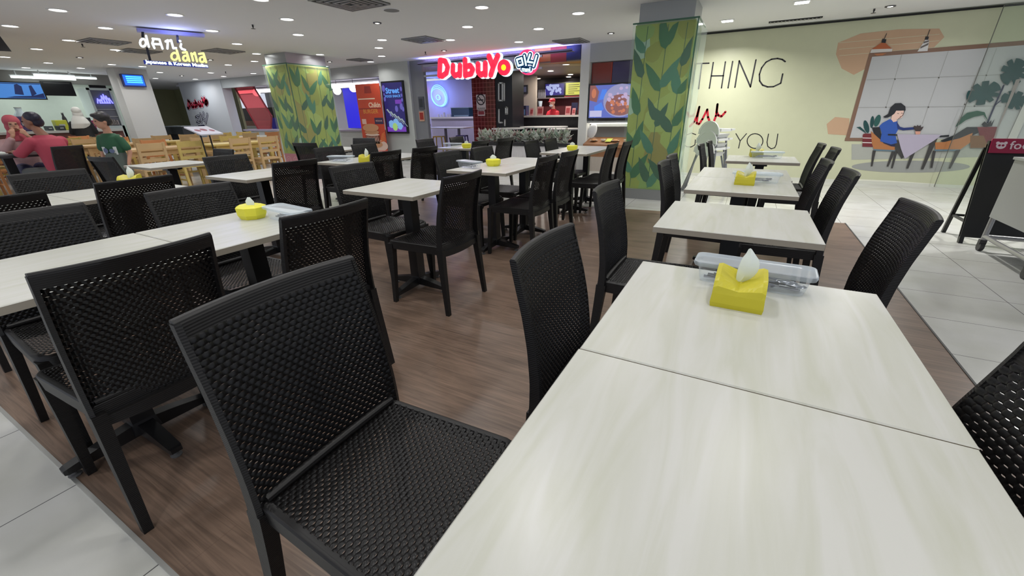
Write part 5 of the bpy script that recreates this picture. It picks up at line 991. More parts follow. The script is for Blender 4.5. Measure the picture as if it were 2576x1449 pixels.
q = MB(); text_polys('foodpanda', .095, q, lambda u, v, d: Tsb(.12 + u, .835 + v, d), .0125, .015, .001, 'LEFT'); q.poly([(.065 + .032 * math.cos(t * PI / 8), .862 + .028 * math.sin(t * PI / 8)) for t in range(16)], .0125, .015, Tsb); q.poly([(.040 + .012 * math.cos(t * PI / 6), .884 + .012 * math.sin(t * PI / 6)) for t in range(12)], .0125, .0145, Tsb); q.poly([(.090 + .012 * math.cos(t * PI / 6), .884 + .012 * math.sin(t * PI / 6)) for t in range(12)], .0125, .0145, Tsb); lt_ = q.build('lettering', mat('header_white', srgb(225, 205, 210), .4), ab)
q = MB(); q.poly([(.054 + .009 * math.cos(t * PI / 6), .864 + .009 * math.sin(t * PI / 6)) for t in range(12)], .0152, .016, Tsb); q.poly([(.077 + .009 * math.cos(t * PI / 6), .864 + .009 * math.sin(t * PI / 6)) for t in range(12)], .0152, .016, Tsb); q.build('logo_eyes', MATS['header_pink'], ab)
# trolley
tg = thing('service_trolley', 'grey panelled trolley on castors at the right edge of the view', 'trolley', (1.98, 4.27, 0)); gm_ = mat('trolley_grey', srgb(150, 152, 152), .4, .3); tb = mat('trolley_tube', srgb(165, 165, 165), .3, .6)
q = MB(); q.box(0, .55, 0, .8, .30, .78); q.build('body', gm_, tg)
q = MB(); q.box(-.01, .56, -.01, .81, .78, .80); q.build('top', gm_, tg)
q = MB(); q.tube([(.0, .08, .72), (-.03, .10, .73), (-.03, .3, .73), (0, .32, .72)], .012, 8); q.build('handle', mat('handle_pale', srgb(200, 205, 205), .3), tg, True)
q = MB()
for a_, b_ in (((.02, .02), (.02, .78)), ((.53, .02), (.53, .78)), ((.02, .02), (.53, .02)), ((.02, .78), (.53, .78))): q.tube([(a_[0], a_[1], .13), (b_[0], b_[1], .13)], .018, 8)
for x in (.02, .53):
    for y in (.02, .78): q.tube([(x, y, .09), (x, y, .32)], .02, 8)
q.build('lower_frame', tb, tg, True)
for x in (.02, .53):
    for y in (.02, .78):
        q = MB(); q.tube([(x - .015, y, .04), (x + .015, y, .04)], .04, 14); q.box(x - .022, x + .022, y - .02, y + .02, .06, .10); q.build('castor', mat('castor_dark', srgb(50, 50, 50), .5), tg)

# ================================================================ THINGS ON THE TABLES
yel = mat('pack_yellow', srgb(196, 186, 38), .42, var=.08); yel2 = mat('pack_bright', srgb(232, 226, 62), .42, var=.05); tis = mat('tissue_white', srgb(226, 234, 228), .7)
TZ = 0.7532
def tissue_pack(soft=True):
    o = thing('tissue_pack', '', 'tissue pack'); W, D, H_ = .056, .062, .062; q = MB(); R = []
    n = 9
    for z, k in ((0, 1.0), (.012, 1.03), (.035, 1.0)): R.append([(W * k, -D * k, z), (W * k, D * k, z), (-W * k, D * k, z), (-W * k, -D * k, z)])
    q.rings(R, False); q.quad((W, -D, 0), (W, D, 0), (-W, D, 0), (-W, -D, 0))
    us = [-1 + 2 * i / 12 for i in range(13)]; vs = [-1 + 2 * i / 10 for i in range(11)]
    P = [[(W * u * (1 - .05 * (1 - v * v) * 0), D * v * .94, .035 + (.044 - .02 * (1 - abs(u)) - .016 * (1 - v * v) * (1 - abs(u))) * (1 - .55 * max(0, -v) ** 3 * 1.0) - (.006 if abs(u) > .99 else 0)) for u in us] for v in vs]
    for a in range(10):
        for b in range(12): q.quad(P[a][b], P[a][b + 1], P[a + 1][b + 1], P[a + 1][b])
    for b in range(12): q.quad((W * us[b], -D, .035), (W * us[b + 1], -D, .035), P[0][b + 1], P[0][b]); q.quad((W * us[b], D, .035), (W * us[b + 1], D, .035), P[10][b + 1], P[10][b])
    for a in range(10): q.quad((W, D * vs[a], .035), (W, D * vs[a + 1], .035), P[a + 1][12], P[a][12]); q.quad((-W, D * vs[a], .035), (-W, D * vs[a + 1], .035), P[a + 1][0], P[a][0])
    q.build('wrapper', yel, o)
    q = MB(); R = []
    for t in range(9):
        s_ = t / 8; w_ = .020 * math.sin(PI * (.12 + .80 * s_)) * (1 if s_ < .8 else 1 - (s_ - .8) * 3.5) + .002; z = .045 + .085 * s_; yy = .012 - .02 * s_ + .03 * s_ * s_; xx = .012 * math.sin(s_ * 2.6)
        R.append([(xx - w_, yy + .004, z), (xx, yy - .004 - .003 * s_, z + .004), (xx + w_, yy + .005, z), (xx, yy - .002, z + .004)])
    q.rings(R); q.build('tissue', tis, o, True); return o
def facet_pack():
    o = thing('tissue_pack', '', 'tissue pack'); q = MB()
    def oc(w, d, z, c=.45): return [(w, -d * c, z), (w, d * c, z), (w * c, d, z), (-w * c, d, z), (-w, d * c, z), (-w, -d * c, z), (-w * c, -d, z), (w * c, -d, z)]
    q.rings([oc(.05, .048, 0), oc(.062, .056, .02), oc(.066, .058, .055), oc(.050, .040, .064)]); q.build('wrapper', yel2, o)
    q = MB(); q.rings([[(-.028, .0, .06), (0, -.014, .06), (.028, 0, .06), (0, .014, .06)], [(-.034, .004, .078), (0, -.01, .076), (.034, .0, .080), (.002, .016, .082)], [(-.012, .004, .098), (0, -.002, .1), (.012, .002, .096), (0, .008, .098)]]); q.build('tissue', tis, o, True); return o
clear = glassy('clear_plastic', (.95, .97, .99), .90, .12); lidm = glassy('lid_plastic', (.84, .91, .97), .68, .2); steel_c = mat('cutlery_steel', srgb(170, 170, 175), .22, .9)
def cutlery_box():
    o = thing('cutlery_box', '', 'box'); W, D, H_ = .135, .042, .056
    def rr(w, d, z, r=.02):
        P = []
        for cx, cy, a0 in ((w - r, d - r, 0), (-w + r, d - r, PI / 2), (-w + r, -d + r, PI), (w - r, -d + r, 3 * PI / 2)):
            for k in range(4): P.append((cx + r * math.cos(a0 + k * PI / 6), cy + r * math.sin(a0 + k * PI / 6), z))
        return P
    q = MB(); q.rings([rr(W * .92, D * .86, .002), rr(W * .94, D * .9, .012), rr(W, D, H_)], False); q.quad(*rr(W * .92, D * .86, .002)); q.build('tub', clear, o, True)
    q = MB(); q.rings([rr(W + .008, D + .008, H_ - .008), rr(W + .010, D + .010, H_ - .002), rr(W + .009, D + .009, H_ + .004), rr(W + .002, D + .002, H_ + .006), rr(W - .010, D - .010, H_ + .001)], False); q.quad(*rr(W - .010, D - .010, H_ + .001)); q.build('lid', lidm, o, True)
    return o
def fork(spoon=False):
    o = thing('spoon' if spoon else 'fork', '', 'cutlery'); q = MB(); q.tube([(-.085, 0, .004), (-.02, 0, .006), (.04, 0, .005)], [.0042, .003, .0025], 6); q.build('handle', steel_c, o, True)
    q = MB()
    if spoon: q.ell((.063, 0, .006), (.026, .014, .004), 12, 6)
    else:
        q.box(.04, .055, -.009, .009, .004, .0058)
        for k in range(4): y = -.0078 + k * .0052; q.box(.054, .088, y - .0012, y + .0012, .004, .0058)
    q.build('bowl' if spoon else 'tines', steel_c, o, spoon); return o
tp0, fp0, cb0, fk0, sp0 = tissue_pack(), facet_pack(), cutlery_box(), fork(), fork(True)
used = {}
def put(o, x, y, z, rz, label, group=None):
    if o.name not in used:
        used[o.name] = 1; o.location = (x, y, z); o.rotation_euler = (0, 0, rz); o['label'] = label
        if group: o['group'] = group
        return o
    return dup(o, x and (x, y, z), rz, label, group)
GP = 'yellow tissue packs on the tables'; GB = 'clear cutlery boxes on the tables'
put(tp0, .048, 1.092, TZ, -.02, 'large soft yellow tissue pack with one upright tissue on the near right table', GP)
put(cb0, .075, 1.222, TZ, -.04, 'long clear box of cutlery behind the large yellow tissue pack', GB)
put(fp0, -2.045, 1.115, TZ, .1, 'yellow faceted tissue pack on the long left table', GP)
put(cb0, -1.83, 1.155, TZ, -.12, 'clear cutlery box beside the faceted yellow pack on the long left table', GB)
put(tp0, .035, 3.085, TZ, -.02, 'yellow tissue pack at the seam of the joined tables in the right row', GP)
put(cb0, .10, 3.20, TZ, -.02, 'clear cutlery box behind the yellow pack on the joined right tables', GB)
put(tp0, .11, 4.99, TZ, .1, 'pale tissue pack on the farthest right table below the word YOU', GP)
put(cb0, .20, 4.88, TZ, .02, 'clear cutlery box on the farthest right table', GB)
put(fp0, -2.03, 3.365, TZ, .1, 'yellow tissue pack with white tuft on the middle joined tables', GP)
put(cb0, -2.16, 3.16, TZ, -.35, 'clear cutlery box on the corner of the middle joined tables', GB)
put(tp0, -3.50, 3.20, TZ, .5, 'yellow tissue pack with a tall tissue, in front of the left bamboo column', GP)
put(cb0, -3.78, 3.12, TZ, .3, 'clear cutlery box in front of the left bamboo column', GB)
put(fp0, -1.93, 5.15, TZ, .1, 'yellow tissue pack at the white planter, left of the frame pillar', GP)
put(fp0, -3.50, 5.08, TZ, .2, 'square yellow tissue pack below the blue neon rings', GP)
put(cb0, -3.77, 5.12, TZ, .05, 'clear cutlery box left of the square yellow pack below the neon rings', GB)
put(tp0, -3.97, 1.36, TZ, .9, 'lime yellow tissue pack with a tall white tissue, behind the dotted chair back', GP)
for i in range(7): put(fk0 if i % 2 else sp0, .045 + .012 * i, 1.205 + .006 * (i % 4), TZ + .007 + .0045 * (i % 5), (-.04, 3.1, .05, 3.2, -.1, 3.05, 0)[i], 'steel %s among the cutlery inside the long clear box, on the near right table' % ('fork' if i % 2 else 'spoon'), 'cutlery in the near clear box')
for bx_, by_, rz_, nm in ((-1.83, 1.155, -.12, 'long left table'), (.10, 3.20, -.02, 'joined right tables'), (-2.16, 3.16, -.35, 'middle joined tables'), (-3.78, 3.12, .3, 'table at the left bamboo column'), (.2, 4.88, .02, 'farthest right table')):
    for i in range(3): put(fk0 if i % 2 else sp0, bx_ + .01 * (i - 1), by_ + .010 * (i - 1), TZ + .007 + .005 * i, rz_ + .06 * i, 'steel %s inside the clear box on the %s' % ('fork' if i % 2 else 'spoon', nm), 'cutlery in the box on the ' + nm)
# ================================================================ HANGING SIGNS AND THE LEFT SIDE OF THE HALL
A_ = Vector((*G(362, 166, 1.95), 0)); B_ = Vector((*G(523, 173, 1.95), 0)); DU = (B_ - A_).normalized(); DN = Vector((DU.y, -DU.x, 0))
if DN.dot(Vector((0, 0, 0)) - A_) < 0: DN = -DN
def FP(px, py):                         # ray meets the vertical plane of the hanging sign -> (s, z)
    d = ray(px, py); t = A_.dot(DN) / d.dot(DN); p = d * t; return ((p - A_).dot(DU), 1.2 + p.z)
Th = lambda u, v, d: tuple(A_ + DU * u + DN * d + Vector((0, 0, v)))
hs = wthing('hanging_sign', 'hanging glowing dani dana letters over a navy Japanese and Korean Muslim band', 'sign', (A_.x, A_.y, 2.0))
zf = lambda x, y: FP(320 + x * .15528, 60 + y * .15528); ph = abs(zf(300, 400)[0] - zf(400, 400)[0]) / 100
wh2 = glow('letters_cool', srgb(225, 245, 255), 1.8); ye2 = glow('letters_yellow', srgb(240, 240, 130), 1.5); bb = mat('sign_navy', srgb(18, 28, 70), .4, emit=.25, ecol=srgb(40, 60, 220))
DANI = {'d': [[(305, 200), (350, 375)], arc(255, 310, 48, 62, 0, 2 * PI, 12)], 'a': [[(425, 250), (405, 320), (440, 395)], [(410, 245), (520, 255), (570, 405)], [(430, 330), (545, 335)]], 'n': [[(620, 290), (655, 270), (650, 405)], [(655, 285), (710, 270), (745, 400), (790, 395)]], 'i': [[(870, 330), (860, 375), (885, 410), (935, 425)], [(845, 280), (858, 284)]]}
DANA = {'d': [[(800, 430), (850, 600)], arc(765, 530, 52, 58, 0, 2 * PI, 12)], 'a': [arc(940, 560, 38, 42, 0, 2 * PI, 12), [(900, 470), (960, 460), (1005, 605)]], 'n': [[(1035, 480), (1065, 600)], [(1050, 505), (1090, 470), (1130, 612)]], 'a2': [arc(1210, 580, 38, 42, 0, 2 * PI, 12), [(1160, 490), (1230, 480), (1275, 625)]]}
for W_, m_ in ((DANI, wh2), (DANA, ye2)):
    for n_, SS in W_.items():
        q = MB()
        for P in SS: q.stroke([zf(*p) for p in P], 33 * ph, 0, .05, Th)
        wbuild(q, 'letter_' + n_[0], m_, hs)
q = MB(); c4 = [zf(258, 592), zf(1300, 668), zf(1312, 720), zf(275, 655)]; q.poly(c4, 0, .05, Th); wbuild(q, 'tagline_band', bb, hs)
c0 = zf(305, 646); c1 = zf(1300, 712); ang = math.atan2(c1[1] - c0[1], c1[0] - c0[0]); q = MB(); Ls = math.hypot(c1[0] - c0[0], c1[1] - c0[1])
tw = MB(); text_polys('Japanese & Korean Muslim', .1, tw, lambda u, v, d: (u, v, d), 0, .01, 0, 'LEFT'); kw = Ls / max(p[0] for p in tw.v)
text_polys('Japanese & Korean Muslim', .1, q, lambda u, v, d: Th(c0[0] + u * kw * math.cos(ang) - v * .62 * math.sin(ang), c0[1] + .004 + u * kw * math.sin(ang) + v * .62, d), .05, .06, .004, 'LEFT'); wbuild(q, 'tagline', wh2, hs)
q = MB()
for a_, b_ in (((250, 130), (250, 210)), ((810, 200), (820, 300)), ((320, 400), (370, 590))): q.stroke([zf(*a_), zf(*b_)], .03, .01, .03, Th)
wbuild(q, 'bracket', dark, hs)
q = MB(); P = [zf(150, 90), zf(1250, 215), zf(1250, 235), zf(150, 115)]; s0, s1 = P[0][0], P[1][0]; q.poly([(s0, ZC - .06), (s1, ZC - .06), (s1, ZC - .02), (s0, ZC - .02)], -.06, .08, Th); wbuild(q, 'ceiling_rail', mat('rail_lilac', srgb(150, 150, 200), .4), hs)
lb2 = bpy.data.lights.new('sign_glow', 'POINT'); lb2.energy = 9; lb2.color = (.3, .35, 1); lb2.shadow_soft_size = .2; lo = bpy.data.objects.new('lamp', lb2); COL.objects.link(lo); lo.parent = hs; lo.location = (DU.x * .5 + DN.x * .12, DU.y * .5 + DN.y * .12, .30)
# small dark sign cut by the left edge
A0, B0, DU0, DN0 = A_, B_, DU, DN
x, y = G(30, 130, 2.2); es = thing('edge_sign', 'dark hanging sign panel with a yellow letter, cut off by the left edge', 'sign', (x, y, 2.0)); d = ray(28, 130); 
Te = lambda u, v, dd: (DU.x * u + DN.x * dd, DU.y * u + DN.y * dd, v)
q = MB(); q.poly([(-.9, .2), (0, .2), (-.06, .44), (-.9, .44)], 0, .04, Te); q.build('panel', mat('edge_panel', srgb(42, 38, 36), .4), es)
q = MB(); q.stroke([(-.22, .30), (-.18, .36), (-.14, .30)], .03, .04, .05, Te); q.stroke([(-.42, .30), (-.38, .36), (-.34, .30), (-.42, .30)], .03, .04, .05, Te); q.build('letter', ye2, es)
q = MB(); q.poly([(-.8, .44), (-.78, .44), (-.78, .46), (-.8, .46)], .01, .03, Te); q.poly([(-.2, .44), (-.18, .44), (-.18, .46), (-.2, .46)], .01, .03, Te); q.build('bracket', dark, es)
struct(bx('wall_far_left', mat('corridor_olive', srgb(158, 158, 120), .6), -24, -23.9, 5, 11, 0, ZC), 'olive wall at the end of the corridor')
# ---- white column with the blue screen
XK = -14.7
struct(bx('wall_white_column', mat('column_white', srgb(196, 196, 194), .55), -15.13, XK, 5.55, 6.26, 0, ZC), 'broad white square column carrying a blue screen')
struct(bx('wall_column_fin', mat('column_fin', srgb(160, 162, 160), .55), -15.7, -15.2, 5.75, 6.2, 0, ZC), 'grey shop front post left of the white column')
a = FX(309, 202, XK + .1)[0], FX(364, 202, XK + .1)[0], FX(337, 218, XK + .1)[1], FX(337, 187, XK + .1)[1]; o = wthing('queue_screen', 'small blue glowing screen with cyan lines high on the white column', 'screen', (XK, a[0], a[2])); q = MB(); q.box(XK, XK + .1, a[0], a[1], a[2], a[3]); wbuild(q, 'housing', mat('qs_navy', srgb(30, 40, 110), .3), o); q = MB(); q.box(XK + .1, XK + .105, a[0] + .02, a[1] - .02, a[2] + .03, a[3] - .02); wbuild(q, 'picture', glow('qs_blue', srgb(24, 100, 215), 1.2), o); q = MB()
for i in range(4): zz = a[2] + .09 + i * (a[3] - a[2] - .12) / 4; q.box(XK + .105, XK + .11, a[0] + .08, a[1] - .06, zz, zz + .025)
wbuild(q, 'cyan_lines', glow('qs_cyan', srgb(90, 230, 255), 1.5), o)
# ---- food shop at the far left (front faces +x)
XS = -17.4
def RX(px0, py0, px1, py1, X):
    xm = (px0 + px1) / 2; ym = (py0 + py1) / 2; return FX(px0, ym, X)[0], FX(px1, ym, X)[0], FX(xm, py1, X)[1], FX(xm, py0, X)[1]
struct(bx('wall_left', mat('shop_rear', srgb(150, 158, 150), .55, var=.06), XS - 2.1, XS - 2.0, -2, 7.4, 0, ZC), 'pale green grey rear wall of the left shop')
struct(bx('wall_shop_fascia', mat('shop_fascia', srgb(128, 126, 122), .5), XS - .1, XS, -2, 7.1, 2.18, ZC), 'grey fascia above the left shop')
struct(bx('wall_shop_side', grey_w, XS - 2.0, XS, 7.1, 7.3, 0, ZC), 'grey side wall of the left shop')
a = RX(-60, 205, 109, 250, XS); tv2 = wthing('shop_screen', 'large blue glowing television above the left shop counter, at the left edge', 'screen', (XS, a[0], a[2])); q = MB(); q.box(XS, XS + .06, a[0], a[1], a[2], a[3]); wbuild(q, 'housing', MATS['screen_black'], tv2)
Tx = wallTX(XS + .06); q = MB(); q.poly([(a[0] + .03, a[2] + .03), (a[1] - .03, a[2] + .03), (a[1] - .03, a[3] - .03), (a[0] + .03, a[3] - .03)], 0, .003, Tx); wbuild(q, 'picture', glow('tv_azure', srgb(70, 130, 205), .9), tv2)
q = MB(); y0_, y1_, z0_, z1_ = a
fr = lambda u, v: (y0_ + .04 + u * (y1_ - y0_ - .08), z0_ + .04 + v * (z1_ - z0_ - .08))
for P in ([(.35, .0), (1, 0), (1, .35), (.8, .15), (.5, .1)], [(.52, .25), (.57, .9), (.62, .95), (.68, .8), (.66, .2)], [(.78, .1), (.8, .85), (.85, .9), (.88, .3)], [(.3, .95), (1, .95), (1, 1), (.3, 1)]): q.poly([fr(*p) for p in P], .003, .006, Tx)
wbuild(q, 'dark_figures', glow('tv_deep', srgb(24, 38, 84), .9), tv2)
a = RX(107, 205, 184, 241, XS); o = wthing('menu_board', 'black unlit menu board beside the blue television in the left shop', 'board', (XS, a[0], a[2])); q = MB(); q.box(XS, XS + .05, a[0], a[1], a[2], a[3]); wbuild(q, 'panel', mat('board_dark', srgb(14, 14, 18), .3), o); q = MB(); q.box(XS + .05, XS + .055, a[0] + .05, a[1] - .05, a[3] - .06, a[3] - .03); wbuild(q, 'top_rail', mat('board_rail', srgb(60, 58, 60), .3), o)
a = RX(221, 202, 262, 222, XS - .6); o = wthing('menu_board', 'smaller black board above the fridge in the left shop', 'board', (XS - .6, a[0], a[2])); q = MB(); q.box(XS - .6, XS - .55, a[0], a[1], a[2], a[3]); wbuild(q, 'panel', MATS['board_dark'], o); q = MB(); q.box(XS - .55, XS - .54, a[0] + .05, a[1] - .05, a[2] + .1, a[2] + .14); q.box(XS - .59, XS - .56, a[0] + .1, a[0] + .13, a[3], ZC); q.box(XS - .59, XS - .56, a[1] - .13, a[1] - .1, a[3], ZC); wbuild(q, 'rail', MATS['board_rail'], o)
for (p, lab, e) in (((82, 176, 182, 188), 'pale green glowing ceiling light box in front of the left shop', 1.3), ((28, 193, 136, 198), 'thin warm tube light above the television of the left shop', 3.0), ((166, 193, 240, 197), 'thin white tube light above the black menu board', 2.2)):
    X_ = XS + (.6 if p[1] < 190 else .2); a = RX(*p, X_); z_ = min(a[3], 2.36); o = wthing('strip_light', lab, 'light', (X_, a[0], z_)); q = MB(); q.box(X_ - .02, X_ + .06, a[0], a[1], a[2] + (z_ - a[3]), z_); wbuild(q, 'diffuser', mat('strip_glow_%d' % int(e * 10), (1, 1, 1), .4, emit=e, ecol=(.9, 1, .95)), o); q = MB(); q.box(X_ - .03, X_ + .0, a[0] - .02, a[1] + .02, z_, z_ + .03); [q.box(X_ - .01, X_ + .01, yy, yy + .02, z_ + .03, ZC) for yy in (a[0] + .1, a[1] - .1)]; wbuild(q, 'housing', grey_w, o)
# fridge
a = RX(237, 222, 298, 326, XS + .2); fy0, fy1 = a[0], a[1]; fg = wthing('glass_fridge', 'tall glass door fridge with a blue neon word inside, left shop', 'fridge', (XS - .4, fy0, 0)); zt = FX(262, 222, XS + .2)[1]
q = MB(); q.box(XS - .5, XS + .15, fy0, fy1, .1, zt); q.box(XS - .45, XS + .1, fy0 + .05, fy1 - .05, 0, .1); q.box(XS + .15, XS + .2, fy0, fy0 + .06, .1, zt); q.box(XS + .15, XS + .2, fy1 - .06, fy1, .1, zt); q.box(XS + .15, XS + .2, fy0, fy1, zt - .06, zt); q.box(XS + .15, XS + .2, fy0, fy1, .1, 1.05); wbuild(q, 'body', mat('fridge_pale', srgb(180, 190, 188), .35), fg)
q = MB(); q.box(XS + .152, XS + .16, fy0 + .06, fy1 - .06, 1.05, zt - .06); wbuild(q, 'interior', mat('fridge_inside', srgb(96, 98, 108), .4), fg)
q = MB(); [q.box(XS + .16, XS + .18, fy0 + .06, fy1 - .06, z_, z_ + .02) for z_ in (1.3, 1.5)]; wbuild(q, 'shelf', mat('fridge_shelf', srgb(150, 150, 150), .4), fg)
rn = random.Random(2); q = MB()
for i in range(9): yy = fy0 + .12 + i * (fy1 - fy0 - .24) / 9; q.box(XS + .16, XS + .19, yy, yy + .05, 1.07, 1.07 + rn.uniform(.08, .18))
wbuild(q, 'bottles', mat('fridge_bottles', srgb(140, 132, 128), .4), fg)
q = MB(); Tfz = wallTX(XS + .2); ym = (fy0 + fy1) / 2
for i, h in enumerate((.12, .1, .2, .24, .2, .14)): yy = fy0 + .16 + i * (fy1 - fy0 - .3) / 5; q.stroke([(yy - .03, 1.68), (yy, 1.68 + h), (yy + .05, 1.68)], .025, 0, .02, Tfz)
wbuild(q, 'neon_word', glow('fridge_neon', srgb(110, 110, 255), 2.6), fg)
# counter and clutter
cy0 = FX(-80, 330, XS + .9)[0]; cy1 = FX(308, 326, XS + .9)[0]; zc_ = FX(130, 329, XS + .9)[1]
ct = wthing('shop_counter', 'long counter of the left shop with a pale top and reddish wood front', 'counter', (XS + .9, cy0, 0)); q = MB(); q.box(XS + .35, XS + .9, cy0, cy1, 0, zc_ - .06); wbuild(q, 'front', mat('counter_reddish', srgb(104, 62, 54), .5, var=.2), ct); q = MB(); q.box(XS + .3, XS + .95, cy0, cy1, zc_ - .06, zc_); wbuild(q, 'top', mat('counter_top_pale', srgb(190, 190, 184), .4), ct)
def item(name, lab, cat, px0, px1, pt, col, kind='box', X=None, grp='things on the left shop counter'):
    X = X or XS + .6; y0 = FX(px0, pt, X)[0]; y1 = FX(px1, pt, X)[0]; h = max(.05, FX((px0 + px1) / 2, pt, X)[1] - zc_); o = thing(name, lab, cat, (X, (y0 + y1) / 2, zc_), 0, grp); q = MB(); w_ = (y1 - y0) / 2
    if kind == 'box': q.rings([[(x * k, y * k, z) for x, y in ((-.12, -w_), (.12, -w_), (.12, w_), (-.12, w_))] for k, z in ((.92, 0), (1, .02), (1, h - .02), (.95, h))])
    else: q.lathe([(w_ * .8, 0), (w_, .03), (w_, h * .7), (w_ * .5, h * .85), (w_ * .5, h), (0, h)], k=12)
    q.build('body', mat('item_%d_%d_%d' % col, srgb(*col), .4), o, kind != 'box')
    q = MB(); q.box(-.06, .125, -w_ * .5, w_ * .5, h * .4, h * .6) if kind == 'box' else q.lathe([(w_ * .55, h), (w_ * .55, h + .02), (0, h + .02)], k=10); q.build('label_band' if kind == 'box' else 'cap', mat('item_pale', srgb(170, 175, 170), .4), o); return o
item('yellow_crate', 'yellow green box on the left shop counter, left of the white hijab', 'box', 132, 162, 302, (182, 186, 60))
item('steel_container', 'dark steel container on the left shop counter behind the yellow box', 'container', 112, 128, 317, (64, 72, 76))
item('steel_container', 'dark container next to the steel one on the left shop counter', 'container', 140, 158, 316, (50, 56, 60), X=XS + .75)
item('drink_tower', 'purple topped machine on the left shop counter behind the seated man', 'machine', 30, 80, 293, (70, 56, 96), X=XS + .45)
item('glass_bowl', 'pale stack of glass bowls on the machine at the left shop', 'bowl', 26, 62, 272, (190, 205, 210), 'round', X=XS + .42)
item('dark_case', 'small dark case on the left shop counter right of the white hijab', 'box', 206, 222, 296, (34, 34, 40))
item('pink_card', 'magenta card stand on the left shop counter beside the boy', 'card', 217, 232, 303, (150, 30, 90))
item('ladle_holder', 'dark ladles in a holder above the left shop counter', 'utensils', 150, 162, 285, (40, 40, 44), 'round', X=XS + .3)
# menu stand
x, y = -8.3, 4.08; z_ = FX(505, 326, x)[1]; ms_ = thing('menu_stand', 'thin black menu stand with a tilted picture board, behind the wooden tables', 'menu stand', (x, y, 0), .2); tb_ = mat('stand_black', (.01, .01, .012), .4)
q = MB(); q.box(-.16, .16, -.26, .26, 0, .02); q.build('base', tb_, ms_)
for yy in (-.07, .09): q = MB(); q.tube([(0, yy, .02), (0, yy, .98)], .012, 6); q.build('post', tb_, ms_)
q = MB(); q.hexa([(.18, -.20, .94), (.18, .21, .94), (-.16, .21, 1.06), (-.16, -.20, 1.06)], [(.185, -.20, .96), (.185, .21, .96), (-.155, .21, 1.08), (-.155, -.20, 1.08)]); q.build('board', mat('stand_board', srgb(205, 205, 214), .4), ms_)
q = MB()
for i, (c, r) in enumerate((((.02, -.11), .05), ((.0, .01), .055), ((.04, .13), .045))): q.poly([(c[0] + r * math.cos(t * PI / 6), c[1] + r * math.sin(t * PI / 6)) for t in range(12)], 0, .004, lambda u, v, d: (u, v, 1.018 - u * .353 + .0035 + d))
q.build('food_pictures', mat('stand_picture', srgb(150, 100, 110), .4), ms_)

# ================================================================ WOODEN CHAIRS AND TABLES
wd = [mat('pine_wood', srgb(203, 170, 122), .5, var=.12), mat('pine_wood_yellow', srgb(205, 180, 104), .5, var=.12), mat('pine_wood_orange', srgb(206, 140, 88), .5, var=.12)]
def wood_chair(m_, nm):
    c = thing('wooden_chair', '', 'chair')
    q = MB(); q.hexa([(0, -.19, .42), (.40, -.21, .42), (.40, .21, .42), (0, .19, .42)], [(0, -.19, .45), (.40, -.21, .45), (.40, .21, .45), (0, .19, .45)]); q.build('seat', m_, c)
    for s_ in (-1, 1):
        q = MB(); q.rings([[(x - .018, s_ * .18 - .018, z), (x + .018, s_ * .18 - .018, z), (x + .018, s_ * .18 + .018, z), (x - .018, s_ * .18 + .018, z)] for x, z in ((.0, 0), (.02, .25), (.02, .45), (-.03, .86))]); q.build('rear_post', m_, c)
        q = MB(); q.box(.345, .38, s_ * .18 - .018, s_ * .18 + .018, 0, .42); q.build('leg', m_, c)
        q = MB(); q.box(.03, .35, s_ * .18 - .01, s_ * .18 + .01, .2, .225); q.box(.03, .35, s_ * .18 - .01, s_ * .18 + .01, .36, .42); q.build('side_rail', m_, c)
    for z0, z1 in ((.56, .61), (.66, .71), (.76, .85)):
        q = MB(); x0 = .02 - (z0 - .45) * .12; q.hexa([(x0 - .012, -.17, z0), (x0 + .008, -.17, z0), (x0 + .008, .17, z0), (x0 - .012, .17, z0)], [(x0 - .02, -.17, z1), (x0, -.17, z1), (x0, .17, z1), (x0 - .02, .17, z1)]); q.build('back_rail', m_, c)
    q = MB(); q.box(.355, .37, -.17, .17, .30, .33); q.build('stretcher', m_, c); return c
wc = [wood_chair(m_, i) for i, m_ in enumerate(wd)]; wu = [False] * 3
def wood_table(m_):
    t = thing('wooden_table', '', 'table'); q = MB(); q.box(-.36, .36, -.60, .60, .72, .75); q.build('tabletop', m_, t); q = MB(); q.box(-.30, .30, -.54, -.52, .64, .72); q.box(-.30, .30, .52, .54, .64, .72); q.box(-.32, -.30, -.54, .54, .64, .72); q.box(.30, .32, -.54, .54, .64, .72); q.build('apron', m_, t)
    for sx in (-1, 1):
        for sy in (-1, 1): q = MB(); q.box(sx * .30 - .03, sx * .30 + .03, sy * .52 - .03, sy * .52 + .03, 0, .72); q.build('leg', m_, t)
    return t
wt = [wood_table(m_) for m_ in wd[:2]]; tu = [False] * 2
rn = random.Random(5); rows = [(-9.1, 'front'), (-11.6, 'middle'), (-14.1, 'rear')]; ki = 0
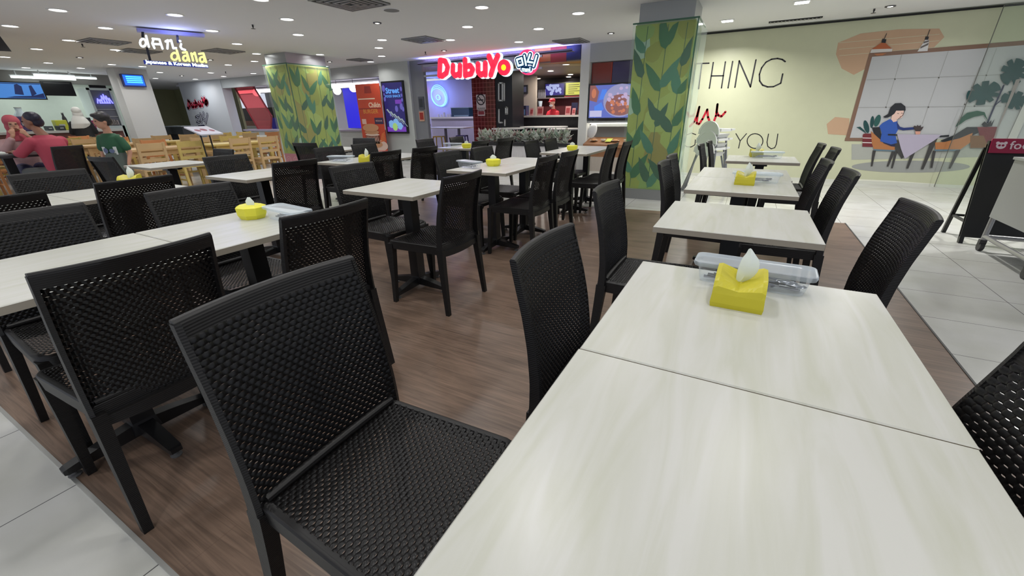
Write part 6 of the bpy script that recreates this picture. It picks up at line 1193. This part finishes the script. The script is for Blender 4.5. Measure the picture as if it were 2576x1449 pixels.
for ri, (X_, rn_) in enumerate(rows):
    ys = ([3.55, 4.95, 6.35] if ri == 0 else [2.55, 3.95, 5.35, 6.75] if ri == 1 else [2.9, 4.3, 5.7, 7.1])
    if ri == 0: ys = [3.6, 5.0]
    if ri == 2: ys = [2.9, 4.1]
    for ti, yt in enumerate(ys):
        k = (ti + ri) % 2; lab = 'pine wood table, %s from the left in the %s row of the wooden seating' % (ORD[ti], rn_)
        if not tu[k]: tu[k] = True; wt[k].location = (X_, yt, 0); wt[k]['label'] = lab; wt[k]['group'] = 'pine tables'
        else: dup(wt[k], (X_, yt, 0), 0, lab, 'pine tables')
        for sx in (-1, 1):
            for j, dy in enumerate((-.28, .28)):
                m_ = rn.choices((0, 1, 2), (4, 3, 1))[0]; ki += 1
                loc = (X_ + sx * .62 + rn.uniform(-.04, .04), yt + dy, 0); rz = (0 if sx < 0 else PI) + rn.uniform(-.06, .06)
                lab = 'pine chair, %s one on the %s side of the %s pine table, %s row' % (('left', 'right')[j], ('far', 'near')[sx > 0], ORD[ti], rn_)
                if not wu[m_]: wu[m_] = True; wc[m_].location = loc; wc[m_].rotation_euler = (0, 0, rz); wc[m_]['label'] = lab; wc[m_]['group'] = 'pine chairs'
                else: dup(wc[m_], loc, rz, lab, 'pine chairs')
# pale child seat near the bamboo column
x, y = -9.6, 5.75; o = thing('child_chair', 'white high chair with metal legs standing beside the left bamboo column', 'high chair', (x, y, 0), .2); q = MB(); q.rings([[(x_ * k, y_ * k, z) for x_, y_ in ((-.15, -.14), (.15, -.14), (.15, .14), (-.15, .14))] for k, z in ((.9, .55), (1, .60))]); q.build('seat', hw_, o); q = MB(); q.hexa([(-.15, .11, .60), (.15, .11, .60), (.15, .13, .60), (-.15, .13, .60)], [(-.13, .15, .84), (.13, .15, .84), (.13, .17, .84), (-.13, .17, .84)]); q.build('backrest', hw_, o)
for sx in (-1, 1):
    for sy in (-1, 1): q = MB(); q.tube([(sx * .12, sy * .1, .56), (sx * .19, sy * .18, 0)], .012, 6); q.build('leg', hm, o)
# dark table with the couple
o = thing('dark_table', 'dark square table of the seated couple, at the left edge', 'table', (-9.68, 1.98, 0)); q = MB(); q.box(-.35, .35, -.45, .45, .72, .75); q.build('tabletop', mat('dark_top', srgb(56, 54, 56), .3), o); q = MB(); q.box(-.05, .05, -.05, .05, .04, .72); q.box(-.25, .25, -.04, .04, 0, .04); q.box(-.04, .04, -.25, .25, 0, .04); q.build('pedestal', steel, o)
o = thing('serving_tray', 'pale tray with tissues on the dark table of the couple', 'tray', (-9.55, 1.85, .752)); q = MB(); q.rings([[(x_ * k, y_ * k, z) for x_, y_ in ((-.13, -.2), (.13, -.2), (.13, .2), (-.13, .2))] for k, z in ((.9, 0), (1, .02), (1.02, .022))], True); q.build('tray', mat('tray_pale', srgb(190, 190, 190), .4), o); q = MB(); q.ell((0, .05, .035), (.05, .07, .025), 10, 6); q.build('napkin', tis, o, True)

# ================================================================ PEOPLE
def cap(q, a, ra, b, rb, n=5, k=12, flat=1.0):
    a, b = Vector(a), Vector(b); pts_ = [a + (b - a) * t / n for t in range(n + 1)]; d = (b - a).normalized(); R = [ra + (rb - ra) * t / n for t in range(n + 1)]
    q.tube([a - d * ra * .8, a - d * ra * .5] + pts_ + [b + d * rb * .5, b + d * rb * .8], [ra * .45, ra * .82] + R + [rb * .82, rb * .45], k)
def torso(q, secs, k=20):                 # secs: (x, y, z, rx, ry)
    q.rings([[(x + rx * math.cos(2 * PI * j / k), y + ry * math.sin(2 * PI * j / k), z) for j in range(k)] for x, y, z, rx, ry in secs])
def fuse(name, q, m_, parent, vox=.011, sm=2):
    o = q.build('t', m_); md = o.modifiers.new('r', 'REMESH'); md.mode = 'VOXEL'; md.voxel_size = vox; md.use_smooth_shade = True
    s2 = o.modifiers.new('s', 'SMOOTH'); s2.factor = .6; s2.iterations = sm
    dg = bpy.context.evaluated_depsgraph_get(); me = bpy.data.meshes.new_from_object(o.evaluated_get(dg)); me.name = name
    old = o.data; bpy.data.objects.remove(o); bpy.data.meshes.remove(old); me.materials.clear(); me.materials.append(m_)
    n = bpy.data.objects.new(name, me); COL.objects.link(n); n.parent = parent; return n
def hand(q, p, d, up, s=1.0, curl=.3):
    """palm with four bent fingers and a side thumb; d = pointing direction, up = back of the hand"""
    p, d, up = Vector(p), Vector(d).normalized(), Vector(up).normalized(); sd = d.cross(up).normalized()
    for i in range(4): cap(q, p + sd * (i - 1.5) * .014 * s, .013 * s, p + d * .075 * s + sd * (i - 1.5) * .019 * s, .012 * s, 3, 8)
    for i, L_ in enumerate((.062, .074, .07, .055)):
        b = p + d * .078 * s + sd * (i - 1.5) * .020 * s; c = b + (d * math.cos(curl) - up * math.sin(curl)) * L_ * .55 * s; e = c + (d * math.cos(curl * 2.2) - up * math.sin(curl * 2.2)) * L_ * .5 * s; cap(q, b, .0085 * s, c, .008 * s, 2, 8); cap(q, c, .008 * s, e, .0065 * s, 2, 8)
    b = p + d * .025 * s - sd * .03 * s; c = b + (d * .7 - sd * .7) * .035 * s; e = c + (d * .95 - up * .3) * .028 * s; cap(q, b, .011 * s, c, .010 * s, 2, 8); cap(q, c, .0095 * s, e, .008 * s, 2, 8)
def head(q, c, s=1.0, yaw=0.0, pit=0.0):
    """head looking along local +x turned by yaw"""
    M = Matrix.Rotation(yaw, 4, 'Z') @ Matrix.Rotation(pit, 4, 'Y'); c = Vector(c)
    def E(o, r): 
        mm = MB(); mm.ell((0, 0, 0), [x * s for x in r], 16, 10, M); oo = M @ (Vector(o) * s) + c; n = len(q.v); q.v += [tuple(Vector(v) + oo) for v in mm.v]; q.f += [tuple(n + i for i in f_) for f_ in mm.f]; q.mi += mm.mi
    E((-.01, 0, .03), (.098, .078, .095)); E((.02, 0, -.04), (.070, .060, .075)); E((.045, 0, -.075), (.035, .035, .032)); E((.093, 0, -.015), (.017, .013, .026)); E((.078, 0, -.060), (.018, .024, .009))
    for s_ in (-1, 1): E((-.01, s_ * .078, -.012), (.018, .010, .030)); E((.075, s_ * .03, .018), (.018, .020, .008))
    return lambda o: M @ (Vector(o) * s) + c
def face(parent, H, s=1.0, brows=True):
    for s_ in (-1, 1):
        q = MB(); q.ell(H((.086, s_ * .030, .003)), (.008 * s, .013 * s, .007 * s), 10, 6); e = q.build('eye', mat('eye_dark', (.02, .015, .012), .2), parent, True)
    q = MB(); q.ell(H((.094, 0, -.060)), (.006 * s, .022 * s, .006 * s), 10, 5); q.build('mouth', mat('lips', srgb(150, 84, 78), .5), parent, True)
skin = mat('skin_tan', srgb(186, 138, 112), .5); hair_m = mat('hair_black', (.012, .010, .010), .45, bump=('noise', 90, .5))
# boy standing
bp_ = thing('person', 'boy in a green t-shirt with a white front panel, standing behind a black chair', 'person', (-7.9, 2.66, 0), -1.05)
q = MB(); H = head(q, (0.03, 0, 1.19), .88, -.5)
cap(q, (0, 0, 1.12), .042, (0, 0, 1.02), .05); torso(q, [(0, 0, .60, .075, .115), (0, 0, .72, .07, .105), (0, 0, .90, .075, .12), (0, 0, .99, .06, .12), (0, 0, 1.04, .04, .06)])
for s_ in (-1, 1):
    cap(q, (0, s_ * .065, .62), .062, (.01, s_ * .07, .33), .045); cap(q, (.01, s_ * .07, .33), .043, (-.01, s_ * .075, .07), .03); cap(q, (-.02, s_ * .075, .03), .03, (.10, s_ * .085, .025), .028)
    cap(q, (0, s_ * .135, .98), .038, (-.02, s_ * .19, .78), .028); cap(q, (-.02, s_ * .19, .78), .028, (.06, s_ * .18, .62), .020); hand(q, (.065, s_ * .18, .60), (.3, 0, -1), (0, s_, 0), .72)
fuse('body', q, skin, bp_, .010); face(bp_, H, .88)
q = MB(); torso(q, [(0, 0, .50, .098, .145), (0, 0, .60, .092, .14), (0, 0, .74, .085, .128), (0, 0, .90, .09, .14), (0, 0, .99, .078, .142), (0, 0, 1.035, .055, .08)])
for s_ in (-1, 1): cap(q, (0, s_ * .12, .975), .052, (-.01, s_ * .175, .84), .052)
fuse('t_shirt', q, mat('shirt_green', srgb(36, 84, 56), .7), bp_, .010)
q = MB(); torso(q, [(0.004, 0, .495, .103, .150), (.004, 0, .60, .098, .146), (.004, 0, .74, .092, .134), (.004, 0, .775, .092, .134)]); q.build('lower_shirt', mat('shirt_grey_green', srgb(86, 96, 90), .7), bp_, True)
q = MB(); q.poly([(-.09, .755), (.10, .755), (.10, .86), (-.09, .86)], 0, .008, lambda u, v, d: (.094 + d - u * u * 2.4, u, v)); q.build('print_panel', mat('shirt_panel', srgb(205, 208, 206), .6), bp_)
q = MB(); q.poly(ellp(-.035, .81, .035, .035), .008, .011, lambda u, v, d: (.094 + d - u * u * 2.4, u, v)); q.poly(ellp(.045, .805, .03, .028), .008, .011, lambda u, v, d: (.094 + d - u * u * 2.4, u, v)); q.build('print_shapes', mat('shirt_print', srgb(90, 100, 130), .6), bp_)
q = MB()
for s_ in (-1, 1): cap(q, (0, s_ * .068, .58), .078, (.01, s_ * .07, .33), .060); cap(q, (.01, s_ * .07, .33), .058, (0, s_ * .075, .08), .05)
torso(q, [(0, 0, .50, .09, .135), (0, 0, .60, .088, .13)]); fuse('trousers', q, mat('trousers_navy', srgb(24, 26, 44), .7), bp_, .011)
q = MB()
for s_ in (-1, 1): cap(q, (-.04, s_ * .075, .035), .036, (.11, s_ * .085, .03), .034)
fuse('shoes', q, mat('shoe_dark', srgb(30, 30, 32), .5), bp_, .010)
q = MB(); q.ell(H((-.022, 0, .055)), (.098, .082, .085), 18, 10); q.ell(H((-.06, 0, .01)), (.055, .07, .07), 16, 8); q.ell(H((.045, .0, .088)), (.052, .068, .030), 16, 8); fuse('hair', q, hair_m, bp_, .008)
# seated man in red shirt, back to us
mn = thing('person', 'man in a red shirt seated with his back to us at the left edge', 'person', (-9.02, 2.34, 0), math.radians(203))
skin2 = mat('skin_brown', srgb(150, 104, 82), .5)
q = MB(); H = head(q, (.16, 0, 1.20), 1.0, .5)
cap(q, (.13, 0, 1.10), .055, (.06, 0, 1.0), .065); torso(q, [(-.02, 0, .46, .11, .16), (0, 0, .62, .11, .155), (.02, 0, .80, .11, .17), (.05, 0, .94, .10, .18), (.06, 0, 1.0, .06, .09)])
for s_ in (-1, 1):
    cap(q, (0, s_ * .10, .50), .085, (.42, s_ * .13, .50), .06); cap(q, (.42, s_ * .13, .48), .058, (.40, s_ * .13, .10), .04); cap(q, (.38, s_ * .13, .035), .035, (.56, s_ * .14, .03), .03)
    cap(q, (.05, s_ * .19, .94), .052, (.22, s_ * .26, .76), .042); cap(q, (.22, s_ * .26, .76), .040, (.46, s_ * .16, .80), .028); hand(q, (.47, s_ * .155, .80), (1, -s_ * .3, 0), (0, 0, 1), .95, .4)
fuse('body', q, skin2, mn, .012); face(mn, H)
q = MB(); torso(q, [(-.03, 0, .44, .15, .19), (-.02, 0, .56, .145, .185), (0, 0, .72, .14, .185), (.03, 0, .88, .14, .20), (.05, 0, .965, .115, .205), (.07, 0, 1.02, .075, .10)])
for s_ in (-1, 1): cap(q, (.05, s_ * .19, .93), .075, (.20, s_ * .26, .79), .065); cap(q, (.20, s_ * .26, .78), .062, (.30, s_ * .23, .78), .055)
fuse('shirt', q, mat('shirt_red', srgb(176, 66, 84), .75, bump=('noise', 12, .4)), mn, .012)
q = MB()
for s_ in (-1, 1): cap(q, (0, s_ * .10, .49), .098, (.42, s_ * .13, .50), .072); cap(q, (.42, s_ * .13, .48), .070, (.40, s_ * .13, .08), .055)
fuse('trousers', q, mat('trousers_grey', srgb(84, 86, 84), .7), mn, .012)
q = MB()
for s_ in (-1, 1): cap(q, (.36, s_ * .13, .04), .042, (.56, s_ * .14, .035), .038)
fuse('shoes', q, mat('shoe_brown', srgb(46, 36, 34), .5), mn, .012)
q = MB(); q.ell(H((-.025, 0, .055)), (.105, .088, .085), 18, 10); q.ell(H((-.065, 0, -.0)), (.058, .076, .075), 16, 8); fuse('hair', q, mat('hair_dark', srgb(32, 28, 48), .45, bump=('noise', 90, .5)), mn, .009)
chair(-8.66, 2.40, 200, 'black wicker chair the man in the red shirt sits on', GR)
# seated woman in pink hijab facing him
wn = thing('person', 'woman in a pink headscarf and patterned top seated opposite the man, left edge', 'person', (-10.3, 2.32, 0), math.radians(-3))
q = MB(); H = head(q, (.10, 0, 1.17), .95, -.1); cap(q, (.07, 0, 1.08), .05, (.03, 0, .98), .06); torso(q, [(-.02, 0, .46, .11, .16), (0, 0, .62, .10, .14), (.02, 0, .82, .10, .15), (.03, 0, .93, .09, .155), (.03, 0, .98, .05, .08)])
for s_ in (-1, 1): cap(q, (0, s_ * .09, .50), .08, (.40, s_ * .11, .50), .058); cap(q, (.40, s_ * .11, .48), .055, (.38, s_ * .11, .06), .04); cap(q, (.36, s_ * .11, .035), .035, (.50, s_ * .12, .03), .03); cap(q, (.03, s_ * .16, .90), .045, (.20, s_ * .22, .78), .036); cap(q, (.20, s_ * .22, .79), .034, (.24, s_ * .08, 1.0), .025); hand(q, (.24, s_ * .075, 1.01), (-.2, -s_ * .3, 1), (1, 0, 0), .85, .5)
fuse('body', q, skin, wn, .012); face(wn, H, .95)
q = MB(); torso(q, [(-.03, 0, .44, .145, .185), (-.01, 0, .6, .13, .17), (.01, 0, .8, .13, .175), (.03, 0, .93, .11, .175), (.03, 0, .99, .07, .1)])
for s_ in (-1, 1): cap(q, (.03, s_ * .16, .90), .065, (.20, s_ * .22, .78), .058); cap(q, (.20, s_ * .22, .79), .055, (.235, s_ * .11, .95), .045)
fuse('top', q, mat('top_patterned', srgb(176, 140, 140), .7, var=.35), wn, .012)
q = MB()
for s_ in (-1, 1): cap(q, (0, s_ * .09, .49), .10, (.40, s_ * .11, .50), .085); cap(q, (.40, s_ * .11, .48), .085, (.38, s_ * .11, .08), .085)
fuse('skirt', q, mat('skirt_blue', srgb(60, 58, 90), .7), wn, .013)
q = MB(); q.ell(H((-.03, 0, .045)), (.112, .098, .100), 18, 10); q.ell(H((-.04, 0, -.05)), (.085, .100, .11), 16, 8); torso(q, [(.03, 0, .92, .12, .15), (.045, 0, 1.0, .10, .115), (.055, 0, 1.07, .07, .09)]); fuse('headscarf', q, mat('scarf_pink', srgb(186, 84, 96), .7), wn, .010)
chair(-10.66, 2.32, -3, 'black wicker chair under the woman in the pink headscarf', GR)
# woman in white hijab, standing at the counter
x, y = -12.75, 4.35; wh = thing('person', 'woman in a white headscarf and black robe standing at the left shop counter', 'person', (-15.3, 4.68, 0), math.radians(165))
q = MB(); H = head(q, (.04, 0, 1.40), .95, .3); cap(q, (.0, 0, 1.3), .05, (0, 0, 1.2), .06); torso(q, [(0, 0, .70, .12, .16), (0, 0, .9, .11, .14), (0, 0, 1.1, .11, .16), (0, 0, 1.2, .07, .13), (0, 0, 1.24, .05, .06)])
for s_ in (-1, 1): cap(q, (0, s_ * .09, .72), .08, (0, s_ * .09, .1), .045); cap(q, (-.02, s_ * .09, .04), .035, (.12, s_ * .1, .035), .03); cap(q, (0, s_ * .16, 1.15), .045, (.05, s_ * .22, .92), .036); cap(q, (.05, s_ * .22, .92), .034, (.24, s_ * .16, .95), .025); hand(q, (.25, s_ * .155, .95), (1, 0, 0), (0, 0, 1), .85)
fuse('body', q, skin, wh, .012); face(wh, H, .95)
q = MB(); torso(q, [(0, 0, .08, .24, .26), (0, 0, .5, .19, .22), (0, 0, .9, .15, .18), (0, 0, 1.1, .14, .19), (0, 0, 1.2, .10, .16), (0, 0, 1.25, .07, .08)])
for s_ in (-1, 1): cap(q, (0, s_ * .16, 1.14), .07, (.05, s_ * .22, .92), .065); cap(q, (.05, s_ * .22, .92), .062, (.20, s_ * .17, .94), .055)
fuse('robe', q, mat('robe_black', (.006, .006, .007), .7), wh, .014)
q = MB(); q.ell(H((-.03, 0, .045)), (.112, .098, .100), 18, 10); q.ell(H((-.04, 0, -.05)), (.09, .105, .12), 16, 8); torso(q, [(-.05, .04, 1.02, .10, .17), (-.03, 0, 1.14, .14, .19), (-.01, 0, 1.24, .12, .15), (0, 0, 1.32, .08, .10)]); fuse('headscarf', q, mat('scarf_white', srgb(205, 205, 200), .7, bump=('noise', 20, .5)), wh, .011)
# person in black at the very left edge
x = -12.6; eg = thing('person', 'person in a black headscarf and olive top, mostly cut off by the left edge', 'person', (-12.35, 1.95, 0), math.radians(10))
q = MB(); H = head(q, (.04, 0, 1.34), .95, 1.2); cap(q, (.0, 0, 1.25), .05, (0, 0, 1.15), .06); torso(q, [(0, 0, .70, .12, .16), (0, 0, .9, .11, .14), (0, 0, 1.05, .11, .16), (0, 0, 1.15, .07, .13)])
for s_ in (-1, 1): cap(q, (0, s_ * .09, .72), .08, (0, s_ * .09, .1), .045); cap(q, (-.02, s_ * .09, .04), .035, (.12, s_ * .1, .035), .03); cap(q, (0, s_ * .16, 1.1), .045, (.03, s_ * .2, .88), .036); cap(q, (.03, s_ * .2, .88), .034, (.12, s_ * .18, .70), .025); hand(q, (.12, s_ * .18, .69), (.3, 0, -1), (0, s_, 0), .85)
fuse('body', q, skin, eg, .012); face(eg, H, .95)
q = MB(); torso(q, [(0, 0, .62, .16, .19), (0, 0, .9, .14, .17), (0, 0, 1.05, .14, .19), (0, 0, 1.15, .10, .16)])
for s_ in (-1, 1): cap(q, (0, s_ * .16, 1.08), .07, (.03, s_ * .2, .88), .06)
fuse('top', q, mat('top_olive', srgb(140, 146, 48), .7), eg, .014)
q = MB(); torso(q, [(0, 0, .08, .19, .21), (0, 0, .5, .16, .19), (0, 0, .68, .15, .18)]); fuse('skirt', q, MATS['robe_black'], eg, .014)
q = MB(); q.ell(H((-.03, 0, .045)), (.112, .098, .100), 18, 10); q.ell(H((-.04, 0, -.05)), (.09, .11, .13), 16, 8); torso(q, [(-.02, 0, 1.08, .12, .17), (-.01, 0, 1.18, .11, .14), (0, 0, 1.27, .08, .10)]); fuse('headscarf', q, mat('scarf_black', (.008, .008, .01), .6), eg, .011)
# cashier
x, z = F(1383, 262, 12.35); ca = thing('person', 'cashier in a red cap, white mask and red shirt behind the order counter', 'person', (x, 12.62, 0), math.radians(-110))
sc_ = 1.0; q = MB(); H = head(q, (.05, 0, 1.46), 1.0, .0, .2); cap(q, (.0, 0, 1.37), .05, (0, 0, 1.27), .06); torso(q, [(0, 0, .80, .12, .16), (0, 0, 1.0, .11, .15), (0, 0, 1.15, .11, .17), (0, 0, 1.26, .07, .13)])
for s_ in (-1, 1): cap(q, (0, s_ * .09, .82), .08, (0, s_ * .09, .1), .045); cap(q, (-.02, s_ * .09, .04), .035, (.14, s_ * .1, .035), .03); cap(q, (0, s_ * .17, 1.2), .048, (.06, s_ * .22, .98), .038); cap(q, (.06, s_ * .22, .98), .036, (.30, s_ * .12, 1.06), .026); hand(q, (.31, s_ * .115, 1.06), (1, -s_ * .3, 0), (0, 0, 1), .9)
fuse('body', q, mat('skin_light', srgb(210, 160, 140), .5), ca, .012); face(ca, H)
q = MB(); torso(q, [(0, 0, .78, .15, .18), (0, 0, 1.0, .14, .18), (0, 0, 1.15, .14, .195), (0, 0, 1.25, .10, .16), (0, 0, 1.30, .06, .07)])
for s_ in (-1, 1): cap(q, (0, s_ * .17, 1.19), .07, (.05, s_ * .215, 1.03), .065)
fuse('shirt', q, mat('shirt_scarlet', srgb(200, 34, 50), .6), ca, .012)
q = MB(); torso(q, [(0, 0, .70, .13, .17), (0, 0, .82, .13, .17)])
for s_ in (-1, 1): cap(q, (0, s_ * .09, .78), .095, (0, s_ * .09, .1), .06)
fuse('trousers', q, mat('trousers_black', (.01, .01, .012), .7), ca, .014)
q = MB(); q.ell(H((-.015, 0, .075)), (.108, .09, .065), 16, 8); q.ell(H((.11, 0, .062)), (.055, .06, .010), 12, 6); fuse('cap', q, mat('cap_red', srgb(190, 30, 46), .6), ca, .009)
q = MB(); q.ell(H((.062, 0, -.055)), (.05, .058, .045), 14, 8); q.build('face_mask', mat('mask_white', srgb(225, 228, 232), .6), ca, True)

for x_, y_ in ((XS - 1.0, 2.5), (XS - 1.0, 4.6), (XS - 1.0, 6.3)):  # fill lights without fixtures, added to brighten the dark left shop
    ll = bpy.data.lights.new('shop_fill', 'AREA'); ll.shape = 'DISK'; ll.size = .3; ll.energy = 30; ll.color = (.93, 1, .96); o = bpy.data.objects.new('lamp', ll); COL.objects.link(o); o.location = (x_, y_, 2.35)
for x_, y_ in ((-17.6, 8.5), (-16.0, 8.3), (-13.2, 6.9)):  # extra disc lights added to brighten the dim decal wall and its surroundings
    ll = bpy.data.lights.new('wall_wash_fill', 'AREA'); ll.shape = 'DISK'; ll.size = .16; ll.energy = 12; ll.color = (.9, .97, 1); o = bpy.data.objects.new('lamp', ll); COL.objects.link(o); o.location = (x_, y_, 2.44)
